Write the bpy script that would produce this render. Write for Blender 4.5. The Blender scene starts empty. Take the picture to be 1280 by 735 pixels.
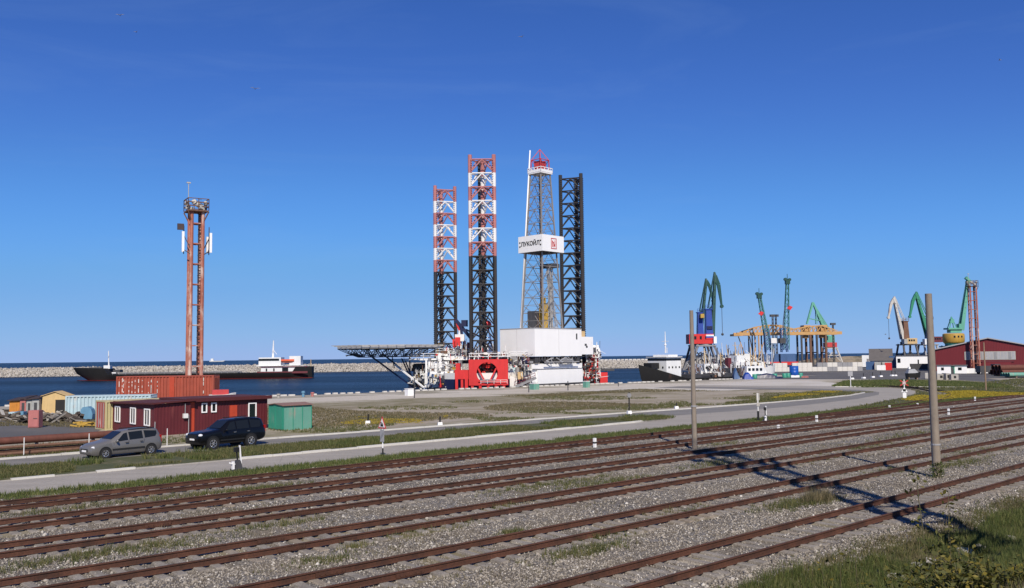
import bpy, math, random
import numpy as np
from mathutils import Matrix, Vector, Euler, noise
R = math.radians
random.seed(7)
rng = np.random.default_rng(11)
SC = bpy.context.scene
COL = SC.collection

# ------------------------------------------------------------------ camera
CAM_H, LENS = 5.8, 31.5
F = 1280 * LENS / 36.0                       # focal length in photograph pixels
PITCH, ROLL = math.atan(78.0 / F), math.atan(-0.0114)
cam_d = bpy.data.cameras.new('camera'); cam = bpy.data.objects.new('camera', cam_d); COL.objects.link(cam)
cam_d.lens = LENS; cam_d.sensor_width = 36.0; cam_d.clip_start = 0.2; cam_d.clip_end = 40000
CAMROT = Matrix.Rotation(math.pi / 2 + PITCH, 3, 'X') @ Matrix.Rotation(ROLL, 3, 'Z')
cam.matrix_world = Matrix.Translation((0, 0, CAM_H)) @ CAMROT.to_4x4()
SC.camera = cam

# ------------------------------------------------------------------ sky and sun
SUN_EL, SUN_AZ = R(40), R(173)               # azimuth clockwise from +Y (behind the camera, a little right)
w = bpy.data.worlds.new('World'); SC.world = w; w.use_nodes = True
nt = w.node_tree; nt.nodes.clear()
sky = nt.nodes.new('ShaderNodeTexSky'); sky.sky_type = 'NISHITA'; sky.sun_disc = False
sky.sun_elevation = SUN_EL; sky.sun_rotation = SUN_AZ
sky.altitude = 0; sky.air_density = 0.5; sky.dust_density = 0.0; sky.ozone_density = 3.5
SKY_S = 0.12
hs = nt.nodes.new('ShaderNodeHueSaturation'); hs.inputs['Saturation'].default_value = 1.2; hs.inputs['Value'].default_value = SKY_S
cv = nt.nodes.new('ShaderNodeRGBCurve')      # the camera's soft shoulder: keeps the horizon blue instead of burning out
for k, pts in enumerate(([(.136, .127), (.30, .195), (.55, .26), (1.0, .33)], [(.15, .15), (.38, .365), (.65, .425), (1.0, .475)], [(.33, .44), (.60, .70), (.83, .83), (1.0, .80)])):
    c = cv.mapping.curves[k]; c.points[-1].location = pts[-1]
    for p in pts[:-1]: c.points.new(*p)
cv.mapping.extend = 'HORIZONTAL'; cv.mapping.update()
mu = nt.nodes.new('ShaderNodeVectorMath'); mu.operation = 'SCALE'; mu.inputs['Scale'].default_value = 1 / SKY_S
bg = nt.nodes.new('ShaderNodeBackground'); bg.inputs[1].default_value = SKY_S
wo = nt.nodes.new('ShaderNodeOutputWorld')
nt.links.new(sky.outputs[0], hs.inputs['Color']); nt.links.new(hs.outputs[0], cv.inputs['Color']); nt.links.new(cv.outputs[0], mu.inputs[0])
# faint high cirrus, barely whiter than the blue
tc = nt.nodes.new('ShaderNodeTexCoord'); mp = nt.nodes.new('ShaderNodeMapping'); mp.inputs['Scale'].default_value = (1.0, 1.0, 5.5); mp.inputs['Rotation'].default_value = (0.12, 0.2, 0)
cn = nt.nodes.new('ShaderNodeTexNoise'); cn.inputs['Scale'].default_value = 2.3; cn.inputs['Detail'].default_value = 8; cn.inputs['Roughness'].default_value = 0.62; cn.inputs['Distortion'].default_value = 0.8
cr = nt.nodes.new('ShaderNodeMapRange'); cr.inputs[1].default_value = 0.52; cr.inputs[2].default_value = 0.8; cr.inputs[3].default_value = 0.0; cr.inputs[4].default_value = 0.09
cm = nt.nodes.new('ShaderNodeMix'); cm.data_type = 'RGBA'; cm.inputs[7].default_value = (0.33 / SKY_S, 0.5 / SKY_S, 0.78 / SKY_S, 1)
nt.links.new(tc.outputs['Generated'], mp.inputs[0]); nt.links.new(mp.outputs[0], cn.inputs['Vector']); nt.links.new(cn.outputs['Fac'], cr.inputs[0]); nt.links.new(cr.outputs[0], cm.inputs[0])
nt.links.new(mu.outputs[0], cm.inputs[6]); nt.links.new(cm.outputs[2], bg.inputs[0]); nt.links.new(bg.outputs[0], wo.inputs[0])
sl = bpy.data.lights.new('sun', 'SUN'); sl.energy = 4.8; sl.angle = R(0.53); sl.color = (1.0, 0.905, 0.77)
so = bpy.data.objects.new('sun', sl); COL.objects.link(so)
to_sun = Vector((math.sin(SUN_AZ) * math.cos(SUN_EL), math.cos(SUN_AZ) * math.cos(SUN_EL), math.sin(SUN_EL)))
so.rotation_euler = to_sun.to_track_quat('Z', 'Y').to_euler(); so.location = (30, -60, 60)
SC.view_settings.view_transform = 'Standard'; SC.view_settings.look = 'None'
SC.view_settings.exposure = 0.0; SC.view_settings.gamma = 1.0; SC.view_settings.use_curve_mapping = False
SC.render.engine = 'CYCLES'

# ------------------------------------------------------------------ survey helpers: photo pixel -> place
def ray(px, py):
    return CAMROT @ Vector(((px - 640) / F, -(py - 367.5) / F, -1))
def g(px, py, z=0.0):
    d = ray(px, py); k = (z - CAM_H) / d.z
    return Vector((d.x * k, d.y * k, z))
def at(px, py, Y):
    d = ray(px, py); k = Y / d.y
    return Vector((d.x * k, Y, CAM_H + d.z * k))
def hz(px): return 445.5 - 0.0114 * (px - 640)
def zat(px, py, Y): return CAM_H - (py - hz(px)) * Y / F
def xat(px, Y): return (px - 640) / F * Y

# ------------------------------------------------------------------ mesh builder
class MB:
    def __init__(s): s.v = []; s.f = []; s.k = []
    def add(s, vs, fs):
        b = len(s.v); s.k.append((b, len(s.f))); s.v += [tuple(v) for v in vs]; s.f += [tuple(i + b for i in f) for f in fs]; return s
    def box(s, c, d, rz=0, rx=0, ry=0):
        x, y, z = d[0] / 2, d[1] / 2, d[2] / 2
        vs = [Vector((sx * x, sy * y, sz * z)) for sz in (-1, 1) for sy in (-1, 1) for sx in (-1, 1)]
        if rz or rx or ry:
            m = Euler((rx, ry, rz)).to_matrix(); vs = [m @ v for v in vs]
        c = Vector(c)
        return s.add([v + c for v in vs], [(0, 2, 3, 1), (4, 5, 7, 6), (0, 1, 5, 4), (2, 6, 7, 3), (0, 4, 6, 2), (1, 3, 7, 5)])
    def bx(s, x0, x1, y0, y1, z0, z1):
        return s.box(((x0 + x1) / 2, (y0 + y1) / 2, (z0 + z1) / 2), (x1 - x0, y1 - y0, z1 - z0))
    def bar(s, p, q, wd, h=None):
        p, q = Vector(p), Vector(q); h = h or wd; d = q - p
        if d.length < 1e-6: return s
        d.normalize(); up = Vector((0, 0, 1)) if abs(d.z) < 0.95 else Vector((0, 1, 0))
        a = d.cross(up).normalized() * wd / 2; b = a.cross(d).normalized() * h / 2
        vs = [p - a - b, p + a - b, p + a + b, p - a + b, q - a - b, q + a - b, q + a + b, q - a + b]
        return s.add(vs, [(0, 1, 2, 3), (7, 6, 5, 4), (0, 4, 5, 1), (1, 5, 6, 2), (2, 6, 7, 3), (3, 7, 4, 0)])
    def tube(s, p, q, r0, r1=None, n=8, caps=True):
        p, q = Vector(p), Vector(q); r1 = r0 if r1 is None else r1; d = (q - p).normalized()
        up = Vector((0, 0, 1)) if abs(d.z) < 0.95 else Vector((0, 1, 0))
        a = d.cross(up).normalized(); b = a.cross(d).normalized(); vs = []
        for c, r in ((p, r0), (q, r1)):
            for i in range(n):
                t = 2 * math.pi * i / n; vs.append(c + (a * math.cos(t) + b * math.sin(t)) * r)
        fs = [(i, (i + 1) % n, n + (i + 1) % n, n + i) for i in range(n)]
        if caps: fs += [tuple(reversed(range(n))), tuple(range(n, 2 * n))]
        return s.add(vs, fs)
    def path(s, pts, r, n=6):
        for p, q in zip(pts[:-1], pts[1:]): s.tube(p, q, r, n=n)
        return s
    def prism(s, pts, z0, z1):
        n = len(pts); vs = [(x, y, z0) for x, y in pts] + [(x, y, z1) for x, y in pts]
        return s.add(vs, [(i, (i + 1) % n, n + (i + 1) % n, n + i) for i in range(n)] + [tuple(reversed(range(n))), tuple(range(n, 2 * n))])
    def plate(s, pts, nrm, th):                      # flat polygon in 3d given a thickness
        n = len(pts); o = Vector(nrm).normalized() * th; vs = [Vector(p) for p in pts] + [Vector(p) + o for p in pts]
        return s.add(vs, [(i, (i + 1) % n, n + (i + 1) % n, n + i) for i in range(n)] + [tuple(reversed(range(n))), tuple(range(n, 2 * n))])
    def loft(s, rings, caps=True, closed=True):
        n = len(rings[0]); vs = [p for r in rings for p in r]; fs = []
        for k in range(len(rings) - 1):
            for i in range(n if closed else n - 1):
                j = (i + 1) % n; fs.append((k * n + i, k * n + j, (k + 1) * n + j, (k + 1) * n + i))
        if caps: fs += [tuple(reversed(range(n))), tuple(range((len(rings) - 1) * n, len(rings) * n))]
        return s.add(vs, fs)
    def lathe(s, prof, c=(0, 0, 0), n=16):
        c = Vector(c); rings = [[c + Vector((r * math.cos(2 * math.pi * i / n), r * math.sin(2 * math.pi * i / n), z)) for i in range(n)] for r, z in prof]
        return s.loft(rings)
    def ball(s, c, r, n=8, sq=(1, 1, 1)):
        c = Vector(c); k = max(4, n // 2); rings = []
        for j in range(k + 1):
            t = math.pi * j / k
            rr = max(math.sin(t), 1e-3)
            rings.append([c + Vector((r * sq[0] * rr * math.cos(2 * math.pi * i / n), r * sq[1] * rr * math.sin(2 * math.pi * i / n), -r * sq[2] * math.cos(t))) for i in range(n)])
        return s.loft(rings)
    def ring(s, c, R0, r, axis='Y', n=20, m=6):
        c = Vector(c); rings = []
        for i in range(n + 1):
            t = 2 * math.pi * i / n; q = []
            for j in range(m):
                u = 2 * math.pi * j / m; d = R0 + r * math.cos(u)
                v = {'Y': Vector((d * math.cos(t), r * math.sin(u), d * math.sin(t))), 'Z': Vector((d * math.cos(t), d * math.sin(t), r * math.sin(u))),
                     'X': Vector((r * math.sin(u), d * math.cos(t), d * math.sin(t)))}[axis]
                q.append(c + v)
            rings.append(q)
        return s.loft(rings, caps=False)
    def xform(s, m):
        s.v = [tuple(m @ Vector(v)) for v in s.v]; return s
    def split(s, name, mt, parent=None, smooth=False):    # every primitive becomes an object of its own
        out = []
        for i, (b, f) in enumerate(s.k):
            b2, f2 = s.k[i + 1] if i + 1 < len(s.k) else (len(s.v), len(s.f)); q = MB(); q.v = s.v[b:b2]; q.f = [tuple(j - b for j in t_) for t_ in s.f[f:f2]]; out.append(q.build(name, mt, parent, smooth))
        return out
    def build(s, name, mt, parent=None, smooth=False):
        me = bpy.data.meshes.new(name); me.from_pydata(s.v, [], s.f); me.validate(); me.update()
        o = bpy.data.objects.new(name, me); COL.objects.link(o)
        me.materials.append(mt)
        if smooth:
            me.polygons.foreach_set('use_smooth', [True] * len(me.polygons))
            if smooth is not True: me.set_sharp_from_angle(angle=R(smooth))
        if parent: o.parent = parent
        return o

def tri_mesh(name, V, T, mt, parent=None):           # fast mesh from numpy arrays
    me = bpy.data.meshes.new(name); V = np.ascontiguousarray(V, dtype=np.float32); T = np.ascontiguousarray(T, dtype=np.int32)
    me.vertices.add(len(V)); me.vertices.foreach_set('co', V.ravel())
    me.loops.add(T.size); me.loops.foreach_set('vertex_index', T.ravel())
    me.polygons.add(len(T)); me.polygons.foreach_set('loop_start', np.arange(0, T.size, T.shape[1], dtype=np.int32))
    me.update(calc_edges=True); me.materials.append(mt)
    o = bpy.data.objects.new(name, me); COL.objects.link(o)
    if parent: o.parent = parent
    return o
def tag(o, label, cat, group=None):
    o['label'] = label; o['category'] = cat
    if group: o['group'] = group
    return o
def thing(name, label, cat, loc=(0, 0, 0), rz=0, group=None):
    o = bpy.data.objects.new(name, None); COL.objects.link(o); o.location = loc; o.rotation_euler = (0, 0, rz); o.empty_display_size = 0.3
    return tag(o, label, cat, group)
def struct(o): o['kind'] = 'structure'; return o
def stuff(o, label=None, cat=None):
    o['kind'] = 'stuff'
    if label: o['label'] = label
    if cat: o['category'] = cat
    return o
def copy_tree(o, parent=None):
    c = o.copy(); COL.objects.link(c); c.parent = parent
    for ch in list(o.children): copy_tree(ch, c)
    return c

# ------------------------------------------------------------------ materials
class NT:
    def __init__(s, name):
        s.m = bpy.data.materials.new(name); s.m.use_nodes = True; s.t = s.m.node_tree; s.t.nodes.clear()
        s.out = s.n('ShaderNodeOutputMaterial'); s.b = s.n('ShaderNodeBsdfPrincipled'); s.l(s.b.outputs[0], s.out.inputs[0])
        s.pos = None
    def n(s, k, **kw):
        x = s.t.nodes.new(k)
        for a, b in kw.items(): setattr(x, a, b)
        return x
    def l(s, a, b): s.t.links.new(a, b)
    def coord(s, kind='Object', scale=(1, 1, 1), rot=(0, 0, 0)):
        if kind == 'World': o = s.n('ShaderNodeNewGeometry').outputs['Position']
        else: o = s.n('ShaderNodeTexCoord').outputs[kind]
        mp = s.n('ShaderNodeMapping'); mp.inputs['Scale'].default_value = scale; mp.inputs['Rotation'].default_value = rot; s.l(o, mp.inputs[0])
        return mp.outputs[0]
    def noise(s, co, scale, detail=4, rough=0.6, dist=0.0):
        x = s.n('ShaderNodeTexNoise'); x.inputs['Scale'].default_value = scale; x.inputs['Detail'].default_value = detail
        x.inputs['Roughness'].default_value = rough; x.inputs['Distortion'].default_value = dist; s.l(co, x.inputs['Vector']); return x.outputs['Fac']
    def ramp(s, fac, stops, interp='LINEAR'):
        x = s.n('ShaderNodeValToRGB'); e = x.color_ramp.elements; x.color_ramp.interpolation = interp
        while len(e) < len(stops): e.new(0.5)
        for el, (p, c) in zip(e, stops):
            el.position = p; el.color = (c if len(c) == 4 else (*c, 1)) if not isinstance(c, (int, float)) else (c, c, c, 1)
        s.l(fac, x.inputs[0]); return x.outputs[0]
    def mix(s, fac, a, b, mode='MIX'):
        x = s.n('ShaderNodeMix'); x.data_type = 'RGBA'; x.blend_type = mode
        for sock, val in ((x.inputs[0], fac), (x.inputs[6], a), (x.inputs[7], b)):
            if isinstance(val, (int, float)): sock.default_value = val
            elif isinstance(val, (tuple, list)): sock.default_value = (*val, 1) if len(val) == 3 else val
            else: s.l(val, sock)
        return x.outputs[2]
    def math(s, op, a, b=None):
        x = s.n('ShaderNodeMath'); x.operation = op
        for i, val in enumerate((a, b)):
            if val is None: continue
            if isinstance(val, (int, float)): x.inputs[i].default_value = val
            else: s.l(val, x.inputs[i])
        return x.outputs[0]
    def set(s, **kw):
        nm = {'color': 'Base Color', 'rough': 'Roughness', 'metal': 'Metallic', 'normal': 'Normal', 'spec': 'Specular IOR Level', 'coat': 'Coat Weight'}
        for k, v in kw.items():
            sock = s.b.inputs[nm[k]]
            if isinstance(v, (int, float)): sock.default_value = v
            elif isinstance(v, (tuple, list)): sock.default_value = (*v, 1)
            else: s.l(v, sock)
        return s
    def bump(s, h, strength=0.3, dist=0.05):
        x = s.n('ShaderNodeBump'); x.inputs['Strength'].default_value = strength; x.inputs['Distance'].default_value = dist
        s.l(h, x.inputs['Height']); s.l(x.outputs[0], s.b.inputs['Normal']); return s

def paint(name, col, rough=0.55, metal=0.0, var=0.18, vs=1.2, wear=None, wear_at=0.62, streak=True, bump=0.1, world=False):
    """paint or plain surface with uneven tone, vertical weather streaks and an optional second (rust / bare) colour"""
    t = NT(name); co = t.coord('World' if world else 'Object'); co2 = t.coord('World' if world else 'Object', (1, 1, 0.12 if streak else 1))
    n1 = t.noise(co, vs, 5, 0.65); n2 = t.noise(co2, vs * 3.2, 4, 0.6)
    mm = t.math('ADD', t.math('MULTIPLY', n1, 0.5), t.math('MULTIPLY', n2, 0.5))
    lo = tuple(c * (1 - var) for c in col); hi = tuple(min(0.9, c * (1 + var)) for c in col)
    c = t.ramp(mm, [(0.32, lo), (0.68, hi)])
    if wear:
        n3 = t.noise(co2, vs * 2.3, 6, 0.7)
        n4 = t.noise(co, vs * 0.7, 3, 0.6)
        f = t.ramp(t.math('ADD', t.math('MULTIPLY', n3, 0.6), t.math('MULTIPLY', n4, 0.4)), [(wear_at - 0.05, 0.0), (wear_at + 0.06, 1.0)])
        c = t.mix(f, c, wear)
    t.set(color=c, rough=rough, metal=metal)
    if bump: t.bump(t.noise(co, vs * 9, 3), bump, 0.02)
    return t.m
MT = {}
def P(name, *a, **k):
    MT[name] = paint(name, *a, **k); return MT[name]
RUST = (0.13, 0.052, 0.028)
P('white', (0.86, 0.86, 0.855), var=0.035, vs=0.25)
P('white_worn', (0.72, 0.72, 0.70), var=0.1, wear=(0.38, 0.27, 0.2), wear_at=0.66)
P('ship_white', (0.74, 0.75, 0.75), var=0.08, vs=0.3, wear=(0.34, 0.2, 0.13), wear_at=0.7)
P('red', (0.6, 0.022, 0.022), var=0.16, vs=0.5, wear=(0.3, 0.03, 0.03), wear_at=0.63)
P('red_crown', (0.5, 0.05, 0.05), var=0.15)
P('faded_red', (0.44, 0.17, 0.16), var=0.2, vs=0.6, wear=(0.2, 0.09, 0.08), wear_at=0.6)
P('band_white', (0.74, 0.73, 0.72), var=0.08, vs=0.6, wear=(0.4, 0.3, 0.28), wear_at=0.68)
P('leg_dark', (0.028, 0.026, 0.027), rough=0.6, var=0.3, vs=0.5, wear=(0.07, 0.04, 0.03), wear_at=0.6)
P('steel_dark', (0.055, 0.055, 0.06), rough=0.6, var=0.3, vs=0.8, wear=(0.12, 0.06, 0.04), wear_at=0.62)
P('steel_grey', (0.26, 0.26, 0.27), rough=0.5, var=0.2, vs=0.8, wear=(0.2, 0.12, 0.08), wear_at=0.64)
P('galv', (0.36, 0.36, 0.37), rough=0.45, var=0.15, vs=1.0)
P('derrick', (0.25, 0.238, 0.23), rough=0.6, var=0.3, vs=0.5, wear=(0.2, 0.12, 0.08), wear_at=0.6)
P('brown_rust', (0.16, 0.085, 0.055), rough=0.85, var=0.35, vs=1.5)
P('yellow', (0.46, 0.29, 0.05), var=0.15, vs=0.8, wear=(0.3, 0.15, 0.05), wear_at=0.62)
P('navy', (0.012, 0.016, 0.06), rough=0.4, var=0.2)
P('maroon', (0.13, 0.022, 0.03), var=0.2, vs=0.7)
P('hull_black', (0.009, 0.009, 0.010), rough=0.85, var=0.4, vs=0.15, wear=(0.07, 0.035, 0.025), wear_at=0.63)
P('hull_red', (0.33, 0.04, 0.035), rough=0.6, var=0.2, vs=0.2)
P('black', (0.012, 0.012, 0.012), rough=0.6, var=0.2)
P('rubber', (0.018, 0.018, 0.019), rough=0.85, var=0.15, vs=4)
P('cabin_red', (0.095, 0.011, 0.016), rough=0.6, var=0.2, vs=0.5, wear=(0.16, 0.035, 0.035), wear_at=0.62)
P('cabin_trim', (0.42, 0.05, 0.018), rough=0.55, var=0.15)
P('cabin_roof', (0.075, 0.014, 0.018), rough=0.95, var=0.15)
P('wh_red', (0.155, 0.012, 0.017), rough=0.5, var=0.1, vs=0.1)
P('container_rust', (0.32, 0.062, 0.034), rough=0.6, var=0.22, vs=0.8, wear=(0.52, 0.45, 0.4), wear_at=0.655)
P('container_red', (0.32, 0.07, 0.055), rough=0.65, var=0.2, vs=0.9, wear=(0.6, 0.55, 0.5), wear_at=0.62)
P('container_cream', (0.5, 0.44, 0.24), rough=0.65, var=0.12, vs=0.8, wear=(0.3, 0.16, 0.09), wear_at=0.64)
P('green_metal', (0.035, 0.28, 0.195), rough=0.5, var=0.12, vs=0.7, wear=(0.16, 0.3, 0.24), wear_at=0.6)
P('green_faded', (0.13, 0.33, 0.255), rough=0.55, var=0.12, vs=0.7, wear=(0.3, 0.3, 0.24), wear_at=0.58)
P('roof_pink', (0.24, 0.14, 0.11), rough=0.7, var=0.15)
P('pink_metal', (0.42, 0.15, 0.14), rough=0.6, var=0.15, vs=2, wear=(0.2, 0.07, 0.05), wear_at=0.68)
P('cream_wall', (0.6, 0.43, 0.2), rough=0.8, var=0.1, vs=1.5, wear=(0.4, 0.28, 0.15), wear_at=0.64)
P('orange_shed', (0.5, 0.2, 0.03), rough=0.7, var=0.2, vs=1.5, wear=(0.2, 0.08, 0.03), wear_at=0.64)
P('grey_shed', (0.36, 0.37, 0.36), rough=0.7, var=0.25, vs=1.2, wear=(0.25, 0.13, 0.1), wear_at=0.6)
P('tar_roof', (0.045, 0.03, 0.03), rough=0.8, var=0.3)
P('pale_blue', (0.42, 0.55, 0.6), rough=0.6, var=0.15, vs=0.8, wear=(0.5, 0.45, 0.4), wear_at=0.6)
P('sky_blue', (0.12, 0.27, 0.4), rough=0.6, var=0.15, vs=1.5, wear=(0.2, 0.15, 0.12), wear_at=0.68)
P('blue_paint', (0.012, 0.05, 0.3), rough=0.45, var=0.15, vs=0.4)
P('tank_blue', (0.012, 0.09, 0.42), rough=0.4, var=0.12, vs=0.6)
P('dark_green', (0.008, 0.06, 0.05), rough=0.5, var=0.2, vs=0.4)
P('teal', (0.05, 0.2, 0.18), rough=0.55, var=0.2, vs=0.3)
P('sea_green', (0.11, 0.36, 0.26), rough=0.55, var=0.15, vs=0.3)
P('grass_green_paint', (0.03, 0.22, 0.12), rough=0.5, var=0.15, vs=0.3)
P('crane_blue', (0.05, 0.11, 0.24), rough=0.5, var=0.2, vs=0.3)
P('crane_orange', (0.5, 0.29, 0.11), rough=0.6, var=0.15, vs=0.15, wear=(0.3, 0.15, 0.06), wear_at=0.64)
P('crane_grey', (0.5, 0.48, 0.44), rough=0.6, var=0.15, vs=0.3, wear=(0.25, 0.12, 0.07), wear_at=0.6)
P('tan', (0.56, 0.4, 0.2), rough=0.6, var=0.15, vs=0.5)
P('concrete', (0.36, 0.34, 0.31), rough=0.85, var=0.18, vs=1.2, wear=(0.2, 0.18, 0.16), wear_at=0.62)
P('block_white', (0.62, 0.6, 0.56), rough=0.85, var=0.12, vs=0.5, wear=(0.35, 0.3, 0.25), wear_at=0.66)
P('pole', (0.24, 0.2, 0.16), rough=0.85, var=0.2, vs=2.5, wear=(0.15, 0.12, 0.1), wear_at=0.62)
P('pole_wood', (0.25, 0.17, 0.11), rough=0.85, var=0.2, vs=2.5)
P('tower_red', (0.36, 0.12, 0.08), rough=0.7, var=0.3, vs=0.7, wear=(0.58, 0.46, 0.4), wear_at=0.55)
P('tower_dark', (0.06, 0.04, 0.04), rough=0.7, var=0.3, vs=0.7)
P('lamp_grey', (0.42, 0.4, 0.36), rough=0.5, var=0.2, vs=3)
P('kerb_white', (0.58, 0.565, 0.52), rough=0.8, var=0.12, vs=0.6, wear=(0.3, 0.28, 0.25), wear_at=0.64, world=True, streak=False)
P('alu', (0.6, 0.6, 0.6), rough=0.35, metal=0.8, var=0.08, vs=4, bump=0)
P('orange_boat', (0.62, 0.12, 0.05), rough=0.4, var=0.1)
P('flag_white', (0.75, 0.75, 0.75), var=0.03); P('flag_blue', (0.02, 0.06, 0.35), var=0.05); P('flag_red', (0.55, 0.02, 0.03), var=0.05)
P('roof_grey', (0.12, 0.11, 0.105), rough=0.8, var=0.15, vs=0.3)
P('boat_grey', (0.3, 0.31, 0.33), rough=0.6, var=0.12, vs=0.4)
P('pipe_rust', (0.13, 0.045, 0.03), rough=0.8, var=0.3, vs=1.5)
P('stone_pale', (0.46, 0.43, 0.38), rough=0.9, var=0.2, vs=3, streak=False)
P('leaf_stem', (0.1, 0.09, 0.04), rough=0.8, var=0.2)
t = NT('glass'); t.set(color=(0.012, 0.015, 0.018), rough=0.08, spec=0.35); MT['glass'] = t.m
t = NT('car_silver'); t.set(color=(0.21, 0.202, 0.19), metal=0.4, rough=0.42, coat=0.25); MT['car_silver'] = t.m
t = NT('car_black'); t.set(color=(0.004, 0.004, 0.0045), metal=0.0, rough=0.3, coat=0.2, spec=0.35); MT['car_black'] = t.m
t = NT('lens'); t.set(color=(0.75, 0.77, 0.8), rough=0.1, spec=0.8); MT['lens'] = t.m
t = NT('lens_red'); t.set(color=(0.35, 0.01, 0.01), rough=0.15); MT['lens_red'] = t.m
# ------------------------------------------------------------------ the lie of the land
TA = R(47.3)                                      # heading of the railway, clockwise from +Y
TU, TV = Vector((math.sin(TA), math.cos(TA), 0)), Vector((-math.cos(TA), math.sin(TA), 0))
RZ = math.pi / 2 - TA                             # rotation that lays local x along the railway
def W(u, v, z=0.0): return TU * u + TV * v + Vector((0, 0, z))
def to_uv(p): p = Vector((p[0], p[1], 0)); return p.dot(TU), p.dot(TV)
QA, QB = Vector((-41.7, 137.5, 0)), Vector((47.1, 204.7, 0))          # two points of the quay edge
QD = (QB - QA).normalized(); QN = Vector((QD.y, -QD.x, 0))           # along the quay, and inland
QRZ = math.atan2(QD.y, QD.x)
SEA_Z = -2.2

def stre2(t): return t.coord('World', (1, 3.2, 1), (0, 0, -QRZ))
# --- ground materials (colours are those of the cover itself)
t = NT('field'); co = t.coord('World')
dot = t.n('ShaderNodeVectorMath', operation='DOT_PRODUCT'); t.l(t.coord('World'), dot.inputs[0]); dot.inputs[1].default_value = QN
q0 = QA.dot(QN); q = t.math('SUBTRACT', dot.outputs['Value'], q0)
stre = t.coord('World', (1, 3.2, 1), (0, 0, -QRZ))
nl = t.noise(stre, 0.05, 5, 0.6); nm = t.noise(stre, 0.35, 5, 0.65); nf = t.noise(co, 3.0, 6, 0.7)
qq = t.math('ADD', q, t.math('MULTIPLY', t.math('SUBTRACT', nl, 0.5), 46)); qq = t.math('ADD', qq, t.math('MULTIPLY', t.math('SUBTRACT', nm, 0.5), 14))
z = t.ramp(t.math('DIVIDE', qq, 100.0), [(0.0, (0.34, 0.31, 0.26)), (0.05, (0.16, 0.15, 0.085)), (0.08, (0.55, 0.51, 0.445)), (0.22, (0.52, 0.47, 0.395)), (0.27, (0.18, 0.16, 0.075)),
     (0.42, (0.2, 0.165, 0.09)), (0.48, (0.36, 0.31, 0.24)), (0.56, (0.22, 0.18, 0.1)), (0.64, (0.34, 0.29, 0.23)), (0.72, (0.16, 0.15, 0.06)), (0.9, (0.2, 0.17, 0.1))])
z = t.mix(t.ramp(nm, [(0.47, 0.0), (0.62, 0.7)]), z, (0.46, 0.41, 0.335))
z = t.mix(t.ramp(nf, [(0.3, 0.42), (0.52, 0.0)]), z, (0.11, 0.1, 0.055))
t.set(color=z, rough=0.95); t.bump(nf, 0.5, 0.08); MT['field'] = t.m
t = NT('asphalt'); co = t.coord('World'); n1 = t.noise(co, 0.25, 5, 0.6); n2 = t.noise(co, 6, 5, 0.75); n3 = t.noise(t.coord('World', (0.35, 3, 1), (0, 0, -RZ)), 0.5, 4, 0.6)
c = t.ramp(t.math('ADD', t.math('MULTIPLY', n1, 0.5), t.math('MULTIPLY', n3, 0.5)), [(0.35, (0.3, 0.275, 0.235)), (0.65, (0.4, 0.368, 0.318))])
c = t.mix(t.ramp(n2, [(0.4, 0.35), (0.6, 0.0)]), c, (0.2, 0.185, 0.165))
v2 = t.n('ShaderNodeTexVoronoi', feature='DISTANCE_TO_EDGE'); v2.inputs['Scale'].default_value = 0.22; t.l(t.coord('World'), v2.inputs['Vector'])
c = t.mix(t.ramp(v2.outputs['Distance'], [(0.0, 0.4), (0.006, 0.0)]), c, (0.15, 0.138, 0.12))
t.set(color=c, rough=0.92); t.bump(n2, 0.2, 0.01); MT['asphalt'] = t.m
t = NT('dark_asphalt'); co = t.coord('World'); n1 = t.noise(t.coord('World', (0.3, 2.5, 1), (0, 0, -RZ)), 0.3, 6, 0.65); n2 = t.noise(co, 5, 5, 0.75)
c = t.ramp(n1, [(0.35, (0.165, 0.156, 0.145)), (0.65, (0.25, 0.236, 0.215))]); c = t.mix(t.ramp(n2, [(0.4, 0.35), (0.6, 0.0)]), c, (0.12, 0.115, 0.105)); t.set(color=c, rough=0.92); MT['dark_asphalt'] = t.m
t = NT('yard_concrete'); co = t.coord('World'); n1 = t.noise(co, 0.08, 6, 0.65); n2 = t.noise(co, 1.3, 5, 0.7)
c = t.ramp(n1, [(0.35, (0.085, 0.08, 0.075)), (0.65, (0.14, 0.133, 0.123))]); c = t.mix(t.ramp(n2, [(0.3, 0.4), (0.6, 0.0)]), c, (0.08, 0.078, 0.075))
t.set(color=c, rough=0.9); MT['yard'] = t.m
t = NT('pale_gravel'); n1 = t.noise(stre2(t), 0.12, 6, 0.65); n2 = t.noise(t.coord('World'), 2.2, 5, 0.7)
c = t.ramp(n1, [(0.34, (0.38, 0.33, 0.26)), (0.46, (0.52, 0.485, 0.425)), (0.66, (0.58, 0.55, 0.5))]); c = t.mix(t.ramp(n2, [(0.3, 0.4), (0.5, 0.0)]), c, (0.26, 0.235, 0.19))
t.set(color=c, rough=0.95); MT['pale_gravel'] = t.m
t = NT('turf_soil'); co = t.coord('World'); n1 = t.noise(co, 0.5, 5, 0.65); n2 = t.noise(co, 7, 4, 0.7)
c = t.ramp(n1, [(0.35, (0.06, 0.075, 0.022)), (0.55, (0.105, 0.1, 0.04)), (0.7, (0.2, 0.17, 0.11))]); c = t.mix(t.ramp(n2, [(0.35, 0.6), (0.65, 0.0)]), c, (0.04, 0.05, 0.018))
t.set(color=c, rough=0.95); t.bump(n2, 0.6, 0.06); MT['turf'] = t.m
t = NT('ballast'); co = t.coord('World'); v1 = t.n('ShaderNodeTexVoronoi'); v1.inputs['Scale'].default_value = 15; t.l(co, v1.inputs['Vector'])
n1 = t.noise(co, 0.45, 5, 0.6); n2 = t.noise(co, 22, 3, 0.7)
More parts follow.
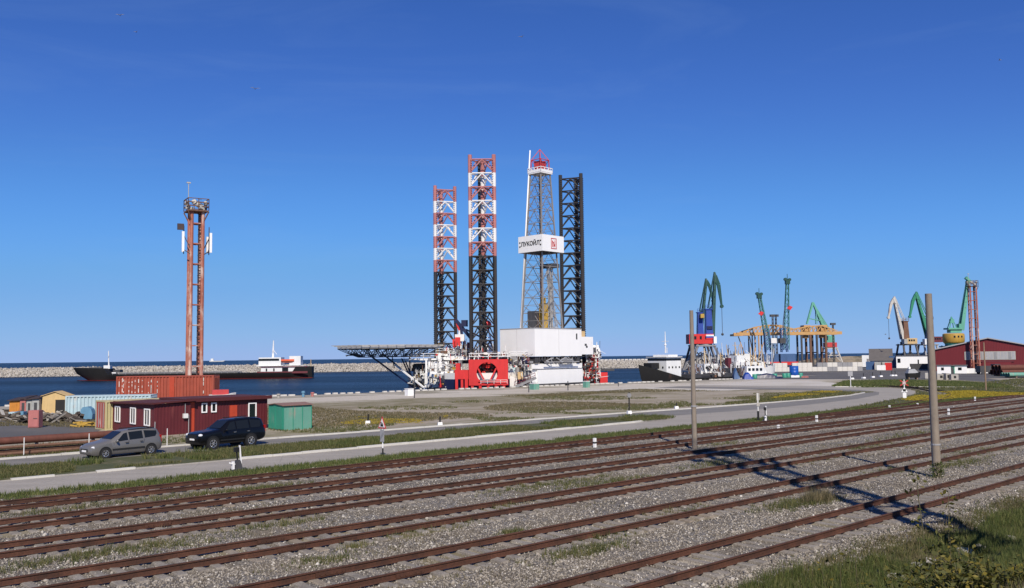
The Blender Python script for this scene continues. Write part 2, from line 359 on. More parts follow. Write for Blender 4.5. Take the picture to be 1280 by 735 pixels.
c = t.ramp(v1.outputs['Color'], [(0.0, (0.09, 0.08, 0.069)), (0.45, (0.24, 0.22, 0.193)), (0.8, (0.36, 0.333, 0.297)), (1.0, (0.5, 0.475, 0.435))])
c = t.mix(t.ramp(v1.outputs['Distance'], [(0.35, 0.0), (0.75, 0.75)]), c, (0.05, 0.045, 0.04))
c = t.mix(t.ramp(n1, [(0.44, 0.0), (0.64, 0.75)]), c, (0.2, 0.163, 0.108)); n5 = t.noise(co, 0.16, 6, 0.7); c = t.mix(t.ramp(n5, [(0.5, 0.0), (0.66, 0.55)]), c, (0.085, 0.07, 0.055))
t.set(color=c, rough=0.95); t.bump(v1.outputs['Distance'], 0.9, 0.05); MT['ballast'] = t.m
t = NT('stone'); gm = t.n('ShaderNodeNewGeometry')
c = t.ramp(gm.outputs['Random Per Island'], [(0.0, (0.095, 0.08, 0.065)), (0.4, (0.235, 0.208, 0.172)), (0.85, (0.36, 0.326, 0.278)), (0.97, (0.48, 0.45, 0.4)), (1.0, (0.66, 0.63, 0.575))])
t.set(color=c, rough=0.9); MT['stone'] = t.m
t = NT('rock'); gm = t.n('ShaderNodeNewGeometry'); nn = t.noise(t.coord('World'), 1.2, 4)
c = t.ramp(gm.outputs['Random Per Island'], [(0.0, (0.22, 0.19, 0.155)), (0.5, (0.4, 0.36, 0.3)), (1.0, (0.54, 0.495, 0.425))]); c = t.mix(0.35, c, t.ramp(nn, [(0.3, 0.12), (0.7, 0.55)]))
t.set(color=c, rough=0.95); MT['rock'] = t.m
def grass_mat(name, stops, trans=0.25):
    t = NT(name); gm = t.n('ShaderNodeNewGeometry'); n = t.noise(t.coord('World'), 0.6, 3)
    c = t.ramp(t.math('ADD', t.math('MULTIPLY', gm.outputs['Random Per Island'], 0.6), t.math('MULTIPLY', n, 0.4)), stops)
    t.set(color=c, rough=0.7); tr = t.n('ShaderNodeBsdfTranslucent'); t.l(c, tr.inputs[0]); mx = t.n('ShaderNodeMixShader'); mx.inputs[0].default_value = trans
    t.l(t.b.outputs[0], mx.inputs[1]); t.l(tr.outputs[0], mx.inputs[2]); t.l(mx.outputs[0], t.out.inputs[0]); MT[name] = t.m
grass_mat('grass', [(0.25, (0.055, 0.07, 0.018)), (0.5, (0.105, 0.12, 0.034)), (0.7, (0.17, 0.155, 0.06)), (0.85, (0.27, 0.22, 0.11))])
grass_mat('grass_lush', [(0.25, (0.045, 0.068, 0.014)), (0.55, (0.1, 0.135, 0.03)), (0.85, (0.22, 0.205, 0.075))])
grass_mat('grass_dry', [(0.25, (0.07, 0.07, 0.03)), (0.5, (0.15, 0.125, 0.06)), (0.8, (0.27, 0.22, 0.13))])
grass_mat('flower', [(0.2, (0.3, 0.225, 0.015)), (0.8, (0.5, 0.38, 0.03))])
grass_mat('shrub_leaf', [(0.2, (0.05, 0.06, 0.012)), (0.55, (0.11, 0.11, 0.02)), (0.85, (0.26, 0.2, 0.03))])
t = NT('sea_water'); co = t.coord('World', (0.22, 1, 1)); n1 = t.noise(co, 0.35, 6, 0.7, 0.4); n2 = t.noise(t.coord('World', (0.12, 1, 1)), 0.02, 4, 0.55); n3 = t.noise(t.coord('World', (0.4, 1, 1)), 1.6, 3, 0.6)
c = t.ramp(n2, [(0.38, (0.008, 0.016, 0.026)), (0.62, (0.014, 0.025, 0.036))])
t.set(color=c, rough=t.ramp(n2, [(0.35, 0.3), (0.65, 0.42)]), spec=0.12)
t.bump(t.math('ADD', n1, t.math('MULTIPLY', n3, 0.4)), 0.9, 0.9); MT['sea'] = t.m
t = NT('rail_rust'); co = t.coord('World', (1, 1, 1)); n1 = t.noise(co, 1.1, 5, 0.65); n2 = t.noise(co, 14, 4, 0.7)
c = t.ramp(t.math('ADD', t.math('MULTIPLY', n1, 0.6), t.math('MULTIPLY', n2, 0.4)), [(0.35, (0.036, 0.017, 0.011)), (0.55, (0.088, 0.035, 0.02)), (0.72, (0.15, 0.064, 0.037))])
t.set(color=c, rough=0.8); MT['rail'] = t.m
t = NT('sleeper'); co = t.coord('World'); oi = t.n('ShaderNodeObjectInfo'); n1 = t.noise(co, 1.5, 5, 0.65); n2 = t.noise(co, 18, 4, 0.7)
c = t.ramp(n1, [(0.35, (0.2, 0.183, 0.16)), (0.65, (0.33, 0.305, 0.27))]); c = t.mix(t.ramp(oi.outputs['Random'], [(0.0, 0.0), (0.85, 0.25), (1.0, 0.7)]), c, (0.3, 0.24, 0.17))
c = t.mix(t.ramp(n2, [(0.35, 0.6), (0.6, 0.0)]), c, (0.09, 0.08, 0.072))
t.set(color=c, rough=0.95); t.bump(n2, 0.4, 0.02); MT['sleeper'] = t.m

# --- sheets
def sheet(name, pts, z, mt):
    m = MB(); m.add([(p[0], p[1], z) for p in pts], [tuple(range(len(pts)))]); return struct(m.build(name, mt))
# the sea: a sheet to the horizon
S = 8000
sheet('sea', [(-S, -200), (S, -200), (S, S), (-S, S)], SEA_Z, MT['sea'])
LANDPTS = [W(-150, 14.5), W(420, 14.5), (900, 250), (900, 640), (260, 600), (150, 575), (104, 520), (94, 460), (53, 330), (48, 249), (73, 241), (76, 227), QB + QD * 22, QA - QD * 200]
sheet('ground', LANDPTS, 0.0, MT['field'])
# quay wall and its coping stones
m = MB(); e0, e1 = QA - QD * 200, QB + QD * 22
m.plate([e0 + Vector((0, 0, -6)), e1 + Vector((0, 0, -6)), e1 + Vector((0, 0, -0.02)), e0 + Vector((0, 0, -0.02))], QN * -1, 0.6)
pier = [(76, 227), (73, 241), (48, 249), (53, 330), (94, 460), (104, 520)]
for p, r in zip(pier[:-1], pier[1:]): m.bar((*p, -3), (*r, -3), 0.5, 5.95)
struct(m.build('quay_wall', MT['concrete']))
m = MB(); s = 0
L = (e1 - e0).length
while s < L - 2:
    if random.random() < 0.9: m.box(e0 + QD * (s + 0.75) + QN * 0.3 + Vector((0, 0, 0.1 + random.uniform(-.03, .03))), (random.uniform(.7, 1.0), 0.45, 0.24), QRZ + random.uniform(-.04, .04))
    s += 1.35 if random.random() < 0.85 else 2.4
o = m.build('coping_stone', MT['block_white']); stuff(o, 'white painted coping blocks in a row along the quay edge', 'kerb')
# concrete yard in front of the cranes, paths
sheet('yard', [(47.5, 207), (66, 219), (77, 228), (75, 241), (50, 250), (56, 330), (96, 455), (200, 455), (200, 195), (90, 190), (83, 186), (72, 196)], 0.004, MT['yard'])
sheet('apron_path', [g(700, 489), g(790, 489.5), g(880, 489), g(960, 486.5), g(1010, 484.5), g(1066, 485.8), g(1080, 482), g(1040, 478), g(975, 474.2), g(900, 479), g(800, 484.5)], 0.008, MT['pale_gravel'])
sheet('side_road', [g(1192, 474.5), g(1235, 477.5), g(1300, 485.5), g(1300, 479.5), g(1235, 473.5), g(1196, 472)], 0.012, MT['yard'])
road = [(-70, 44.1), (72, 44.1), (85, 45.2), (96, 47.0), (110, 49.8), (123.5, 53.3), (133, 57.0), (141, 62), (146.5, 69), (146, 80), (140, 100), (126, 100), (128, 80), (129, 70), (127.5, 64), (124, 60.4), (116, 58.4), (106, 57.2), (91.5, 57.0), (79, 57.6), (68.5, 58.4), (47, 59.5), (31, 60.1), (-70, 60.1)]
sheet('road', [W(*p) for p in road], 0.016, MT['asphalt'])
sheet('road_lane', [W(*p) for p in [(-70, 55.0), (60, 55.0), (70, 52.6), (84, 51.6), (96, 52.2), (108, 53.6), (120, 56.5), (128, 60.2), (134, 66), (136, 76), (133, 100), (126.2, 100), (128.2, 80), (129.2, 70), (127.7, 64), (124.1, 60.5), (116, 58.5), (106, 57.3), (91.5, 57.1), (79, 57.7), (68.5, 58.5), (47, 59.6), (31, 60.2), (-70, 60.2)]], 0.02, MT['dark_asphalt'])
med = [(-70, 49.5), (40, 49.5), (60, 49.9), (65.5, 51.0), (67.5, 52.4), (66.5, 54.2), (60, 55.0), (40, 55.2), (-70, 55.2)]
m = MB(); m.prism([tuple(W(*p).xy) for p in med], 0.0, 0.10); struct(m.build('median_verge', MT['turf']))
sheet('verge', [W(*p) for p in [(-70, 41.6), (160, 41.6), (150, 60), (146.9, 68), (141.5, 61.5), (133.4, 56.7), (123.7, 53.0), (110, 49.5), (96, 46.7), (85, 44.9), (72, 43.8), (-70, 43.8)]], 0.03, MT['turf'])
# painted kerbs, stone by stone
kerb_me = {}
def kerb(name, pts, step=2.0, wd=0.24, h=0.14, worn=0.0):
    root = bpy.data.objects.new(name, None); COL.objects.link(root); struct(root)
    pts = [W(*p) for p in pts]; seg = 0; pos = pts[0].copy()
    path = []
    for a, b in zip(pts[:-1], pts[1:]):
        n = max(1, round((b - a).length / step)); path += [a.lerp(b, i / n) for i in range(n)]
    path.append(pts[-1])
    for a, b in zip(path[:-1], path[1:]):
        l = round((b - a).length, 2)
        if l not in kerb_me:
            mb = MB(); mb.box((0, 0, h / 2), (l - 0.025, wd, h)); ob = mb.build('kerb_stone', MT['kerb_white']); kerb_me[l] = ob.data; COL.objects.unlink(ob); bpy.data.objects.remove(ob)
        o = bpy.data.objects.new('kerb_stone', kerb_me[l]); COL.objects.link(o); o.parent = root
        d = b - a; rough_ = random.random() < worn * max(0, 1 - to_uv(a)[0] / 45)
        if rough_: o.data = kerb_me.setdefault(('old', l), kerb_me[l].copy()); o.data.materials[0] = MT['concrete']
        o.location = (a + b) / 2 + Vector((0, 0, random.uniform(-.03, .012) - (.07 if rough_ else 0))); o.rotation_euler = (0, 0, math.atan2(d.y, d.x) + random.uniform(-.01, .01))
    return root
kerb('kerb', [(-6, 60.2), (31, 60.2), (47, 59.6), (68.5, 58.5), (79, 57.7), (91.5, 57.1), (106, 57.3), (116, 58.5), (124, 60.5)])
kerb('kerb', [(-6, 49.45), (40, 49.45), (60, 49.8), (65.5, 50.9), (67.6, 52.4)], worn=.75)
kerb('kerb', [(143.4, 75), (147.2, 67.5), (149.5, 62), (152, 56)])

# --- ballast bed and embankment
def grid(name, u0, u1, nu, v0, v1, nv, zf, mt):
    U, V = np.meshgrid(np.linspace(u0, u1, nu), np.linspace(v0, v1, nv), indexing='ij')
    Z = zf(U, V); X = U * TU.x + V * TV.x; Y = U * TU.y + V * TV.y
    I = np.arange(nu * nv).reshape(nu, nv)
    Q = np.stack([I[:-1, :-1], I[1:, :-1], I[1:, 1:], I[:-1, 1:]], -1).reshape(-1, 4)
    o = tri_mesh(name, np.stack([X, Y, Z], -1).reshape(-1, 3), Q, mt); o.data.polygons.foreach_set('use_smooth', [True] * len(Q)); return struct(o)
_ph = rng.uniform(0, 6.28, (24,)); _fr = rng.normal(0, 1, (24, 2))
def wob(U, V, sc):                                   # cheap smooth noise in [-1, 1]
    o = np.zeros_like(U, dtype=float)
    for i in range(24): o += np.sin((U * _fr[i, 0] + V * _fr[i, 1]) * sc + _ph[i])
    return o / 7.0
TRACK_V = np.array([15.1, 20.32, 25.4, 30.65, 35.2, 39.95])
def in_track(V): return np.clip((1.62 - np.abs(np.asarray(V)[..., None] - TRACK_V).min(-1)) / .25, 0, 1)
def ballast_z(U, V): return 0.045 - 0.032 * in_track(V) - 0.5 * np.clip((12.9 - V) / 1.4, 0, 1) + 0.022 * wob(U, V, 2.2) + 0.02 * wob(U, V, 0.5) - 0.06 * np.clip((V - 42.6) / 1.0, 0, 1)
grid('ballast_bed', -16, 205, 560, 11.5, 43.4, 150, ballast_z, MT['ballast'])
def bank_z(U, V):
    z = np.interp(V, [-30, 0, 2, 3.2, 5.2, 6.8, 8.6, 10.2, 11.6, 12.3, 13.4], [4.2, 4.2, 4.0, 3.3, 2.0, 1.05, 0.25, -0.3, -0.3, -0.12, -0.7])
    return z + 0.09 * wob(U, V, 0.9) * np.clip((13.6 - V), 0, 1) + 0.05 * wob(U, V, 3.1)
grid('embankment', -40, 90, 420, -30, 13.4, 140, bank_z, MT['turf'])

# --- railway tracks: rails in 25 m lengths, concrete sleepers half sunk in the ballast
prof = [(-.066, 0), (.066, 0), (.066, .014), (.012, .03), (.01, .135), (.037, .146), (.037, .176), (.03, .182), (-.03, .182), (-.037, .176), (-.037, .146), (-.01, .135), (-.012, .03), (-.066, .014)]
mb = MB(); mb.loft([[(x, y, zz) for y, zz in prof] for x in (0.008, 24.992)]); ob = mb.build('rail', MT['rail']); RAIL = ob.data; bpy.data.objects.remove(ob)
mb = MB()
for s_ in (-1, 1): mb.bx(-0.45, 0.45, s_ * 0.05 - 0.018, s_ * 0.05 + 0.018, 0.03, 0.135)
for k in range(-2, 3):
    if k: mb.tube((k * .17, -.085, .085), (k * .17, .085, .085), .018, n=6)
ob = mb.build('fishplate', MT['rail']); FISH = ob.data; bpy.data.objects.remove(ob)
SLP = []
for k in range(4):
    r = random.Random(k); rings = []
    for x, hw, zt in ((-1.35, .13, .0), (-1.3, .14, .062), (-.85, .145, .07), (-.4, .125, .05), (.4, .125, .05), (.85, .145, .07), (1.3, .14, .062), (1.35, .13, .0)):
        j = r.uniform(-.012, .012); rings.append([(-hw - .03, x, -.12), (hw + .03, x, -.12), (hw + j, x, zt - .012 + j), (hw - .03, x, zt + j), (-hw + .03, x, zt - j), (-hw - j, x, zt - .012)])
    mb = MB().loft(rings); ob = mb.build('sleeper', MT['sleeper']); SLP.append(ob.data); bpy.data.objects.remove(ob)
mb = MB()
for s_ in (-1, 1): mb.bx(-.09, .09, s_ * .79 - .17, s_ * .79 + .17, .055, .078)
TRK = [('F', 15.1, 'nearest railway track, beside the grassy bank'), ('E', 20.32, 'second railway track counted from the grassy bank'), ('D', 25.4, 'third railway track counted from the grassy bank'),
       ('C', 30.65, 'fourth railway track counted from the grassy bank'), ('B', 35.2, 'fifth railway track, second from the road'), ('A', 39.95, 'farthest railway track, along the road verge')]
for nm, vc, lab in TRK:
    root = thing('railway_track', 'rusty ' + lab, 'railway track', W(0, vc, 0.0), RZ, 'parallel railway tracks')
    for side in (-1, 1):
        u = -15.0 + random.uniform(0, 9)
        while u < 178:
            o = bpy.data.objects.new('rail', RAIL); COL.objects.link(o); o.parent = root; o.location = (u, side * 0.795, 0.07)
            if u < 120:
                f_ = bpy.data.objects.new('fishplate', FISH); COL.objects.link(f_); f_.parent = o; f_.location = (0, 0, 0)
            u += 25.0
    lo, hi = 0.23 * vc - 4, 3.155 * vc + 5
    u = -15.0; far = MB()
    while u < 185:
        if lo <= u <= hi:
            o = bpy.data.objects.new('sleeper', random.choice(SLP)); COL.objects.link(o); o.parent = root
            o.location = (u + random.uniform(-.03, .03), random.uniform(-.03, .03), random.uniform(-0.024, 0.016) - (.035 if random.random() < .2 else 0)); o.rotation_euler = (0, random.uniform(-.006, .006), random.uniform(-.05, .05))
        else: far.box((u, 0, 0.0), (0.27, 2.7, 0.12))
        u += 0.546
    o = far.build('sleeper', MT['sleeper'], root); o['kind'] = 'stuff'
# branch line curving off to the warehouse yard
bp = [(76, 40.7), (90, 41.4), (104, 43.4), (118, 47.2), (130, 52.6), (142, 61), (150, 71)]
root = thing('railway_track', 'rusty branch track curving away through yellow flowers', 'railway track', (0, 0, 0))
def smooth_path(pts, n=8):
    out = []
    for i in range(len(pts) - 1):
        p0, p1, p2, p3 = pts[max(i - 1, 0)], pts[i], pts[i + 1], pts[min(i + 2, len(pts) - 1)]
        for k in range(n):
            t_ = k / n; out.append(tuple(0.5 * ((2 * b) + (-a + c) * t_ + (2 * a - 5 * b + 4 * c - d) * t_ ** 2 + (-a + 3 * b - 3 * c + d) * t_ ** 3) for a, b, c, d in zip(p0, p1, p2, p3)))
    out.append(tuple(pts[-1])); return out
bps = [W(*p) for p in smooth_path(bp)]
for side in (-1, 1):
    rings = []
    for i, p in enumerate(bps):
        d = (bps[min(i + 1, len(bps) - 1)] - bps[max(i - 1, 0)]).normalized(); nrm = Vector((-d.y, d.x, 0))
        rings.append([p + nrm * (side * 0.795 + y) + Vector((0, 0, 0.09 + zz)) for y, zz in prof])
    MB().loft(rings).build('rail', MT['rail'], root)
mb = MB(); acc = 0
for a, b in zip(bps[:-1], bps[1:]):
    d = b - a; n = int(d.length / 0.55)
    for i in range(n): mb.box(a.lerp(b, i / max(n, 1)) + Vector((0, 0, 0.04)), (0.26, 2.7, 0.1), math.atan2(d.y, d.x))
o = mb.build('sleeper', MT['sleeper'], root); o['kind'] = 'stuff'

# --- loose stones on the ballast
OCT = np.array([(1, 0, 0), (-1, 0, 0), (0, 1, 0), (0, -1, 0), (0, 0, 1), (0, 0, -1)], float)
OCF = np.array([(0, 2, 4), (2, 1, 4), (1, 3, 4), (3, 0, 4), (2, 0, 5), (1, 2, 5), (3, 1, 5), (0, 3, 5)])
def rocks(name, Pn, Rn, mt, flat=0.75, parent=None):
    n = len(Pn); V = OCT[None] * (1 + rng.uniform(-.4, .4, (n, 6, 1))) * Rn[:, None, None]; V = V + rng.normal(0, .22, (n, 6, 3)) * Rn[:, None, None]
    V[:, :, 2] *= flat; a = rng.uniform(0, 6.28, n); c, s = np.cos(a)[:, None], np.sin(a)[:, None]
    X = V[:, :, 0] * c - V[:, :, 1] * s; Y = V[:, :, 0] * s + V[:, :, 1] * c; V = np.stack([X, Y, V[:, :, 2]], -1) + Pn[:, None, :]
    T = (OCF[None] + (np.arange(n) * 6)[:, None, None]).reshape(-1, 3); return tri_mesh(name, V.reshape(-1, 3), T, mt, parent)
N = 420000; V_ = rng.uniform(12.0, 42.3, N); U_ = rng.uniform(0, 1, N) * (3.3 * V_ - 0.15 * V_) + 0.15 * V_
X_, Y_ = U_ * TU.x + V_ * TV.x, U_ * TU.y + V_ * TV.y
keep = rng.uniform(0, 1, N) < (1 - .6 * in_track(V_)) * np.minimum(1, (26 / np.maximum(Y_, 5)) ** 1.9) * (0.55 + 0.45 * np.clip(wob(U_, V_, 0.8) + .5, 0, 1))
U_, V_, X_, Y_ = U_[keep], V_[keep], X_[keep], Y_[keep]; n = len(U_)
rad = rng.uniform(.02, .042, n) * (1 + (rng.uniform(0, 1, n) < .04) * rng.uniform(.4, 1.4, n))
o = rocks('ballast_stone', np.stack([X_, Y_, ballast_z(U_, V_) + rad * 0.25], -1), rad, MT['stone']); stuff(o, 'loose grey ballast stones lying between the rails', 'gravel')

# --- grass and weeds
def tufts(name, X, Y, Z, mt, h=(.1, .25), k=6, spread=.09, wd=.012, label=None, lean=.5):
    n = len(X); hh = rng.uniform(h[0], h[1], n)[:, None] * rng.uniform(.6, 1.1, (n, k)); a = rng.uniform(0, 6.28, (n, k)); r = rng.uniform(0, spread, (n, k))
    bx = X[:, None] + r * np.cos(a); by = Y[:, None] + r * np.sin(a); bz = np.repeat(np.asarray(Z, float)[:, None], k, 1) if np.ndim(Z) else np.full((n, k), float(Z))
    fa = rng.uniform(0, 6.28, (n, k)); wx, wy = np.cos(fa) * wd * rng.uniform(.7, 1.4, (n, k)), np.sin(fa) * wd
    ln = hh * lean * rng.uniform(.2, 1, (n, k)); la = a + rng.normal(0, .6, (n, k))
    V = np.stack([np.stack([bx - wx, by - wy, bz - .01], -1), np.stack([bx + wx, by + wy, bz - .01], -1), np.stack([bx + ln * np.cos(la), by + ln * np.sin(la), bz + hh], -1)], 2)
    o = tri_mesh(name, V.reshape(-1, 3), np.arange(n * k * 3).reshape(-1, 3), mt); stuff(o, label, 'grass'); return o
def uv_pts(n, u0, u1, v0, v1, clump=0.5, thr=-.2):
    U = rng.uniform(u0, u1, n); V = v0 + (v1 - v0) * rng.uniform(0, 1, n) if np.isscalar(v0) else rng.uniform(0, 1, n)
    m = wob(U, V, clump) > thr; U, V = U[m], V[m]; return U * TU.x + V * TV.x, U * TU.y + V * TV.y, U, V
def poly_pts(n, poly):
    A = np.array([(p[0], p[1]) for p in poly]); lo, hi = A.min(0), A.max(0); Q = rng.uniform(lo, hi, (n, 2)); ins = np.zeros(n, bool); j = len(A) - 1
    for i in range(len(A)):
        xi, yi, xj, yj = *A[i], *A[j]; c = ((yi > Q[:, 1]) != (yj > Q[:, 1])) & (Q[:, 0] < (xj - xi) * (Q[:, 1] - yi) / (yj - yi + 1e-9) + xi); ins ^= c; j = i
    return Q[ins, 0], Q[ins, 1]
X, Y, U, V = uv_pts(15000, 2, 150, 41.7, 44.25, .6, -1.0)
tufts('verge_grass', X, Y, .03, MT['grass_lush'], (.1, .26), 6, .14, .02, 'short green grass on the verge between farthest track and road')
X, Y, U, V = uv_pts(20000, 4, 67, 49.9, 54.9, .5, -.35)
m = V < 55.2 - np.clip((U - 58) / 9, 0, 1) * 2.8
X, Y = X[m], Y[m]
tufts('median_grass', X, Y, .1, MT['grass'], (.08, .24), 6, .14, .02, 'grass growing on the strip between the two road lanes')
X, Y, U, V = uv_pts(3500, 10, 66, 49.8, 55, .9, .35); tufts('median_weed', X, Y, .1, MT['grass_lush'], (.2, .42), 9, .2, .02, 'taller green weeds on the strip between the lanes')
X, Y, U, V = uv_pts(16000, 4, 128, 60.5, 69, .35, -.1); m = rng.uniform(0, 1, len(X)) < np.clip(1.15 - (V - 60.5) / 8.5, 0, 1)
tufts('roadside_grass', X[m], Y[m], 0, MT['grass'], (.08, .25), 6, .16, .022, 'patchy grass along the far side of the road')
X, Y, U, V = uv_pts(42000, 10, 120, 66, 98, .12, -.05)
tufts('field_grass', X, Y, 0, MT['grass_dry'], (.08, .22), 5, .25, .03, 'dry tufts over the waste ground before the quay')
X, Y, U, V = uv_pts(9000, 20, 120, 66, 92, .2, .35)
tufts('field_weed', X, Y, 0, MT['grass'], (.1, .25), 6, .3, .03, 'greener weeds over the waste ground before the quay')
rp = [W(72, 43.9), W(85, 45.0), W(96, 46.8), W(110, 49.6), W(123.5, 53.1), W(133, 56.8), W(141, 61.8), W(148, 68), W(160, 62), W(205, 66), W(205, 44), W(100, 43.5), W(80, 42.4)]
X, Y = poly_pts(30000, rp); tufts('meadow_grass', X, Y, .03, MT['grass'], (.12, .32), 5, .22, .035, 'grass between the curving road and the tracks')
fl = [g(1120, 503), g(1160, 492), g(1230, 489), g(1290, 490), g(1290, 495), g(1200, 499.5), g(1160, 503)]
X, Y = poly_pts(16000, fl); m = wob(X, Y, .3) > .1; tufts('yellow_flower', X[m], Y[m], .22, MT['flower'], (.04, .1), 4, .2, .035, 'yellow wild flowers in the grass near the curving track', 1.2)
ip = [W(88, 57.8), W(106, 58.2), W(116, 59.3), W(124, 61.5), W(126.5, 65), W(126, 69), W(118, 68), W(100, 63), W(86, 60)]
X, Y = poly_pts(9000, ip); tufts('corner_grass', X, Y, 0, MT['grass'], (.12, .32), 5, .22, .035, 'grass patch inside the bend of the road')
X, Y = poly_pts(2600, [W(100, 61), W(116, 61.5), W(125, 64), W(124, 67), W(112, 65.5)]); m = wob(X, Y, .4) > .0; tufts('yellow_flower', X[m], Y[m], .22, MT['flower'], (.04, .1), 5, .2, .05, 'yellow wild flowers inside the bend of the road', 1.2)
X, Y = poly_pts(15000, [g(1040, 483), g(1056, 476.5), g(1120, 475.5), g(1200, 477), g(1250, 481), g(1270, 485.5), g(1180, 484), g(1080, 484.5)]); tufts('yard_grass', X, Y, .01, MT['grass_lush'], (.15, .4), 5, .3, .05, 'green grass strip between yard and road kerb')
X, Y = poly_pts(3000, [g(385, 541), g(400, 530), g(450, 522), g(560, 520), g(560, 528), g(470, 535)]); m = wob(X, Y, .5) > .1; tufts('yellow_flower', X[m], Y[m], .1, MT['flower'], (.03, .08), 5, .15, .025, 'yellow wild flowers beside the green metal garage', 1.2)
# clumps of weeds between the rails
C = []
for px, py, ru, rv, n in [(105, 698, .9, .5, 90), (52, 708, .4, .3, 30), (0, 716, .8, .5, 60), (325, 612, 2.2, .5, 220), (348, 658, 1.6, .5, 120), (405, 703, 1.2, .5, 90), (444, 684, .5, .3, 50), (640, 668, .5, .25, 60), (730, 692, 1.6, .5, 200), (745, 672, 1.5, .5, 120),
      (690, 607, 3.5, .8, 260), (760, 604, 3, .6, 220), (630, 633, .8, .4, 50), (890, 582, 2.5, .7, 150), (990, 633, 1.8, .6, 240), (1020, 628, 1.2, .5, 200), (1090, 560, 4, .8, 200), (1140, 545, 5, 1, 200), (1230, 565, 5, .9, 260), (1200, 580, 3, .7, 200), (1110, 590, 3, .9, 160),
      (180, 688, 2.2, .8, 220), (250, 620, 2, .5, 140), (100, 636, 4, .6, 200), (900, 556, 2, .5, 80), (560, 660, 1.5, .6, 70), (1010, 578, 3, .7, 120), (500, 668, 1, .5, 50), (860, 640, 1.6, .5, 60), (1260, 525, 6, 1, 160), (1160, 528, 5, .7, 160)]:
    p = g(px, py); u, v = to_uv(p); C.append((rng.normal(u, ru * .6, n), rng.normal(v, rv * .6, n)))
U = np.concatenate([c[0] for c in C]); V = np.concatenate([c[1] for c in C]); h = len(U)
tufts('track_weed', U * TU.x + V * TV.x, U * TU.y + V * TV.y, ballast_z(U, V), MT['grass'], (.07, .24), 7, .12, .011, 'green and dry weeds growing between the rails')
X, Y, U, V = uv_pts(22000, 4, 120, 13.2, 42, .35, .35); m = Y < 90; tufts('track_weed', X[m], Y[m], ballast_z(U[m], V[m]), MT['grass_dry'], (.05, .16), 5, .15, .011, 'sparse dry weeds over the ballast')
p = g(1022, 628); u, v = to_uv(p); U = rng.normal(u, .5, 160); V = rng.normal(v, .25, 160); tufts('dry_tussock', U * TU.x + V * TV.x, U * TU.y + V * TV.y, ballast_z(U, V), MT['grass_dry'], (.3, .65), 7, .1, .008, 'tall dry straw tussock beside the mast shadow')
# the grassy bank in front
def surf_z(U, V): return np.where(V > 11.5, np.maximum(bank_z(U, V), ballast_z(U, V)), bank_z(U, V))
N = 9000; U = rng.uniform(2, 60, N); V = rng.normal(12.3, .42, N); X = U * TU.x + V * TV.x; Y = U * TU.y + V * TV.y; m = (Y > 4) & (wob(U, V, 1.2) > -.35)
tufts('shoulder_grass', X[m], Y[m], surf_z(U[m], V[m]), MT['grass'], (.06, .2), 6, .12, .009, 'dry grass along the shoulder of the nearest track')
def in_view(X, Y, lim=.66): return (Y > 4) & (np.abs(X) < Y * lim)
N = 95000; U = rng.uniform(0, 75, N); V = rng.uniform(2.5, 12.9, N) ; X = U * TU.x + V * TV.x; Y = U * TU.y + V * TV.y
dens = wob(U, V, .55) + .5 * wob(U, V, 1.4)
m = in_view(X, Y) & (dens > -.3) & (V < 12.3 + .5 * wob(U, V, .8)); tufts('bank_grass', X[m], Y[m], surf_z(U[m], V[m]), MT['grass_lush'], (.14, .4), 7, .12, .009, 'long green grass on the bank in front of the nearest track')
m = in_view(X, Y) & (dens < .25) & (dens > -1.1); m &= rng.uniform(0, 1, N) < .45; tufts('bank_dry_grass', X[m], Y[m], surf_z(U[m], V[m]), MT['grass_dry'], (.1, .26), 6, .14, .009, 'dry grass on the bank in front of the nearest track')
m = in_view(X, Y) & (V < 8.5) & (wob(U, V, 1.1) > .35); m &= rng.uniform(0, 1, N) < .35; tufts('bank_flower', X[m], Y[m], bank_z(U[m], V[m]) + .22, MT['flower'], (.03, .07), 4, .12, .014, 'small yellow flowers among the grass of the bank', 1.2)
# pale stones beside the ditch
for px, py, s_, lab in [(1147, 700, .62, 'largest pale stone in the ditch, left of the dense bushes'), (1163, 694, .4, 'small pale stone right of the largest one in the ditch'), (1205, 683, .6, 'flat pale stone in the ditch where the mast shadow ends'), (1224, 677, .45, 'pale stone in the ditch right of the flat one'), (1262, 664, .4, 'pale stone in the ditch nearest the right edge'), (1120, 716, .5, 'lowest pale stone at the left end of the ditch')]:
    u, v = to_uv(g(px, py, -.1)); z0 = float(bank_z(np.array([u]), np.array([v]))[0]); mb = MB(); mb.ball((0, 0, 0), s_ * .5, 8, (1.2, .8, .45))
    mb.v = [(x + random.uniform(-.06, .06) * s_, y + random.uniform(-.06, .06) * s_, zz + random.uniform(-.05, .05) * s_) for x, y, zz in mb.v]
    o = mb.build('boulder', MT['stone_pale']); o.location = W(u, v, z0 + .04); o.rotation_euler = (0, 0, random.uniform(0, 3)); tag(o, lab, 'stone', 'pale stones in the ditch')

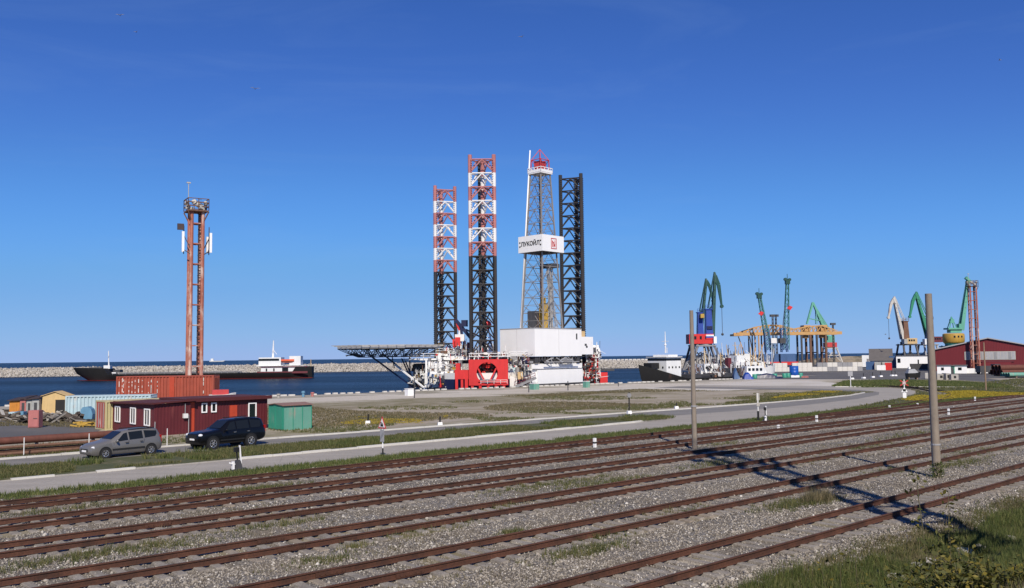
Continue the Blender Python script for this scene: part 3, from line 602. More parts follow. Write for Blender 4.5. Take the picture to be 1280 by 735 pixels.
# --- breakwater across the harbour
bw = [(-420, 430), (-274, 479), (-95, 540), (74, 556), (120, 562)]
mb = MB(); rings = []
for i, (x, y) in enumerate(bw):
    rings.append([Vector((x, y, -4)), Vector((x, y + 3, -1.2)), Vector((x, y + 8, 1.8)), Vector((x, y + 14, 2.2)), Vector((x, y + 20, -4))])
mb.loft(rings); struct(mb.build('breakwater', MT['rock']))
PX, PY, PZ, PR = [], [], [], []
A = np.array(bw, float); seg = np.hypot(*np.diff(A, axis=0).T); cum = np.concatenate([[0], np.cumsum(seg)])
s = rng.uniform(0, cum[-1], 16000); bx_, by_ = np.interp(s, cum, A[:, 0]), np.interp(s, cum, A[:, 1]); q = rng.uniform(0, 1, 16000); o_ = q * 11
zz = np.interp(o_, [0, 3, 8, 14], [-2.6, -1.0, 1.9, 2.4])
o = rocks('armour_stone', np.stack([bx_, by_ + o_, zz], -1), rng.uniform(.4, .95, 16000), MT['rock'], .8); stuff(o, 'pale armour stones heaped along the harbour breakwater', 'rocks')
mb = MB()
for i in range(46):
    x = 38 + i * 2.6; mb.box((x, np.interp(x, A[:, 0], A[:, 1]) + 12, 2.75), (2.1, 1.6, 1.1))
o = mb.build('parapet_block', MT['block_white']); stuff(o, 'row of white parapet blocks on top of the breakwater', 'wall')
# sandy mounds at the end of the harbour
def mound(name, cx, cy, lx, ly, h, mt, seed):
    nx, ny = 40, 16; r = np.random.default_rng(seed); a, b = np.meshgrid(np.linspace(-1, 1, nx), np.linspace(-1, 1, ny), indexing='ij')
    zz = h * np.clip(1 - a ** 2, 0, 1) ** .6 * np.clip(1 - b ** 2, 0, 1) * (1 + .35 * wob(a * 9 + seed, b * 3, 1.0)) - .3
    I = np.arange(nx * ny).reshape(nx, ny); Q = np.stack([I[:-1, :-1], I[1:, :-1], I[1:, 1:], I[:-1, 1:]], -1).reshape(-1, 4)
    return struct(tri_mesh(name, np.stack([cx + a * lx, cy + b * ly, zz], -1).reshape(-1, 3), Q, mt))
P('sand', (0.3, 0.24, 0.16), rough=0.95, var=0.25, vs=0.08, wear=(0.09, 0.085, 0.05), wear_at=0.52, streak=False)
mound('dune', xat(1075, 520), 520, 46, 18, 3.6, MT['sand'], 3); mound('dune', xat(1105, 470), 470, 40, 14, 3.0, MT['sand'], 5); mound('dune', xat(1180, 430), 430, 60, 14, 2.6, MT['sand'], 8)
# ================================================================== jack-up drilling rig
RIG0 = Vector((-5.66, 176, 0)); RIGZ = R(46.2)
RIG_M = Matrix.Translation(RIG0) @ Matrix.Rotation(RIGZ, 4, 'Z'); RIG_I = RIG_M.inverted()
rig = thing('drilling_rig', 'red and white jack-up drilling rig with three lattice legs at the quay', 'drilling rig', RIG0, RIGZ)
def rw(mb, name, mt, parent=None, smooth=False):       # mesh given in place coordinates -> part of the rig
    mb.xform(RIG_I); o = mb.build(name, MT[mt], rig, smooth)
    if parent:
        o.parent = parent
    return o
def rl(mb, name, mt, parent=None, smooth=False): return mb.build(name, MT[mt], parent or rig, smooth)
hullp = [(-5, -2.5), (-2, -5.5), (25, -5.5), (33, -3), (33, 4), (24, 34), (9, 34), (-5, 6)]
m = MB().prism(hullp, -3.2, 1.5); hull = rl(m, 'hull', 'navy')
m = MB().prism([(a * .995 + .05, b * .995) for a, b in hullp], 1.5, 2.7); rl(m, 'deck_edge', 'white_worn', hull)
BAY = 2.75
def leg(cx, cy, th0, painted, bottom=-6.0, top=45.6):
    rad = 2.72; ch = [Vector((cx + rad * math.sin(th0 + k * 2.0944), cy - rad * math.cos(th0 + k * 2.0944), 0)) for k in range(3)]
    nb = int((top - bottom) / BAY); bands = {}
    def seg(key): return bands.setdefault(key, MB())
    for i in range(nb):
        z1 = top - .9 - i * BAY; z0 = z1 - BAY
        key = ('r%d' % i if i % 2 == 0 else 'w%d' % i) if (painted and i < 7) else 'd'
        s = seg(key)
        for k in range(3):
            c, d = ch[k], ch[(k + 1) % 3]
            s.tube(c + Vector((0, 0, z0)), c + Vector((0, 0, z1 + (.9 if i == 0 else 0))), .40, n=8, caps=(i == 0))
            mid = (c + d) / 2
            s.tube(c + Vector((0, 0, z1)), d + Vector((0, 0, z1)), .15, n=5, caps=False)
            s.tube(mid + Vector((0, 0, z1 - .05)), c + Vector((0, 0, z0 + .1)), .14, n=5, caps=False)
            s.tube(mid + Vector((0, 0, z1 - .05)), d + Vector((0, 0, z0 + .1)), .14, n=5, caps=False)
            out = (c - Vector((cx, cy, 0))).normalized(); tn = Vector((-out.y, out.x, 0))
            for q in range(6):                                  # rack teeth on both sides of the chord
                zz = z0 + (q + .5) * BAY / 6
                s.box(c + tn * .47 + Vector((0, 0, zz)), (.26, .22, .22), math.atan2(tn.y, tn.x)); s.box(c - tn * .47 + Vector((0, 0, zz)), (.26, .22, .22), math.atan2(tn.y, tn.x))
        if i % 2 == 0:
            ms = [(ch[k] + ch[(k + 1) % 3]) / 2 + Vector((0, 0, z1)) for k in range(3)]
            for k in range(3): s.tube(ms[k], ms[(k + 1) % 3], .1, n=4, caps=False)
    main = rw(bands.pop('d'), 'leg', 'leg_dark', smooth=40)
    for key, s in bands.items(): rw(s, 'painted_band', 'faded_red' if key[0] == 'r' else 'band_white', main, 40)
    return main
LF = (-5.66, 176.0); LL = (xat(555, 208), 208.0); LR = (xat(718, 196), 196.0)
l1 = leg(*LF, R(60), True); l1['label'] = 'nearest lattice leg, red and white above, dark below'
l2 = leg(*LL, R(78), True); l2['label'] = 'farthest lattice leg, red and white above, dark below'
l3 = leg(*LR, R(-81), False); l3['label'] = 'all dark lattice leg behind the derrick'
# ladder and hose trunk inside the nearest leg
m = MB()
m.tube((-6.3, 176.8, 3), (-6.3, 176.8, 44.5), .28, n=6)
for k in range(15): m.box((-6.3, 176.8, 6 + k * 2.5), (.7, .7, .12))
rw(m, 'raw_water_tower', 'leg_dark')

# jack house round the nearest leg: red face with an arched opening
def pierced(x0, x1, z0, z1, cx, cz, r, y, th, n=32, ysc=1.0):
    out, inn = [], []
    for i in range(n):
        a = 2 * math.pi * i / n; dx, dz = math.cos(a), math.sin(a)
        inn.append((cx + r * dx, cz + r * dz * ysc)); k = min(((x1 - cx) / dx if dx > 1e-6 else 1e9), ((x0 - cx) / dx if dx < -1e-6 else 1e9), ((z1 - cz) / dz if dz > 1e-6 else 1e9), ((z0 - cz) / dz if dz < -1e-6 else 1e9))
        out.append((cx + k * dx, cz + k * dz))
    for px_, pz_ in ((x0, z0), (x1, z0), (x1, z1), (x0, z1)):
        j = min(range(n), key=lambda i: (out[i][0] - px_) ** 2 + (out[i][1] - pz_) ** 2); out[j] = (px_, pz_)
    mk = lambda L, yy: [Vector((p[0], yy, p[1])) for p in L]
    mb = MB(); mb.loft([mk(out, y + th), mk(out, y), mk(inn, y), mk(inn, y + th)], caps=False); return mb
JX0, JX1 = xat(585, 170), xat(634, 170)
jf = rw(pierced(JX0, JX1, .4, 5.3, xat(608, 170), 2.75, 2.0, 170, .35), 'jack_house', 'red')
m = MB(); m.bx(JX0, JX0 + .3, 170.36, 177.5, .4, 5.3); m.bx(JX1 - .3, JX1, 170.36, 177.5, .4, 5.3); m.bx(JX0 + .31, JX1 - .31, 170.36, 173.2, 4.9, 5.29)
m.bx(JX0 + .31, JX1 - .31, 177.0, 177.4, .4, 5.2); rw(m, 'side_wall', 'red', jf)
m = MB(); cx = xat(608, 170)
m.bar((cx - 1.7, 169.9, 3.6), (cx - .5, 169.9, 1.2), .28); m.bar((cx + 1.7, 169.9, 3.6), (cx + .5, 169.9, 1.2), .28); m.bar((cx - 1.7, 169.9, 1.2), (cx + 1.7, 169.9, 1.2), .25); rw(m, 'brace', 'red', jf)
m = MB()
for k in range(5): m.bar((cx - 1.5 + k * .75, 172.8, 1), (cx - 1.5 + k * .75, 172.8, 4.3), .1)
m.bar((cx - 1.6, 172.7, 1.4), (cx + 1.4, 172.7, 4.0), .14); m.bar((cx + 1.6, 172.7, 1.4), (cx - 1.4, 172.7, 4.0), .14); rw(m, 'pinion_frame', 'steel_dark', jf)
def railing(mb, p, q, h=1.1, step=1.5, r=.045, rails=2):
    p, q = Vector(p), Vector(q); n = max(1, int((q - p).length / step))
    for i in range(n + 1):
        c = p.lerp(q, i / n); mb.bar(c, c + Vector((0, 0, h)), r * 2)
    for k in range(rails): mb.bar(p + Vector((0, 0, h * (k + 1) / rails)), q + Vector((0, 0, h * (k + 1) / rails)), r * 2)
m = MB(); railing(m, (JX0, 170.2, 5.31), (JX1, 170.2, 5.31)); railing(m, (JX0, 170.2, 5.31), (JX0, 177, 5.31)); railing(m, (cx - 1.2, 169.6, .7), (JX1 - .2, 169.6, .7), .7, 1.2, .03); rw(m, 'railing', 'white', jf)
m = MB(); x0, x1 = xat(567.5, 171), JX0 - .01
m.bx(x0, x1, 171, 175, 1.6, 3.3); m.bx(x0 + .2, x0 + 1.0, 171, 174.6, 3.31, 4.6); m.bx(x0 + .1, x0 + .6, 171, 172, -.5, 1.59); m.bx(x1 - .8, x1 - .2, 171, 172, -.5, 1.59); m.bx(x0 + 1.15, x0 + 1.6, 171.1, 172, -.5, 1.59)
for k in range(5): m.bx(JX0 + .4 + k * 1.5, JX0 + .9 + k * 1.5, 170.1, 171, -.8, .38)
m.xform(RIG_I); m.split('jack_foot', MT['red'], jf)
# jack house at the right-hand leg
m = MB(); X0, X1 = xat(729, 189), xat(747, 190)
m.bx(X0 + .9, X1, 190.5, 196, .3, 5.3); m.plate([(X0, 190, .2), (X0 + 2.9, 190, .2), (X0 + 2.2, 190, 5.2), (X0 + 1.6, 190, 5.2)], (0, 1, 0), .45)
m.bar((X0, 189.8, 3.9), (X0 + 1.4, 189.8, 5.1), .35); m.bar((X0 + .1, 189.8, 4.0), (X0 + .1, 189.8, .4), .35); m.bx(X0, X1 + .4, 189.4, 190, 1.0, 1.35); m.bx(X1 + .05, X1 + 1.9, 190.6, 194, -.3, 2.2)
m.bx(X0 + .3, X0 + 1, 189.5, 190, -.6, .95); m.bx(X1 - 1, X1 - .4, 189.5, 190, -.6, .95); jr = rw(m, 'jack_house', 'red')
m = MB(); railing(m, (X0 + .2, 189.3, 1.36), (X1 + .3, 189.3, 1.36), .9, .8); railing(m, (X1, 190.6, 5.31), (X1 + .9, 194, 5.31), 1.1, .9); rw(m, 'railing', 'white', jr)
m = MB(); m.box((X1 + 1.6, 192, 2.75), (3.6, 2.4, .45)); m.plate([(X1 + 1.6, 191, 2.4), (X1 + 3.2, 191, 2.9), (X1 + 1.6, 191, 2.9)], (0, 1, 0), 1.6); rw(m, 'fender_platform', 'steel_dark', jr)
m = MB(); m.ring((xat(741.5, 190), 190.2, 6.6), 1.05, .34, 'Y', 24, 8); m.ring((xat(741.5, 190), 190.6, 6.6), .55, .2, 'Y', 16, 6); m.bx(X1 - .45, X1 + .05, 189.8, 191, 5.31, 8.0); m.bx(X0 + .6, X1 + .1, 190.9, 192, 5.31, 6.0); rw(m, 'hose_reel', 'white', None, 40)

# drill floor: two white clad boxes, cantilever and clutter between them (rig axes)
bx0, by0 = 6.4, -7.7
zb, zt = 5.75, 11.35
m = MB().bx(bx0, bx0 + 14.4, by0, by0 + 9.5, zb, zt - .02); box1 = rl(m, 'wind_wall', 'white')
m = MB().bx(bx0 + 14.41, bx0 + 18.2, by0 + .02, by0 + 9.4, zb + .3, zt - 1.65); rl(m, 'wind_wall', 'white')
m = MB()
for k in (4,): m.bx(bx0 + k * 1.8 - .02, bx0 + k * 1.8 + .02, by0 - .02, by0 + .01, zb + .1, zt - .1)
for k in (3,): m.bx(bx0 - .02, bx0 + .01, by0 + k * 1.6 - .02, by0 + k * 1.6 + .02, zb + .1, zt - .1)
m.bx(bx0 - .05, bx0 + 14.42, by0 - .06, by0 - .001, zt - .14, zt + .02); m.bx(bx0 - .05, bx0 - .001, by0 + .001, by0 + 9.5, zt - .14, zt + .02)
rl(m, 'panel_seam', 'galv', box1)
m = MB(); m.bx(bx0 + 12.6, bx0 + 13.0, by0 - .05, by0 - .005, zt - 2.2, zt - 1.0); m.bx(bx0 + 15.4, bx0 + 16.0, by0 - .05, by0 + .01, zb + 2.1, zb + 2.5); m.bx(bx0 + 15.8, bx0 + 16.3, by0 - .05, by0 + .01, zb + 1.7, zb + 2.09); rl(m, 'vent', 'steel_dark', box1)
m = MB(); m.bx(bx0 + 14.6, bx0 + 18.0, by0 + 2, by0 + 8, zt - 1.64, zt - .4); rl(m, 'roof_unit', 'tan')
m = MB(); m.bx(bx0 + .4, bx0 + 1.3, by0 + .3, 24, zb - 1.35, zb - .05); m.bx(bx0 + 13.2, bx0 + 14.1, by0 + .3, 24, zb - 1.35, zb - .05); m.bx(bx0 + 1.31, bx0 + 13.19, by0 + .6, by0 + 1.2, zb - 1.0, zb - .06)
for k in range(14): m.bx(bx0 + 1.4 + k * .85, bx0 + 1.7 + k * .85, by0 + .2, by0 + .55, zb - .3 - random.uniform(.2, 1.0), zb - .06)
rl(m, 'cantilever', 'steel_dark')
m = MB(); r_ = random.Random(3)
for k in range(9):
    a = bx0 + r_.uniform(2, 13); m.path([(a, by0 - .1, zb - .35), (a + r_.uniform(-2, 2), by0 - .1 + r_.uniform(-.2, .3), zb - .9), (a + r_.uniform(-2, 2), by0 - .2, zb - 1.5)], .11, 5)
m.bar((bx0 + 2.4, by0 - .4, zb - 1.15), (bx0 + 13, by0 - .4, zb - 1.15), .16); m.bar((bx0 + 8, by0 - .35, zb - .8), (bx0 + 11, by0 - .35, zb - .8), .22); m.bar((bx0 + 11, by0 - .35, zb - .8), (bx0 + 11, by0 - .35, zb - 1.5), .22)
rl(m, 'pipework', 'galv')
m = MB().bx(bx0 + 1.2, bx0 + 15.2, by0 + .5, by0 + 6, .35, 3.3); m.bx(bx0 - .2, bx0 + 15.2, by0 + .62, by0 + 6, 3.31, 4.25); m.bx(bx0 - .2, bx0 + 1.19, by0 + .8, by0 + 6, .6, 3.3); lowbox = rl(m, 'lower_wall', 'white')
m = MB(); m.bx(bx0 - .2, bx0 + 15.2, by0 + .4, by0 + .6, 3.2, 3.3); m.bx(bx0 + 1.0, bx0 + 15.4, by0 + .3, by0 + 1.2, .1, .33); rl(m, 'skirt', 'steel_dark', lowbox)
# clutter on deck between nearest leg and lower box
def deckbox(px0, px1, y0, y1, D, dep, name, mt):
    mb = MB().bx(xat(px0, D), xat(px1, D), D, D + dep, zat((px0 + px1) / 2, y1, D), zat((px0 + px1) / 2, y0, D)); return rw(mb, name, mt)
for a in [(636, 665, 451, 457, 176, 4, 'pipe_rack', 'steel_dark'), (637, 646, 445, 452, 177, 3, 'winch_house', 'steel_grey'), (651, 656, 447, 454, 175, 2, 'mud_tank', 'maroon'), (656.5, 661, 447, 454, 175.4, 2, 'mud_tank', 'maroon'),
          (636, 643, 458, 470, 175, 3, 'skid', 'pale_blue'), (643.5, 648, 459, 468, 174.5, 2, 'skid', 'steel_grey'), (646, 652.5, 465, 474, 172.5, 2, 'tank', 'tan'), (636, 645, 472, 484, 172, 3, 'skid', 'white_worn'), (652, 663, 456, 463, 175, 3, 'shed', 'grey_shed'),
          (530, 547, 466, 484, 181, 3, 'generator_house', 'white_worn'), (547.5, 560.5, 468, 485, 179.6, 3, 'store', 'white_worn'), (561, 571, 470, 484, 176.6, 2, 'container', 'navy'), (548, 552.5, 479, 484, 178.8, .7, 'fire_box', 'red'), (515, 531, 456, 462.5, 196, 4, 'deck_house', 'maroon'),
          (553, 585, 436, 448, 189, 9, 'accommodation', 'white_worn'), (545, 574, 441, 449, 186, 2.8, 'accommodation', 'ship_white'), (565, 569.4, 424, 434.5, 184, 1, 'engine_box', 'red'), (571.2, 573.6, 424, 431, 184, 1, 'engine_box', 'red'), (578, 581, 426, 440, 184.4, 1, 'exhaust_panel', 'maroon'), (583, 587, 428, 441, 183.8, 1, 'exhaust_panel', 'maroon'),
          (560, 600, 445, 450, 181, 5, 'walkway_deck', 'ship_white'), (505, 562, 448, 450.3, 184, 5, 'walkway_deck', 'ship_white'), (595, 618, 440, 446, 184, 6, 'deck_house', 'white_worn')]: deckbox(*a)
m = MB(); z1 = zat(550, 470, 180)
for k, px in enumerate((537, 543.5, 550, 556.5)): m.lathe([(.05, 2.7), (.45, 2.9), (.5, 3.2), (.5, 4.9), (.35, 5.2), (.05, 5.3)], (xat(px, 183 - k * .4), 183 - k * .4, -.3), 12)
rw(m, 'bulk_tank', 'ship_white', None, 40)
m = MB()
for k in range(5):
    z_ = zat(550, 457 + k * 3.2, 180); m.tube((xat(533, 181), 181, z_), (xat(562, 179.4), 179.4, z_ + random.uniform(-.1, .1)), .07 + .04 * (k % 2), n=6)
for px in (534.5, 540, 546, 553, 560): m.tube((xat(px, 180), 180, -.2), (xat(px, 180), 180, 5), .09, n=6)
rw(m, 'pipework', 'white_worn')
# lifeboat
m = MB(); lb = [(0, .05, .3), (.6, .55, .1), (1.6, .75, 0), (3.4, .75, 0), (4.4, .55, .1), (5.0, .05, .3)]
m.loft([[Vector((xat(534, 179) + x, 178.2 - w_, 2.55)), Vector((xat(534, 179) + x, 178.2 - w_ * .6, 1.75 + k_)), Vector((xat(534, 179) + x, 178.2 + w_ * .6, 1.75 + k_)), Vector((xat(534, 179) + x, 178.2 + w_, 2.55)), Vector((xat(534, 179) + x, 178.2 + w_ * .5, 2.95)), Vector((xat(534, 179) + x, 178.2 - w_ * .5, 2.95))] for x, w_, k_ in lb]); rw(m, 'lifeboat', 'ship_white', None, 40)
# gangway stairs, small details
m = MB(); p, q = at(643, 484, 169.5), at(669, 472.5, 171.5); m.bar(p, q, 1.0, .35)
rw(m, 'gangway', 'steel_grey'); m = MB(); railing(m, p, q, 1.0, 1.0); rw(m, 'railing', 'maroon')
m = MB(); railing(m, at(505, 448, 183.6), at(562, 448, 183.6), 1.0, 1.2); railing(m, at(562, 445, 180.6), at(600, 445, 180.6), 1.0, 1.2); railing(m, at(545, 441, 185.6), at(574, 441, 185.6), .9, 1.2); railing(m, at(637, 445, 176.6), at(664, 445, 176.6), .9, 1.2); rw(m, 'railing', 'ship_white')
# pedestal crane beside the nearest leg
c0 = xat(574.5, 183)
m = MB().tube((c0, 183, 2.7), (c0, 183, 11.2), .42, .36, n=10); m.bx(c0 - 1.0, c0 + .9, 182.2, 184.2, 9.0, 10.4); rw(m, 'crane_pedestal', 'ship_white', None, 40)
m = MB(); m.bar((c0, 183, 10.8), (c0 - .9, 183, 13.4), .35); m.bar((c0 + .5, 183.4, 10.4), (c0 - .8, 183, 13.4), .2); rw(m, 'crane_mast', 'red')
m = MB(); m.bar((c0 - .9, 183, 13.4), (c0 + 2.4, 183, 9.4), .5, .7); m.bar((c0 + .2, 182.6, 12.6), (c0 + .5, 182.6, 9.0), .5); m.bar((c0 + 1.2, 183, 11.4), (c0 + 4.6, 183.5, 9.6), .3); m.bx(c0 + .3, c0 + 1.6, 182.4, 183.6, 12.0, 13.3); rw(m, 'crane_boom', 'navy')
m = MB().bx(c0 - .95, c0 + .1, 181.9, 182.19, 8.0, 9.8); rw(m, 'crane_cab', 'red')
# white lattice crane seen through the nearest leg
m = MB(); x_, y_ = xat(608, 186), 186
for sx in (-1, 1):
    for sy in (-1, 1): m.bar((x_ + sx * 1.6, y_ + sy * 1.6, 6), (x_ + sx * .3, y_ + sy * .3, 11.5), .22)
for k in range(4):
    f_ = 1 - k / 4.6; zz = 6 + 5.5 * k / 4.6; m.bx(x_ - 1.6 * f_, x_ + 1.6 * f_, y_ - 1.6 * f_, y_ - 1.6 * f_ + .2, zz, zz + .25)
m.bx(x_ - 1, x_ + 1, y_ - 1, y_ + 1, 6, 8.2); rw(m, 'winch_tower', 'white')
m = MB().ball((x_, y_, 12.4), 1.0, 12); rw(m, 'winch_drum', 'red', None, True)
# helideck
hc = Vector((xat(487, 190), 190, 0)); hr = 10.7; oc = [(hc.x + hr * math.cos(R(22.5 + 45 * k)) / math.cos(R(22.5)) * .97, hc.y + hr * math.sin(R(22.5 + 45 * k)) * .97) for k in range(8)]
m = MB().prism(oc, 7.75, 8.35); hd = rw(m, 'helideck', 'galv')
m = MB()
for p, q in zip(oc, oc[1:] + oc[:1]):
    n_ = 5
    for k in range(n_):
        a = Vector((*p, 8.2)).lerp(Vector((*q, 8.2)), k / n_); o_ = (a - Vector((hc.x, hc.y, 8.2))).normalized(); m.bar(a, a + o_ * 1.2 + Vector((0, 0, .2)), .09)
    a, b = Vector((*p, 8.4)), Vector((*q, 8.4)); oa, ob_ = (a - Vector((hc.x, hc.y, 8.4))).normalized() * 1.2, (b - Vector((hc.x, hc.y, 8.4))).normalized() * 1.2; m.bar(a + oa, b + ob_, .09); m.bar(a + oa * .5, b + ob_ * .5, .07)
rw(m, 'safety_net', 'lamp_grey', hd)
m = MB(); r_ = random.Random(5)
for yy in (-7, -3.5, 0, 3.5, 7):
    hw = min(hr - .4, hr * 1.35 - abs(yy)) if abs(yy) > 4 else hr - .3; n_ = 8; z0 = 6.0
    P0 = [Vector((hc.x - hw + 2 * hw * k / n_, hc.y + yy, 7.7)) for k in range(n_ + 1)]
    lo = [Vector((hc.x - hw * .8 + 1.72 * hw * k / n_, hc.y + yy, z0 + (.8 if k == 0 else 0))) for k in range(n_ + 1)]
    for k in range(n_):
        m.bar(P0[k], P0[k + 1], .2); m.bar(lo[k], lo[k + 1], .2); m.bar(lo[k], P0[k + 1], .13); m.bar(P0[k], lo[k], .13)
    m.bar(P0[-1], lo[-1], .15)
for xx in np.linspace(-8, 9, 8): m.bar((hc.x + xx, hc.y - 7, 6.4), (hc.x + xx, hc.y + 7, 6.4), .18); m.bar((hc.x + xx, hc.y - 7, 6.2), (hc.x + xx + 2, hc.y + 7, 7.6), .1)
rw(m, 'truss', 'steel_dark', hd)
m = MB(); m.bar(at(494, 456, 187), at(537, 490, 181), .3); rw(m, 'strut', 'white', hd)
m = MB(); m.bar(at(462, 444, 190), at(519, 486, 186), .28); m.bar(at(478, 442, 196), at(500, 460, 194), .26); m.bar(at(490, 445, 192), at(493, 460, 192), .2); m.bar(at(512, 444, 188), at(513, 487, 188), .25); m.bar(at(502, 448, 190), at(512, 470, 188), .2); m.bar(at(514, 470, 188), at(506, 449, 189), .2); rw(m, 'strut', 'navy', hd)
m = MB().bx(xat(516, 189), xat(531, 189), 189, 197, -.5, 4.5); rw(m, 'bow_block', 'steel_dark')
m = MB(); m.bx(xat(531, 181.5), xat(533, 181.5), 181.5, 182, -.3, 5.2); rw(m, 'stanchion', 'white')

# small machinery, valves, cables and stanchions crowding the decks
def clutter(name, mt, zones, n, seed, smax=.5):
    r_ = random.Random(seed); m = MB()
    for k in range(n):
        px0, px1, y0, y1, D0, D1 = r_.choice(zones); px, D = r_.uniform(px0, px1), r_.uniform(D0, D1); z_ = zat(px, r_.uniform(y0, y1), D); c = Vector((xat(px, D), D, z_)); q = r_.random()
        if q < .45: m.box(c, (r_.uniform(.12, smax * 1.6), r_.uniform(.12, smax), r_.uniform(.12, smax * 1.4)), r_.uniform(0, 1.5))
        elif q < .75: m.bar(c, c + Vector((r_.uniform(-.2, .2), 0, r_.uniform(.5, 2.0))), r_.uniform(.06, .14))
        else: m.bar(c, c + Vector((r_.uniform(-2.2, 2.2), r_.uniform(-.3, .3), r_.uniform(-.9, .9))), r_.uniform(.05, .12))
    o = rw(m, name, mt); o['kind'] = 'stuff'; return o
ZA = [(532, 572, 449, 484, 176, 180), (545, 586, 430, 447, 180, 188), (570, 600, 438, 448, 180, 186), (636, 664, 446, 484, 171, 176), (514, 534, 462, 486, 184, 188)]
ZB = [(727, 750, 436, 447, 188, 192), (729, 748, 449, 478, 188.6, 189.8), (586, 633, 440, 448, 172, 176)]
clutter('deck_gear', 'white_worn', ZA + ZB, 190, 21); clutter('deck_gear', 'steel_dark', ZA + ZB + ZB, 210, 22); clutter('deck_gear', 'brown_rust', ZA + ZB, 90, 23); clutter('deck_gear', 'steel_grey', ZA + ZB, 140, 24); clutter('deck_gear', 'yellow', ZA, 22, 25, .4); clutter('deck_gear', 'navy', ZA, 40, 26); clutter('deck_gear', 'red', ZA + ZB, 26, 27, .4)
m = MB(); r_ = random.Random(31)
for k in range(110):
    c = Vector((r_.uniform(6.6, 21), r_.uniform(-6.9, -4), r_.uniform(4.35, 5.6))); q = r_.random()
    if q < .6: m.box(c, (r_.uniform(.15, .9), r_.uniform(.15, .6), r_.uniform(.15, .7)))
    else: m.bar(c, c + Vector((r_.uniform(-2, 2), 0, r_.uniform(-.3, .3))), r_.uniform(.08, .18))
o = rl(m, 'deck_gear', 'steel_grey'); o['kind'] = 'stuff'
# derrick (rig axes)
dx, dy = 13.9, -3.0; z0, z1 = zt, 43.4
def hwid(z_): return 2.95 + (1.45 - 2.95) * (z_ - z0) / (z1 - z0)
def corner(k, z_): h = hwid(z_); return Vector((dx + h * (1, 1, -1, -1)[k], dy + h * (1, -1, -1, 1)[k], z_))
m = MB(); lv = [z0 + (z1 - z0) * (1 - (1 - i / 11) ** 1.12) for i in range(12)]
for a, b in zip(lv[:-1], lv[1:]):
    for k in range(4):
        c, d = k, (k + 1) % 4; m.bar(corner(c, a), corner(c, b), .24); m.bar(corner(c, b), corner(d, b), .11); mid = (corner(c, b) + corner(d, b)) / 2
        m.bar(corner(c, a), mid, .085); m.bar(corner(d, a), mid, .085); q1 = corner(c, (a + b) / 2); q2 = corner(d, (a + b) / 2); m.bar(q1, q2, .06); m.bar(q1, corner(c, a).lerp(corner(d, a), .5), .055); m.bar(q2, corner(c, a).lerp(corner(d, a), .5), .055)
der = rl(m, 'derrick', 'derrick')
m = MB()
for px_, py_ in ((0, 0), (.5, .3)): m.bar((dx + px_, dy + py_, z0), (dx + px_, dy + py_, z1), .3)
for k in range(18): m.bar((dx - .3, dy - .2, z0 + k * 1.7), (dx + .8, dy + .5, z0 + 1.5 + k * 1.7), .08)
rl(m, 'guide_rail', 'brown_rust', der)
m = MB(); m.bx(dx - 1.0, dx + .3, dy - 1.4, dy - .1, z0, z0 + 5.2); m.bx(dx - .7, dx + 0, dy - 1.1, dy - .4, z0 + 5.2, z0 + 6.4); rl(m, 'top_drive', 'yellow', der)
m = MB(); r_ = random.Random(9)
for k in range(26): m.tube((dx + 1.1 + r_.uniform(0, 1.7), dy - 2.2 + r_.uniform(0, 2.2), z0), (dx + .9 + r_.uniform(0, 1.0), dy - 1.7 + r_.uniform(0, 1.6), z0 + 12 + r_.uniform(0, 1)), .07, n=5)
rl(m, 'drill_pipe', 'galv', der)
m = MB(); m.bx(dx - 2.9, dx - 1.5, dy - .6, dy + 1.4, z0, z0 + 3.6); m.bx(dx + .6, dx + 2.9, dy - 2.4, dy + .6, z0 + 12.6, z0 + 13.4); m.split('drawworks', MT['steel_dark'], der)
sb, st, sh = 27.0, 30.35, 3.33
m = MB()
for (xa, xb, ya, yb) in ((-sh, sh, -sh, -sh + .15), (-sh, sh, sh - .15, sh), (-sh, -sh + .15, -sh + .151, sh - .151), (sh - .15, sh, -sh + .151, sh - .151)): m.bx(dx + xa, dx + xb, dy + ya, dy + yb, sb, st)
sign = rl(m, 'sign_band', 'white', der)
m = MB().bx(dx - sh + .16, dx + sh - .16, dy - sh + .16, dy + sh - .16, sb + .1, sb + .3); rl(m, 'racking_board', 'steel_dark', der)
def text_mesh(body, size, mt, name, parent, mw, ext=.02):
    cu = bpy.data.curves.new(name, 'FONT'); cu.body = body; cu.size = size; cu.align_x = 'CENTER'; cu.align_y = 'CENTER'; cu.extrude = ext; cu.offset = size * .022
    to = bpy.data.objects.new(name, cu); COL.objects.link(to); bpy.context.view_layer.update()
    me = bpy.data.meshes.new_from_object(to.evaluated_get(bpy.context.evaluated_depsgraph_get())); bpy.data.objects.remove(to); me.materials.clear(); me.materials.append(MT[mt])
    o = bpy.data.objects.new(name, me); COL.objects.link(o); o.parent = parent; o.matrix_local = mw; return o
fm = Matrix.Translation((dx - sh - .03, dy, (sb + st) / 2)) @ Matrix.Rotation(R(-90), 4, 'Z') @ Matrix.Rotation(R(90), 4, 'X')
text_mesh('ЛУКОЙЛ', 1.22, 'black', 'lettering', der, fm)
m = MB()
for s_ in (-1, 1):
    for zz in (-.42, .42): m.bx(dx - sh - .05, dx - sh - .005, dy + s_ * 2.86 - .15, dy + s_ * 2.86 + .15, (sb + st) / 2 + zz - .15, (sb + st) / 2 + zz + .15)
rl(m, 'lettering_mark', 'black', der)
m = MB(); zc = (sb + st) / 2; ys = dy - sh; 
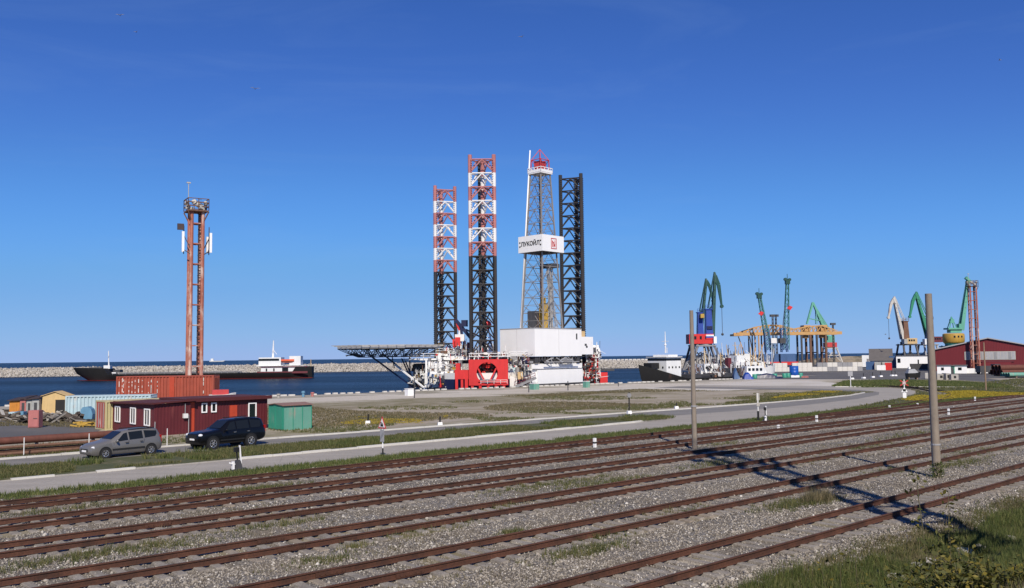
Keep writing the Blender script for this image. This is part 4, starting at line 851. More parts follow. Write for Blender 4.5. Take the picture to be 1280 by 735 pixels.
for (xa, xb, za, zb_) in ((-.85, .85, .95, 1.1), (-.85, .85, -1.1, -.95), (-.85, -.7, -.94, .94), (.7, .85, -.94, .94), (-.5, -.3, -.7, .6), (.28, .45, -.7, .7), (-.1, .08, -.75, .3)): m.bx(dx + xa + .15, dx + xb + .15, ys - .05, ys - .005, zc + za, zc + zb_)
m.bar((dx - .25, ys - .03, zc + .55), (dx + .5, ys - .03, zc - .6), .05, .16); rl(m, 'emblem', 'red_crown', der)
m = MB(); h = 1.8
m.bx(dx - h, dx + h, dy - h, dy + h, z1, z1 + .22)
for (p, q) in (((-h, -h), (h, -h)), ((-h, -h), (-h, h)), ((h, -h), (h, h)), ((-h, h), (h, h))):
    railing(m, (dx + p[0], dy + p[1], z1 + .22), (dx + q[0], dy + q[1], z1 + .22), 1.0, .9, .06); m.bar((dx + p[0], dy + p[1], z1 + .5), (dx + q[0], dy + q[1], z1 + .5), .1, .5)
rl(m, 'crown_platform', 'white', der)
m = MB()
for sx in (-1, 1):
    for sy in (-1, 1): m.bar((dx + sx * 1.35, dy + sy * 1.35, z1 + .2), (dx + sx * 1.3, dy + sy * 1.3, z1 + 3.0), .16); m.bar((dx + sx * 1.3, dy + sy * 1.3, z1 + 3.0), (dx, dy, z1 + 5.3), .13)
for k in range(4): c = [(1, 1), (1, -1), (-1, -1), (-1, 1)]; p, q = c[k], c[(k + 1) % 4]; m.bar((dx + p[0] * 1.3, dy + p[1] * 1.3, z1 + 3), (dx + q[0] * 1.3, dy + q[1] * 1.3, z1 + 3), .13); m.bar((dx + p[0] * 1.3, dy + p[1] * 1.3, z1 + .3), (dx + q[0] * 1.3, dy + q[1] * 1.3, z1 + 3), .09)
m.bx(dx - .95, dx + .95, dy - .8, dy + .8, z1 + .6, z1 + 2.7); rl(m, 'crown_block', 'red_crown', der)
p, q = at(662.6, 188, 184), at(650.6, 411, 184); m = MB().tube(q, p, .15, .14, n=8); rw(m, 'standpipe', 'white', None, True)

# ================================================================== ships and boats
def hull_mesh(L, B, zk, zd, bow=.25, stern=.12, sheer_b=1.5, sheer_s=.6, n=22, flare=.9, step=None):
    """hull along +x from stern 0 to bow L; returns builder with deck"""
    rings = []
    for i in range(n + 1):
        s = i / n; x = s * L
        wf = 1 - max(0, (s - (1 - bow)) / bow) ** 2.2; ws = 1 - .35 * max(0, (stern - s) / stern) ** 2
        w_ = max(.02, B / 2 * wf * ws); zz = zd + sheer_b * max(0, (s - (1 - bow * 1.15)) / (bow * 1.15)) ** 1.3 + sheer_s * max(0, (stern * 1.3 - s) / (stern * 1.3)) ** 1.2
        if step: zz = zd + (step[1] if s >= step[0] else 0) + (step[3] if s <= step[2] else 0) + (.5 * (s - step[0]) / (1 - step[0]) if s > step[0] else 0)
        xo = (L * .045) * max(0, (s - (1 - bow)) / bow) ** 1.5
        rings.append([Vector((x - xo, -w_ * .75, zk)), Vector((x, -w_ * flare, (zk + zz) / 2)), Vector((x + xo * .4, -w_, zz)), Vector((x + xo * .4, w_, zz)), Vector((x, w_ * flare, (zk + zz) / 2)), Vector((x - xo, w_ * .75, zk))])
    return MB().loft(rings)
# long low cargo ship beyond the containers
D = 372.0; xs, xb = xat(391, 378), xat(97, 368); L = math.hypot(xs - xb, 10); sh_ = thing('cargo_ship', 'long low black cargo ship with white deckhouse at the stern, near the breakwater', 'ship', (xs, 378, SEA_Z), math.atan2(-10, xb - xs))
hl = hull_mesh(L, 13, .25, 2.45, .13, .1, 0, 0, 60, .93, (.86, 2.5, .07, 2.4)).build('hull', MT['hull_black'], sh_, 35)
hull_mesh(L * .985, 12.7, -1.2, .26, .12, .1, 0, 0, 30).build('boot_top', MT['hull_red'], sh_, 35)
m = MB(); m.bx(30, L - 18, -4.6, 4.6, 2.36, 3.0); m.build('hatch_coaming', MT['steel_dark'], sh_)
m = MB(); railing(m, (26, 6.2, 2.35), (L - 16, 6.2, 2.35), 1.0, 2.5, .06); m.build('railing', MT['steel_grey'], sh_)
m = MB(); m.bx(3, 20.5, -5, 5, 2.4, 5.1); dk = m.build('deckhouse', MT['ship_white'], sh_)
m = MB(); m.bx(12.5, 21.5, -5, 5, 5.4, 8.7); m.bx(11.5, 22.3, -5.6, 5.6, 5.11, 5.38); m.bx(4.6, 9.2, -3.5, 4.2, 5.4, 9.2); m.build('bridge', MT['ship_white'], dk)
m = MB(); m.bx(13.2, 21.56, 4.9, 5.06, 7.3, 8.2); m.bx(21.45, 21.58, -4.5, 4.5, 7.3, 8.2); m.bx(4, 6, 4.95, 5.05, 2.9, 4.2); m.bx(9.5, 12, 4.95, 5.05, 2.9, 4.4); m.bx(15, 15.6, 4.95, 5.05, 3, 4.2); m.bx(18, 18.6, 4.95, 5.05, 3, 4.2); m.split('window', MT['glass'], dk)
m = MB(); m.bx(1.8, 21, 5.05, 5.3, 4.6, 5.0); m.bx(1.5, 22, 6.1, 6.3, 2.1, 2.9); m.build('rail_band', MT['maroon'], dk)
m = MB(); m.tube((16.5, 0, 8.7), (16.3, 0, 15.8), .5, .2, n=8); m.bar((16.4, -1.6, 11.5), (16.4, 1.6, 11.5), .2); m.bar((16.4, 0, 12), (14.9, 0, 10), .15); m.build('mast', MT['ship_white'], sh_)
m = MB(); m.loft([[Vector((7.2 + x, 4.3 - w_, 7.2)), Vector((7.2 + x, 4.3, 6.4 + k_)), Vector((7.2 + x, 4.3 + w_, 7.2)), Vector((7.2 + x, 4.3, 7.9))] for x, w_, k_ in ((0, .1, .5), (1, .9, .1), (3, 1.1, 0), (4.6, .9, .1), (5.6, .1, .5))]); m.build('lifeboat', MT['orange_boat'], sh_, 50)
m = MB(); m.tube((.9, 0, 3.3), (.9, 0, 7.8), .15, n=6); m.bx(.5, 4, -4, 4, 3.3, 4.3); m.build('stern_gear', MT['tan'], sh_)
m = MB(); m.tube((L - 12.5, 0, 4.4), (L - 12.2, 0, 12.2), .3, .16, n=8); m.bar((L - 12.3, -1.2, 10), (L - 12.3, 1.2, 10), .15); m.bx(L - 13.4, L - 10.9, -1.6, 1.6, 4.85, 6.2); m.build('foremast', MT['ship_white'], sh_)
m = MB(); m.bx(L - 10, L - 5, -1.2, 1.2, 4.9, 5.5); m.bx(L - 17.5, L - 14.8, -2, 2, 3.2, 4.4); m.build('windlass', MT['steel_dark'], sh_)
m = MB(); m.box((L - 10.5, 5.35, 3.3), (3.4, .1, .38), R(-14)); m.box((L - 16.5, 6.25, 3.2), (1.6, .1, .4), R(-4)); m.build('name_marking', MT['white'], sh_)
# dark workboat with white deckhouse, moored at the quay
p0 = Vector((xat(799, 197), 197, SEA_Z)) + QD * 36; tug = thing('cargo_ship', 'black hulled workboat with white deckhouse moored right of the rig', 'ship', p0, QRZ + math.pi)
L = 36; rings = []
hull_mesh(L, 8.4, .0, 2.7, .26, .12, 3.2, .2, 30, .86).build('hull', MT['hull_black'], tug, 35)
m = MB(); m.bx(L - 4.6, L - 2.2, -1.2, 1.2, 5.0, 6.2); m.build('windlass', MT['black'], tug)
m = MB(); m.bx(L - 9.9, L - 5.2, -2.8, 2.8, 2.7, 7.4); dk = m.build('deckhouse', MT['ship_white'], tug); m = MB(); m.bx(L - 10.1, L - 4.9, -3.1, 3.1, 7.42, 7.55); m.bx(L - 9.4, L - 6.4, -2.3, 2.3, 7.56, 8.0); m.build('bridge_roof', MT['ship_white'], dk)
m = MB(); m.bx(L - 9.96, L - 5.14, -2.86, 2.86, 6.7, 7.15); m.build('bridge_window', MT['glass'], dk)
m = MB()
for k in range(4): m.bx(L - 9.5 + k * 1.1, L - 9.15 + k * 1.1, 2.76, 2.86, 5.0, 5.4)
for k in range(4): m.bx(L - 5.22, L - 5.12, -2.3 + k * 1.3, -1.95 + k * 1.3, 5.0, 5.4)
m.split('porthole', MT['glass'], dk)
m = MB(); m.tube((L - 8, 0, 8.4), (L - 8, 0, 13.2), .18, .07, n=6); m.bar((L - 8, -1, 11), (L - 8, 1, 11), .1); m.ball((L - 8, 0, 10.2), .3); m.bar((L - 7, 1, 8.4), (L - 7, 1, 9.6), .1); m.bar((L - 10, -1.4, 8.4), (L - 10, -1.4, 9.6), .1); m.build('mast', MT['ship_white'], tug)
m = MB()
for k in range(14): m.ball((2 + k * 1.6, 4.0, 1.7 + .4 * (k % 2)), .5, 8, (1, .5, 1))
m.split('tyre_fender', MT['rubber'], tug)
m = MB(); m.bx(6, 23, -2.8, 2.8, 2.7, 3.5); m.bx(2, 5, -2, 2, 2.7, 4.6); m.build('hatch', MT['steel_dark'], tug)
# white working vessel with several masts behind
p0 = Vector((xat(868, 224), 224, SEA_Z)); v2 = thing('fishing_vessel', 'white working vessel crowded with masts, behind the black workboat', 'ship', p0, R(24))
hull_mesh(18, 6, 0, 3.4, .25, .1, 1.2, .3).build('hull', MT['ship_white'], v2, 35)
m = MB(); m.bx(1, 5, -2.2, 2.2, 3.4, 5.6); m.bx(10.5, 15, -2.3, 2.3, 3.4, 5.9); m.bx(11.2, 13.6, -1.8, 1.8, 5.9, 7.6); m.split('deckhouse', MT['ship_white'], v2)
m = MB()
for k in range(5): m.bx(10.8 + k * .85, 11.2 + k * .85, -2.36, -2.28, 4.6, 5.1); m.bx(1.3 + k * .75, 1.65 + k * .75, -2.26, -2.18, 4.4, 4.9)
m.split('window', MT['glass'], v2)
m = MB()
for x_, h_ in ((2.6, 9.4), (7.6, 8.4), (12.2, 11)): m.bar((x_, 0, 3.4), (x_, 0, h_), .16); m.bar((x_, 0, h_ - 1), (x_ + 2.2, 0, 5), .09); m.bar((x_ - .8, 0, h_ - .8), (x_ + .8, 0, h_ - .8), .1)
m.build('mast', MT['tan'], v2); m = MB(); m.bx(8.0, 9.0, -2.5, -1.2, 2.6, 7.0); m.build('gear_frame', MT['maroon'], v2)
m = MB(); m.bx(6.3, 7.7, -2.9, -1.5, 3.0, 4.4); m.bx(15.6, 17, -1.5, 1, 4, 5.2); m.split('deck_crate', MT['steel_dark'], v2)
p0 = Vector((xat(897, 243), 243, SEA_Z)); v3 = thing('fishing_vessel', 'pale vessel with leaning derricks behind the tarpaulined motor boat', 'ship', p0, R(10))
hull_mesh(16, 6, 0, 4.0, .25, .1, 1.4, .3).build('hull', MT['ship_white'], v3, 35)
m = MB(); m.bx(2, 12, -2.5, 2.5, 4, 5.8); m.bx(4, 8, -2, 2, 5.8, 8.0); m.build('deckhouse', MT['white_worn'], v3)
m = MB()
for x_, a in ((2, -.9), (4, .8), (6.2, -1.2), (8, 1.4), (10, .6), (12, -1)): m.bar((x_, -2.6, 4), (x_ + a, -2.6, 10.5), .13)
m.build('derrick_post', MT['tan'], v3)
def rigging(rt, L, B, z0, z1, mt, n, seed):
    r_ = random.Random(seed); m = MB()
    for k in range(n):
        c = Vector((r_.uniform(1, L - 1), r_.uniform(-B / 2, B / 2), r_.uniform(z0, z0 + (z1 - z0) * .4))); q = r_.random()
        if q < .4: m.box(c, (r_.uniform(.2, 1.2), r_.uniform(.2, .9), r_.uniform(.2, 1.2)), r_.uniform(0, 1))
        elif q < .75: m.bar(c, c + Vector((r_.uniform(-.8, .8), 0, r_.uniform(1.5, z1 - z0))), r_.uniform(.07, .16))
        else: m.bar(c, c + Vector((r_.uniform(-4, 4), 0, r_.uniform(-.5, 3))), r_.uniform(.05, .1))
    o = m.build('rigging', MT[mt], rt); o['kind'] = 'stuff'
for a in ((v2, 18, 5.6, 3.3, 8.5, 'steel_dark', 60, 1), (v2, 18, 5.6, 3.3, 8.0, 'white_worn', 50, 2), (v2, 18, 5.8, 3.3, 7, 'brown_rust', 35, 3), (v3, 16, 5.6, 4, 9.5, 'white_worn', 50, 4), (v3, 16, 5.8, 4, 9.5, 'steel_dark', 40, 5), (tug, 22, 7, 2.8, 5.0, 'steel_dark', 50, 6), (tug, 22, 7, 2.8, 5.2, 'white_worn', 26, 7), (tug, 22, 7, 2.8, 5, 'brown_rust', 26, 8)): rigging(*a)
# motor boat with cabin windows
p0 = Vector((xat(921, 213), 213, SEA_Z)); yt = thing('motor_boat', 'white motor boat with dark cabin windows moored right of black workboat', 'boat', p0, R(18))
hull_mesh(9.2, 3.4, .0, 2.6, .35, .05, .7, .1).build('hull', MT['ship_white'], yt, 35)
m = MB(); m.loft([[Vector((x, -1.5 * w_, 2.6)), Vector((x + o_, -1.25 * w_, h_)), Vector((x + o_, 1.25 * w_, h_)), Vector((x, 1.5 * w_, 2.6))] for x, o_, w_, h_ in ((1.2, .3, 1, 5.0), (6.2, -.3, .95, 5.1), (7.6, -1, .7, 4.4))]); dk = m.build('cabin', MT['ship_white'], yt)
m = MB()
for k in range(4): m.box((2.1 + k * 1.05, -1.42, 4.3), (.62, .1, .55), 0, R(-7))
m.split('window', MT['glass'], yt); m = MB().tube((3.4, 0, 5), (3.4, 0, 9.6), .12, n=6); m.bar((3.4, 0, 7.8), (5.6, 0, 5.4), .08); m.build('mast', MT['tan'], yt)
# little far ship on the horizon
fs = thing('cargo_ship', 'tiny white ship far out on the sea horizon', 'ship', (xat(262, 3600), 3600, SEA_Z), 0)
hull_mesh(60, 12, 0, 4, .2, .1, 2, 1).build('hull', MT['ship_white'], fs); m = MB(); m.bx(6, 16, -4, 4, 4, 13); m.build('deckhouse', MT['ship_white'], fs)
# ================================================================== harbour cranes
def lattice(mb, p, q, w0, w1, n, t=.16, depth=None):
    """four-chord lattice girder from p to q, square w0 -> w1"""
    p, q = Vector(p), Vector(q); d = (q - p).normalized(); a = Vector((0, 1, 0)); a = (a - d * a.dot(d)).normalized(); b = d.cross(a)
    def c(k, s): h = (w0 + (w1 - w0) * s) / 2; sx, sy = ((1, 1), (1, -1), (-1, -1), (-1, 1))[k]; return p.lerp(q, s) + a * sx * h + b * sy * h
    for k in range(4):
        mb.bar(c(k, 0), c(k, 1), t)
        for i in range(n):
            s0, s1 = i / n, (i + 1) / n; mb.bar(c(k, s0), c((k + 1) % 4, s1), t * .6); mb.bar(c(k, s1), c((k + 1) % 4, s1), t * .55)
    return mb
def beam(mb, p, q, w0, w1, y0=1.2, y1=.7):
    """tapered box girder, y0/y1 = width across"""
    p, q = Vector(p), Vector(q); d = (q - p).normalized(); a = Vector((0, 1, 0)); b = d.cross(a).normalized()
    r = lambda c, w_, y_: [c + a * y_ / 2 + b * w_ / 2, c - a * y_ / 2 + b * w_ / 2, c - a * y_ / 2 - b * w_ / 2, c + a * y_ / 2 - b * w_ / 2]
    return mb.loft([r(p, w0, y0), r(q, w1, y1)])
def portal(mb, X0, X1, Y, zr, rr=2.2, dep=9.0, t=.55):
    cx = (X0 + X1) / 2
    for sx, xx in ((-1, X0), (1, X1)):
        for sy in (-1, 1):
            mb.bar((xx, Y + sy * dep / 2, .9), (cx + sx * rr, Y + sy * rr, zr), t); mb.bar((xx, Y + sy * dep / 2, .9), (xx, Y + sy * dep / 2, 0.05), t * 1.5)
        mb.bar((xx, Y - dep / 2, 1.0), (xx, Y + dep / 2, 1.0), t)
        for sy in (-1, 1): mb.bar((xx, Y + sy * dep / 2, 1), (cx, Y + sy * rr, zr * .72), t * .5)
    for sy in (-1, 1): mb.bar((X0 + (cx - rr - X0) * .5, Y + sy * (dep / 2 + rr) / 2, .9 + (zr - .9) * .5), (X1 - (X1 - cx - rr) * .5, Y + sy * (dep / 2 + rr) / 2, .9 + (zr - .9) * .5), t * .7)
    mb.tube((cx, Y, zr - .1), (cx, Y, zr + .8), rr * 1.05, n=14); mb.box((cx, Y, zr - .3), (2.6 * rr, 2.6 * rr, .4))
    return mb
def zz(px, py, Y): return zat(px, py, Y)
def jib_crane(label, Y, base, ring, house, tower, foot, tip, jib, mats, cabin=None, cable=None, thick=1.0, group='portal cranes of the port'):
    """portal jib crane; all shape numbers are photo positions brought to the crane's own distance Y"""
    mp, mh, mt_, mbm = mats
    x0, x1 = xat(base[0], Y), xat(base[1], Y); cx = (x0 + x1) / 2; zr = zz(ring[0], ring[1], Y)
    root = thing('portal_crane', label, 'crane', (cx, Y, 0), 0, group); off = Vector((-cx, -Y, 0))
    def b(mb, name, mt__, parent=None): mb.v = [tuple(Vector(v) + off) for v in mb.v]; return mb.build(name, MT[mt__], parent or root)
    b(portal(MB(), x0, x1, Y, zr), 'portal', mp)
    hx0, hx1, hz0, hz1 = xat(house[0], Y), xat(house[1], Y), zz(house[0], house[3], Y), zz(house[0], house[2], Y)
    mb = MB().bx(hx0, hx1, Y - 2.4, Y + 2.4, hz0, hz1); hs_ = b(mb, 'machine_house', mh)
    mb = MB()
    for k in range(3): xx = hx0 + (hx1 - hx0) * (.25 + .22 * k); mb.bx(xx - .3, xx + .3, Y - 2.45, Y - 2.38, hz0 + (hz1 - hz0) * .45, hz0 + (hz1 - hz0) * .78)
    for k_ in mb.k[:]: pass
    mb.v = [tuple(Vector(v) + off) for v in mb.v]; mb.split('window', MT['glass'], hs_)
    mb = MB(); tx0, tx1, tz0, tz1 = xat(tower[0], Y), xat(tower[1], Y), zz(tower[0], tower[3], Y), zz(tower[0], tower[2], Y); wd = tx1 - tx0
    mb.loft([[(tx0 - wd * .15, Y - 1.5, tz0), (tx1 + wd * .15, Y - 1.5, tz0), (tx1 + wd * .15, Y + 1.5, tz0), (tx0 - wd * .15, Y + 1.5, tz0)], [(tx0, Y - 1.1, tz1), (tx1, Y - 1.1, tz1), (tx1, Y + 1.1, tz1), (tx0, Y + 1.1, tz1)]])
    mb.bx(tx0 - .25, tx1 + .25, Y - 1.3, Y + 1.3, tz1 - .1, tz1 + .2); railing(mb, (tx0 - .25, Y - 1.3, tz1 + .2), (tx1 + .25, Y - 1.3, tz1 + .2), 1.0, 1.0, .05); b(mb, 'tower', mt_)
    f_, t_, j_ = Vector((xat(foot[0], Y), Y, zz(*foot, Y))), Vector((xat(tip[0], Y), Y, zz(*tip, Y))), Vector((xat(jib[0], Y), Y, zz(*jib, Y)))
    mb = MB()
    for s_ in (-1, 1): beam(mb, f_ + Vector((0, s_ * 1.1, 0)), t_ + Vector((0, s_ * .45, 0)), thick, thick * .55, .4, .3)
    for k in range(1, 9): c = f_.lerp(t_, k / 9); mb.bar(c - Vector((0, 1.1, 0)), c + Vector((0, 1.1, 0)), .18)
    bo = b(mb, 'boom', mbm)
    mb = MB(); back = t_ + (t_ - j_).normalized() * (t_ - j_).length * .12; hump = t_.lerp(j_, .35) + Vector((.35 if j_.x > t_.x else -.35, 0, .4))
    beam(mb, t_, hump, thick * .85, thick * .9, 1.0, .8); beam(mb, hump, j_, thick * .9, thick * .45, .8, .5); beam(mb, back, t_, thick * .4, thick * .7, .6, .8); mb.tube(j_ - Vector((0, .4, 0)), j_ + Vector((0, .4, 0)), .5, n=10); b(mb, 'jib', mbm)
    mb = MB(); tt = Vector(((tx0 + tx1) / 2, Y, tz1 + .4))
    for s_ in (-1, 1): mb.bar(tt + Vector((0, s_ * .7, 0)), back + Vector((0, s_ * .3, 0)), .2); mb.bar(tt + Vector((0, s_ * .7, -.6)), f_.lerp(t_, .55) + Vector((0, s_ * .7, 0)), .22)
    b(mb, 'stay', mbm)
    if cabin: mb = MB().bx(xat(cabin[0], Y), xat(cabin[1], Y), Y - 3.3, Y - 1.3, zz(cabin[0], cabin[3], Y), zz(cabin[0], cabin[2], Y)); b(mb, 'cabin', cabin[4])
    if cable:
        mb = MB().tube(j_, Vector((j_.x, Y, zz(jib[0], cable, Y))), .07, n=4); mb.ball((j_.x, Y, zz(jib[0], cable, Y)), .4); b(mb, 'hoist_cable', 'steel_dark')
    return root, b
r1, bb = jib_crane('blue and dark green portal crane with red machine house and flag panel', 255, (856, 902), (880, 431), (858.5, 889, 418, 430), (881.8, 888.3, 387, 418), (889, 424), (895, 344.5), (902.3, 383), ('steel_grey', 'red', 'blue_paint', 'dark_green'), None, 418, 1.05)
Y = 255; zt_, zb_ = zat(885, 418.6, Y), zat(885, 424.6, Y); xa, xb_ = xat(879.5, Y), xat(889, Y); h3 = (zt_ - zb_) / 3
for k, mt_ in enumerate(('flag_white', 'flag_blue', 'flag_red')): bb(MB().bx(xa, xb_, Y - 2.47, Y - 2.41, zt_ - (k + 1) * h3 + .005, zt_ - k * h3), 'flag_stripe', mt_)
bb(MB().bx(xat(888, Y), xat(891.5, Y), Y - 3.4, Y - 1.5, zat(889, 429.5, Y), zat(889, 421, Y)), 'operator_cab', 'white')
bb(MB().bx(xat(881.6, Y), xat(888.4, Y), Y - 1.66, Y - 1.0, zat(884, 412, Y), zat(884, 408, Y)), 'tower_collar', 'navy')
r2, bb = jib_crane('second blue and dark green portal crane, partly behind a concrete pole', 292, (856, 888), (872, 431), (860, 878, 420, 430), (871.6, 877.2, 391, 420), (874, 424), (884, 351), (891.5, 376), ('steel_dark', 'red', 'blue_paint', 'dark_green'), (873, 877.5, 393, 398, 'yellow'), None, 1.0)
jib_crane('grey and rust coloured portal crane with tan machine house', 330, (1122.5, 1141.5), (1131, 430), (1128.5, 1141.5, 423, 430), (1127.5, 1132.8, 402, 424), (1127, 424), (1118, 373.5), (1110.2, 397), ('steel_dark', 'tan', 'brown_rust', 'crane_grey'), (1124, 1128, 424, 430, 'grey_shed'), 423, 1.1)
jib_crane('bright green portal crane with blue tower beside a concrete pole', 330, (1149, 1166.5), (1158, 430), (1161, 1173.5, 421, 428), (1157.5, 1163.5, 400, 423), (1159, 422), (1145.8, 368), (1137, 396), ('steel_grey', 'maroon', 'crane_blue', 'grass_green_paint'), (1149.5, 1157, 424, 431, 'ship_white'), None, 1.2)
# crane with round yellow house, half hidden by the warehouse
Y = 300; rt = thing('portal_crane', 'crane with round yellow house and pale green boom above the red warehouse', 'crane', (xat(1190.5, Y), Y, 0), 0, 'portal cranes of the port')
zc = lambda y: zat(1190, y, Y)
m = MB(); portal(m, -5, 5, 0, zc(432), 2.6); m.build('portal', MT['teal'], rt)
m = MB().lathe([(2.3, zc(430.5)), (3.0, zc(429)), (3.35, zc(427)), (3.4, zc(420)), (3.3, zc(417.6)), (2.9, zc(416.8))], n=24); hs_ = m.build('machine_house', MT['yellow'], rt, 40)
m = MB().lathe([(2.2, zc(432.5)), (2.5, zc(430.5)), (3.05, zc(428.8))], n=24); m.build('skirt', MT['sea_green'], hs_)
m = MB()
for k in range(3): a = R(250 + 20 * k); m.box((3.4 * math.cos(a), 3.4 * math.sin(a), zc(421)), (.15, .5, .6), a)
m.split('window', MT['glass'], hs_)
m = MB(); m.bx(-2.4, 2.4, -1.8, 1.8, zc(412), zc(410)); m.bx(-1.5, 2.2, -1.3, 1.3, zc(416), zc(412.2)); m.bx(1.6, 2.7, -1, 1, zc(409.9), zc(405)); m.bar((-1.6, -1, zc(410)), (-.4, 0, zc(396)), .25); m.bar((.7, -1, zc(410)), (-.4, 0, zc(396)), .25); m.bar((-1.4, 1, zc(410)), (-.4, 0, zc(396)), .25); m.bar((.7, 1, zc(410)), (-.4, 0, zc(396)), .25); m.bx(-.9, .2, -.6, .6, zc(404), zc(399)); m.build('machinery', MT['sea_green'], rt)
m = MB(); f0, t0 = Vector((xat(1200, Y) - xat(1190.5, Y), 0, zc(413))), Vector((xat(1212, Y) - xat(1190.5, Y), 0, zat(1212, 349, Y)))
for s_ in (-1, 1): beam(m, f0 + Vector((0, s_ * .9, 0)), t0 + Vector((0, s_ * .4, 0)), 1.3, .7, .4, .3)
for k in range(1, 9): c = f0.lerp(t0, k / 9); m.bar(c - Vector((0, 1, 0)), c + Vector((0, 1, 0)), .2)
m.build('boom', MT['sea_green'], rt); m = MB(); beam(m, t0 + Vector((-.8, 0, .6)), t0 + Vector((1.2, 0, -1.2)), .9, .6); m.build('jib_head', MT['sea_green'], rt)
# orange gantry loader
Y = 400; gx = xat(982, Y); gt = thing('gantry_crane', 'long orange gantry bridge crane on dark legs behind the block wall', 'crane', (gx, Y, 0), 0)
ex = lambda px: xat(px, Y) - gx; ez = lambda y, px=985: zat(px, y, Y)
m = MB()
for s_ in (-1, 1): m.bx(ex(918), ex(1048), s_ * 3 - .5, s_ * 3 + .5, ez(419), ez(415.2)); 
m.bx(ex(914), ex(925), -3.6, 3.6, ez(419.5), ez(417)); m.build('girder', MT['crane_orange'], gt)
m = MB(); top = [(926, 414.5), (945, 408.5), (958, 406.5), (972, 407), (990, 412), (1008, 408.5), (1024, 408), (1040, 413.5)]
for s_ in (-1, 1):
    for (pa, ya), (pb, yb) in zip(top[:-1], top[1:]): m.bar((ex(pa), s_ * 3, ez(ya)), (ex(pb), s_ * 3, ez(yb)), .5)
    for px in range(928, 1042, 5):
        yt_ = float(np.interp(px, [t_[0] for t_ in top], [t_[1] for t_ in top])); m.bar((ex(px), s_ * 3, ez(415.3)), (ex(px), s_ * 3, ez(yt_)), .28); yn = float(np.interp(px + 5, [t_[0] for t_ in top], [t_[1] for t_ in top])); m.bar((ex(px), s_ * 3, ez(415.3)), (ex(px + 5), s_ * 3, ez(yn)), .28)
for px in range(936, 1040, 9): m.bar((ex(px), -3, ez(415.5)), (ex(px), 3, ez(415.5)), .4)
m.build('truss', MT['crane_orange'], gt)
m = MB()
for px in (1002, 1023): m.bx(ex(px), ex(px + 8), -2.5, 2.5, ez(414.8), ez(407)); m.bx(ex(px + 1), ex(px + 6), -2, 2, ez(423), ez(419.3))
m.split('trolley', MT['crane_orange'], gt)
for px, t_ in ((998, .7), (1009, .85), (1017, .8), (1028, .85)):
    m = MB()
    for s_ in (-1, 1): m.bar((ex(px), s_ * 3, 0), (ex(px), s_ * 3, ez(419)), t_)
    m.bar((ex(px), -3, 6), (ex(px), 3, 6), .5); m.build('leg', MT['brown_rust' if px in (1009, 1028) else 'steel_dark'], gt)
for px, mt_ in ((937, 'steel_dark'), (945, 'crane_orange'), (953, 'steel_dark')):
    m = MB()
    for s_ in (-1, 1): m.bar((ex(px), s_ * 3, 0), (ex(px), s_ * 3, ez(419)), .5)
    m.build('leg', MT[mt_], gt)
m = MB(); m.bar((ex(922), 0, ez(420)), (ex(933), 0, 1), .35); m.bar((ex(936), 0, ez(420)), (ex(942), 0, 1), .35); m.bar((ex(954), -3.2, ez(420)), (ex(944), -3.2, 4), .3); m.build('stay', MT['crane_orange'], gt)
# two harbour cranes with lattice booms
def lattice_crane(label, Y, foot, tip, tower, mast_top, sign, seat):
    cx = xat(foot[0], Y); rt = thing('harbour_crane', label, 'crane', (cx, Y, 0), 0, 'lattice boom harbour cranes'); e = lambda px, py: Vector((xat(px, Y) - cx, 0, zat(px, py, Y)))
    m = MB(); m.bx(-4, 4, -3.5, 3.5, .9, 2.2)
    for sx in (-1, 1):
        for k in range(4): m.tube((sx * 2.9, -3.4 + k * 2.1, .7), (sx * 3.6, -3.4 + k * 2.1, .7), .7, n=10)
    m.build('carriage', MT['red'], rt); m = MB().bx(-3.2, 3.2, -2.6, 2.6, 2.25, 5.6); m.build('machine_house', MT['crane_blue'], rt)
    m = MB(); lattice(m, e(*tower), e(*mast_top), 2.4, 1.8, 5, .34); m.build('tower', MT['crane_blue'], rt)
    m = MB(); lattice(m, e(*foot), e(*tip), 2.2, 1.0, 12, .24); m.build('boom', MT['teal'], rt)
    m = MB(); c = e(*tip); m.bx(c.x - .9, c.x + .9, -1.0, 1.0, c.z - 1.4, c.z + .4); m.tube(c + Vector((-.9, -.6, .7)), c + Vector((-.9, .6, .7)), .65, n=10); m.tube(c + Vector((.9, -.6, .5)), c + Vector((.9, .6, .5)), .65, n=10); m.bar(c, c + Vector((0, 0, 3)), .2); m.build('boom_head', MT['dark_green'], rt)
    m = MB(); m.bar(e(*mast_top), e(*tip), .18); m.build('pendant', MT['steel_dark'], rt)
    m = MB(); c = e(*sign); m.plate([(c.x - 1.3, -1.7, c.z - .2), (c.x + .2, -1.7, c.z - 1.0), (c.x + 1.3, -1.7, c.z + .3), (c.x, -1.7, c.z + .9)], (0, 1, 0), .3); m.build('sign_plate', MT['red'], rt)
    m = MB(); c = e(*seat); m.bx(c.x - 1.2, c.x + 1.2, -2.2, 1, c.z - 1.1, c.z + 1.1); m.build('cabin', MT['white_worn' if seat[0] < 970 else 'steel_dark'], rt)
    return rt
lattice_crane('harbour crane with leaning lattice boom, left of the twin lamp masts', 385, (960, 437), (949.5, 369), (959, 440), (957, 411), (950, 392), (964.5, 426))
lattice_crane('tallest harbour crane with nearly upright lattice boom, right of lamp masts', 385, (981, 437), (985.5, 351), (979, 440), (977.5, 410), (986, 385), (975.5, 426))
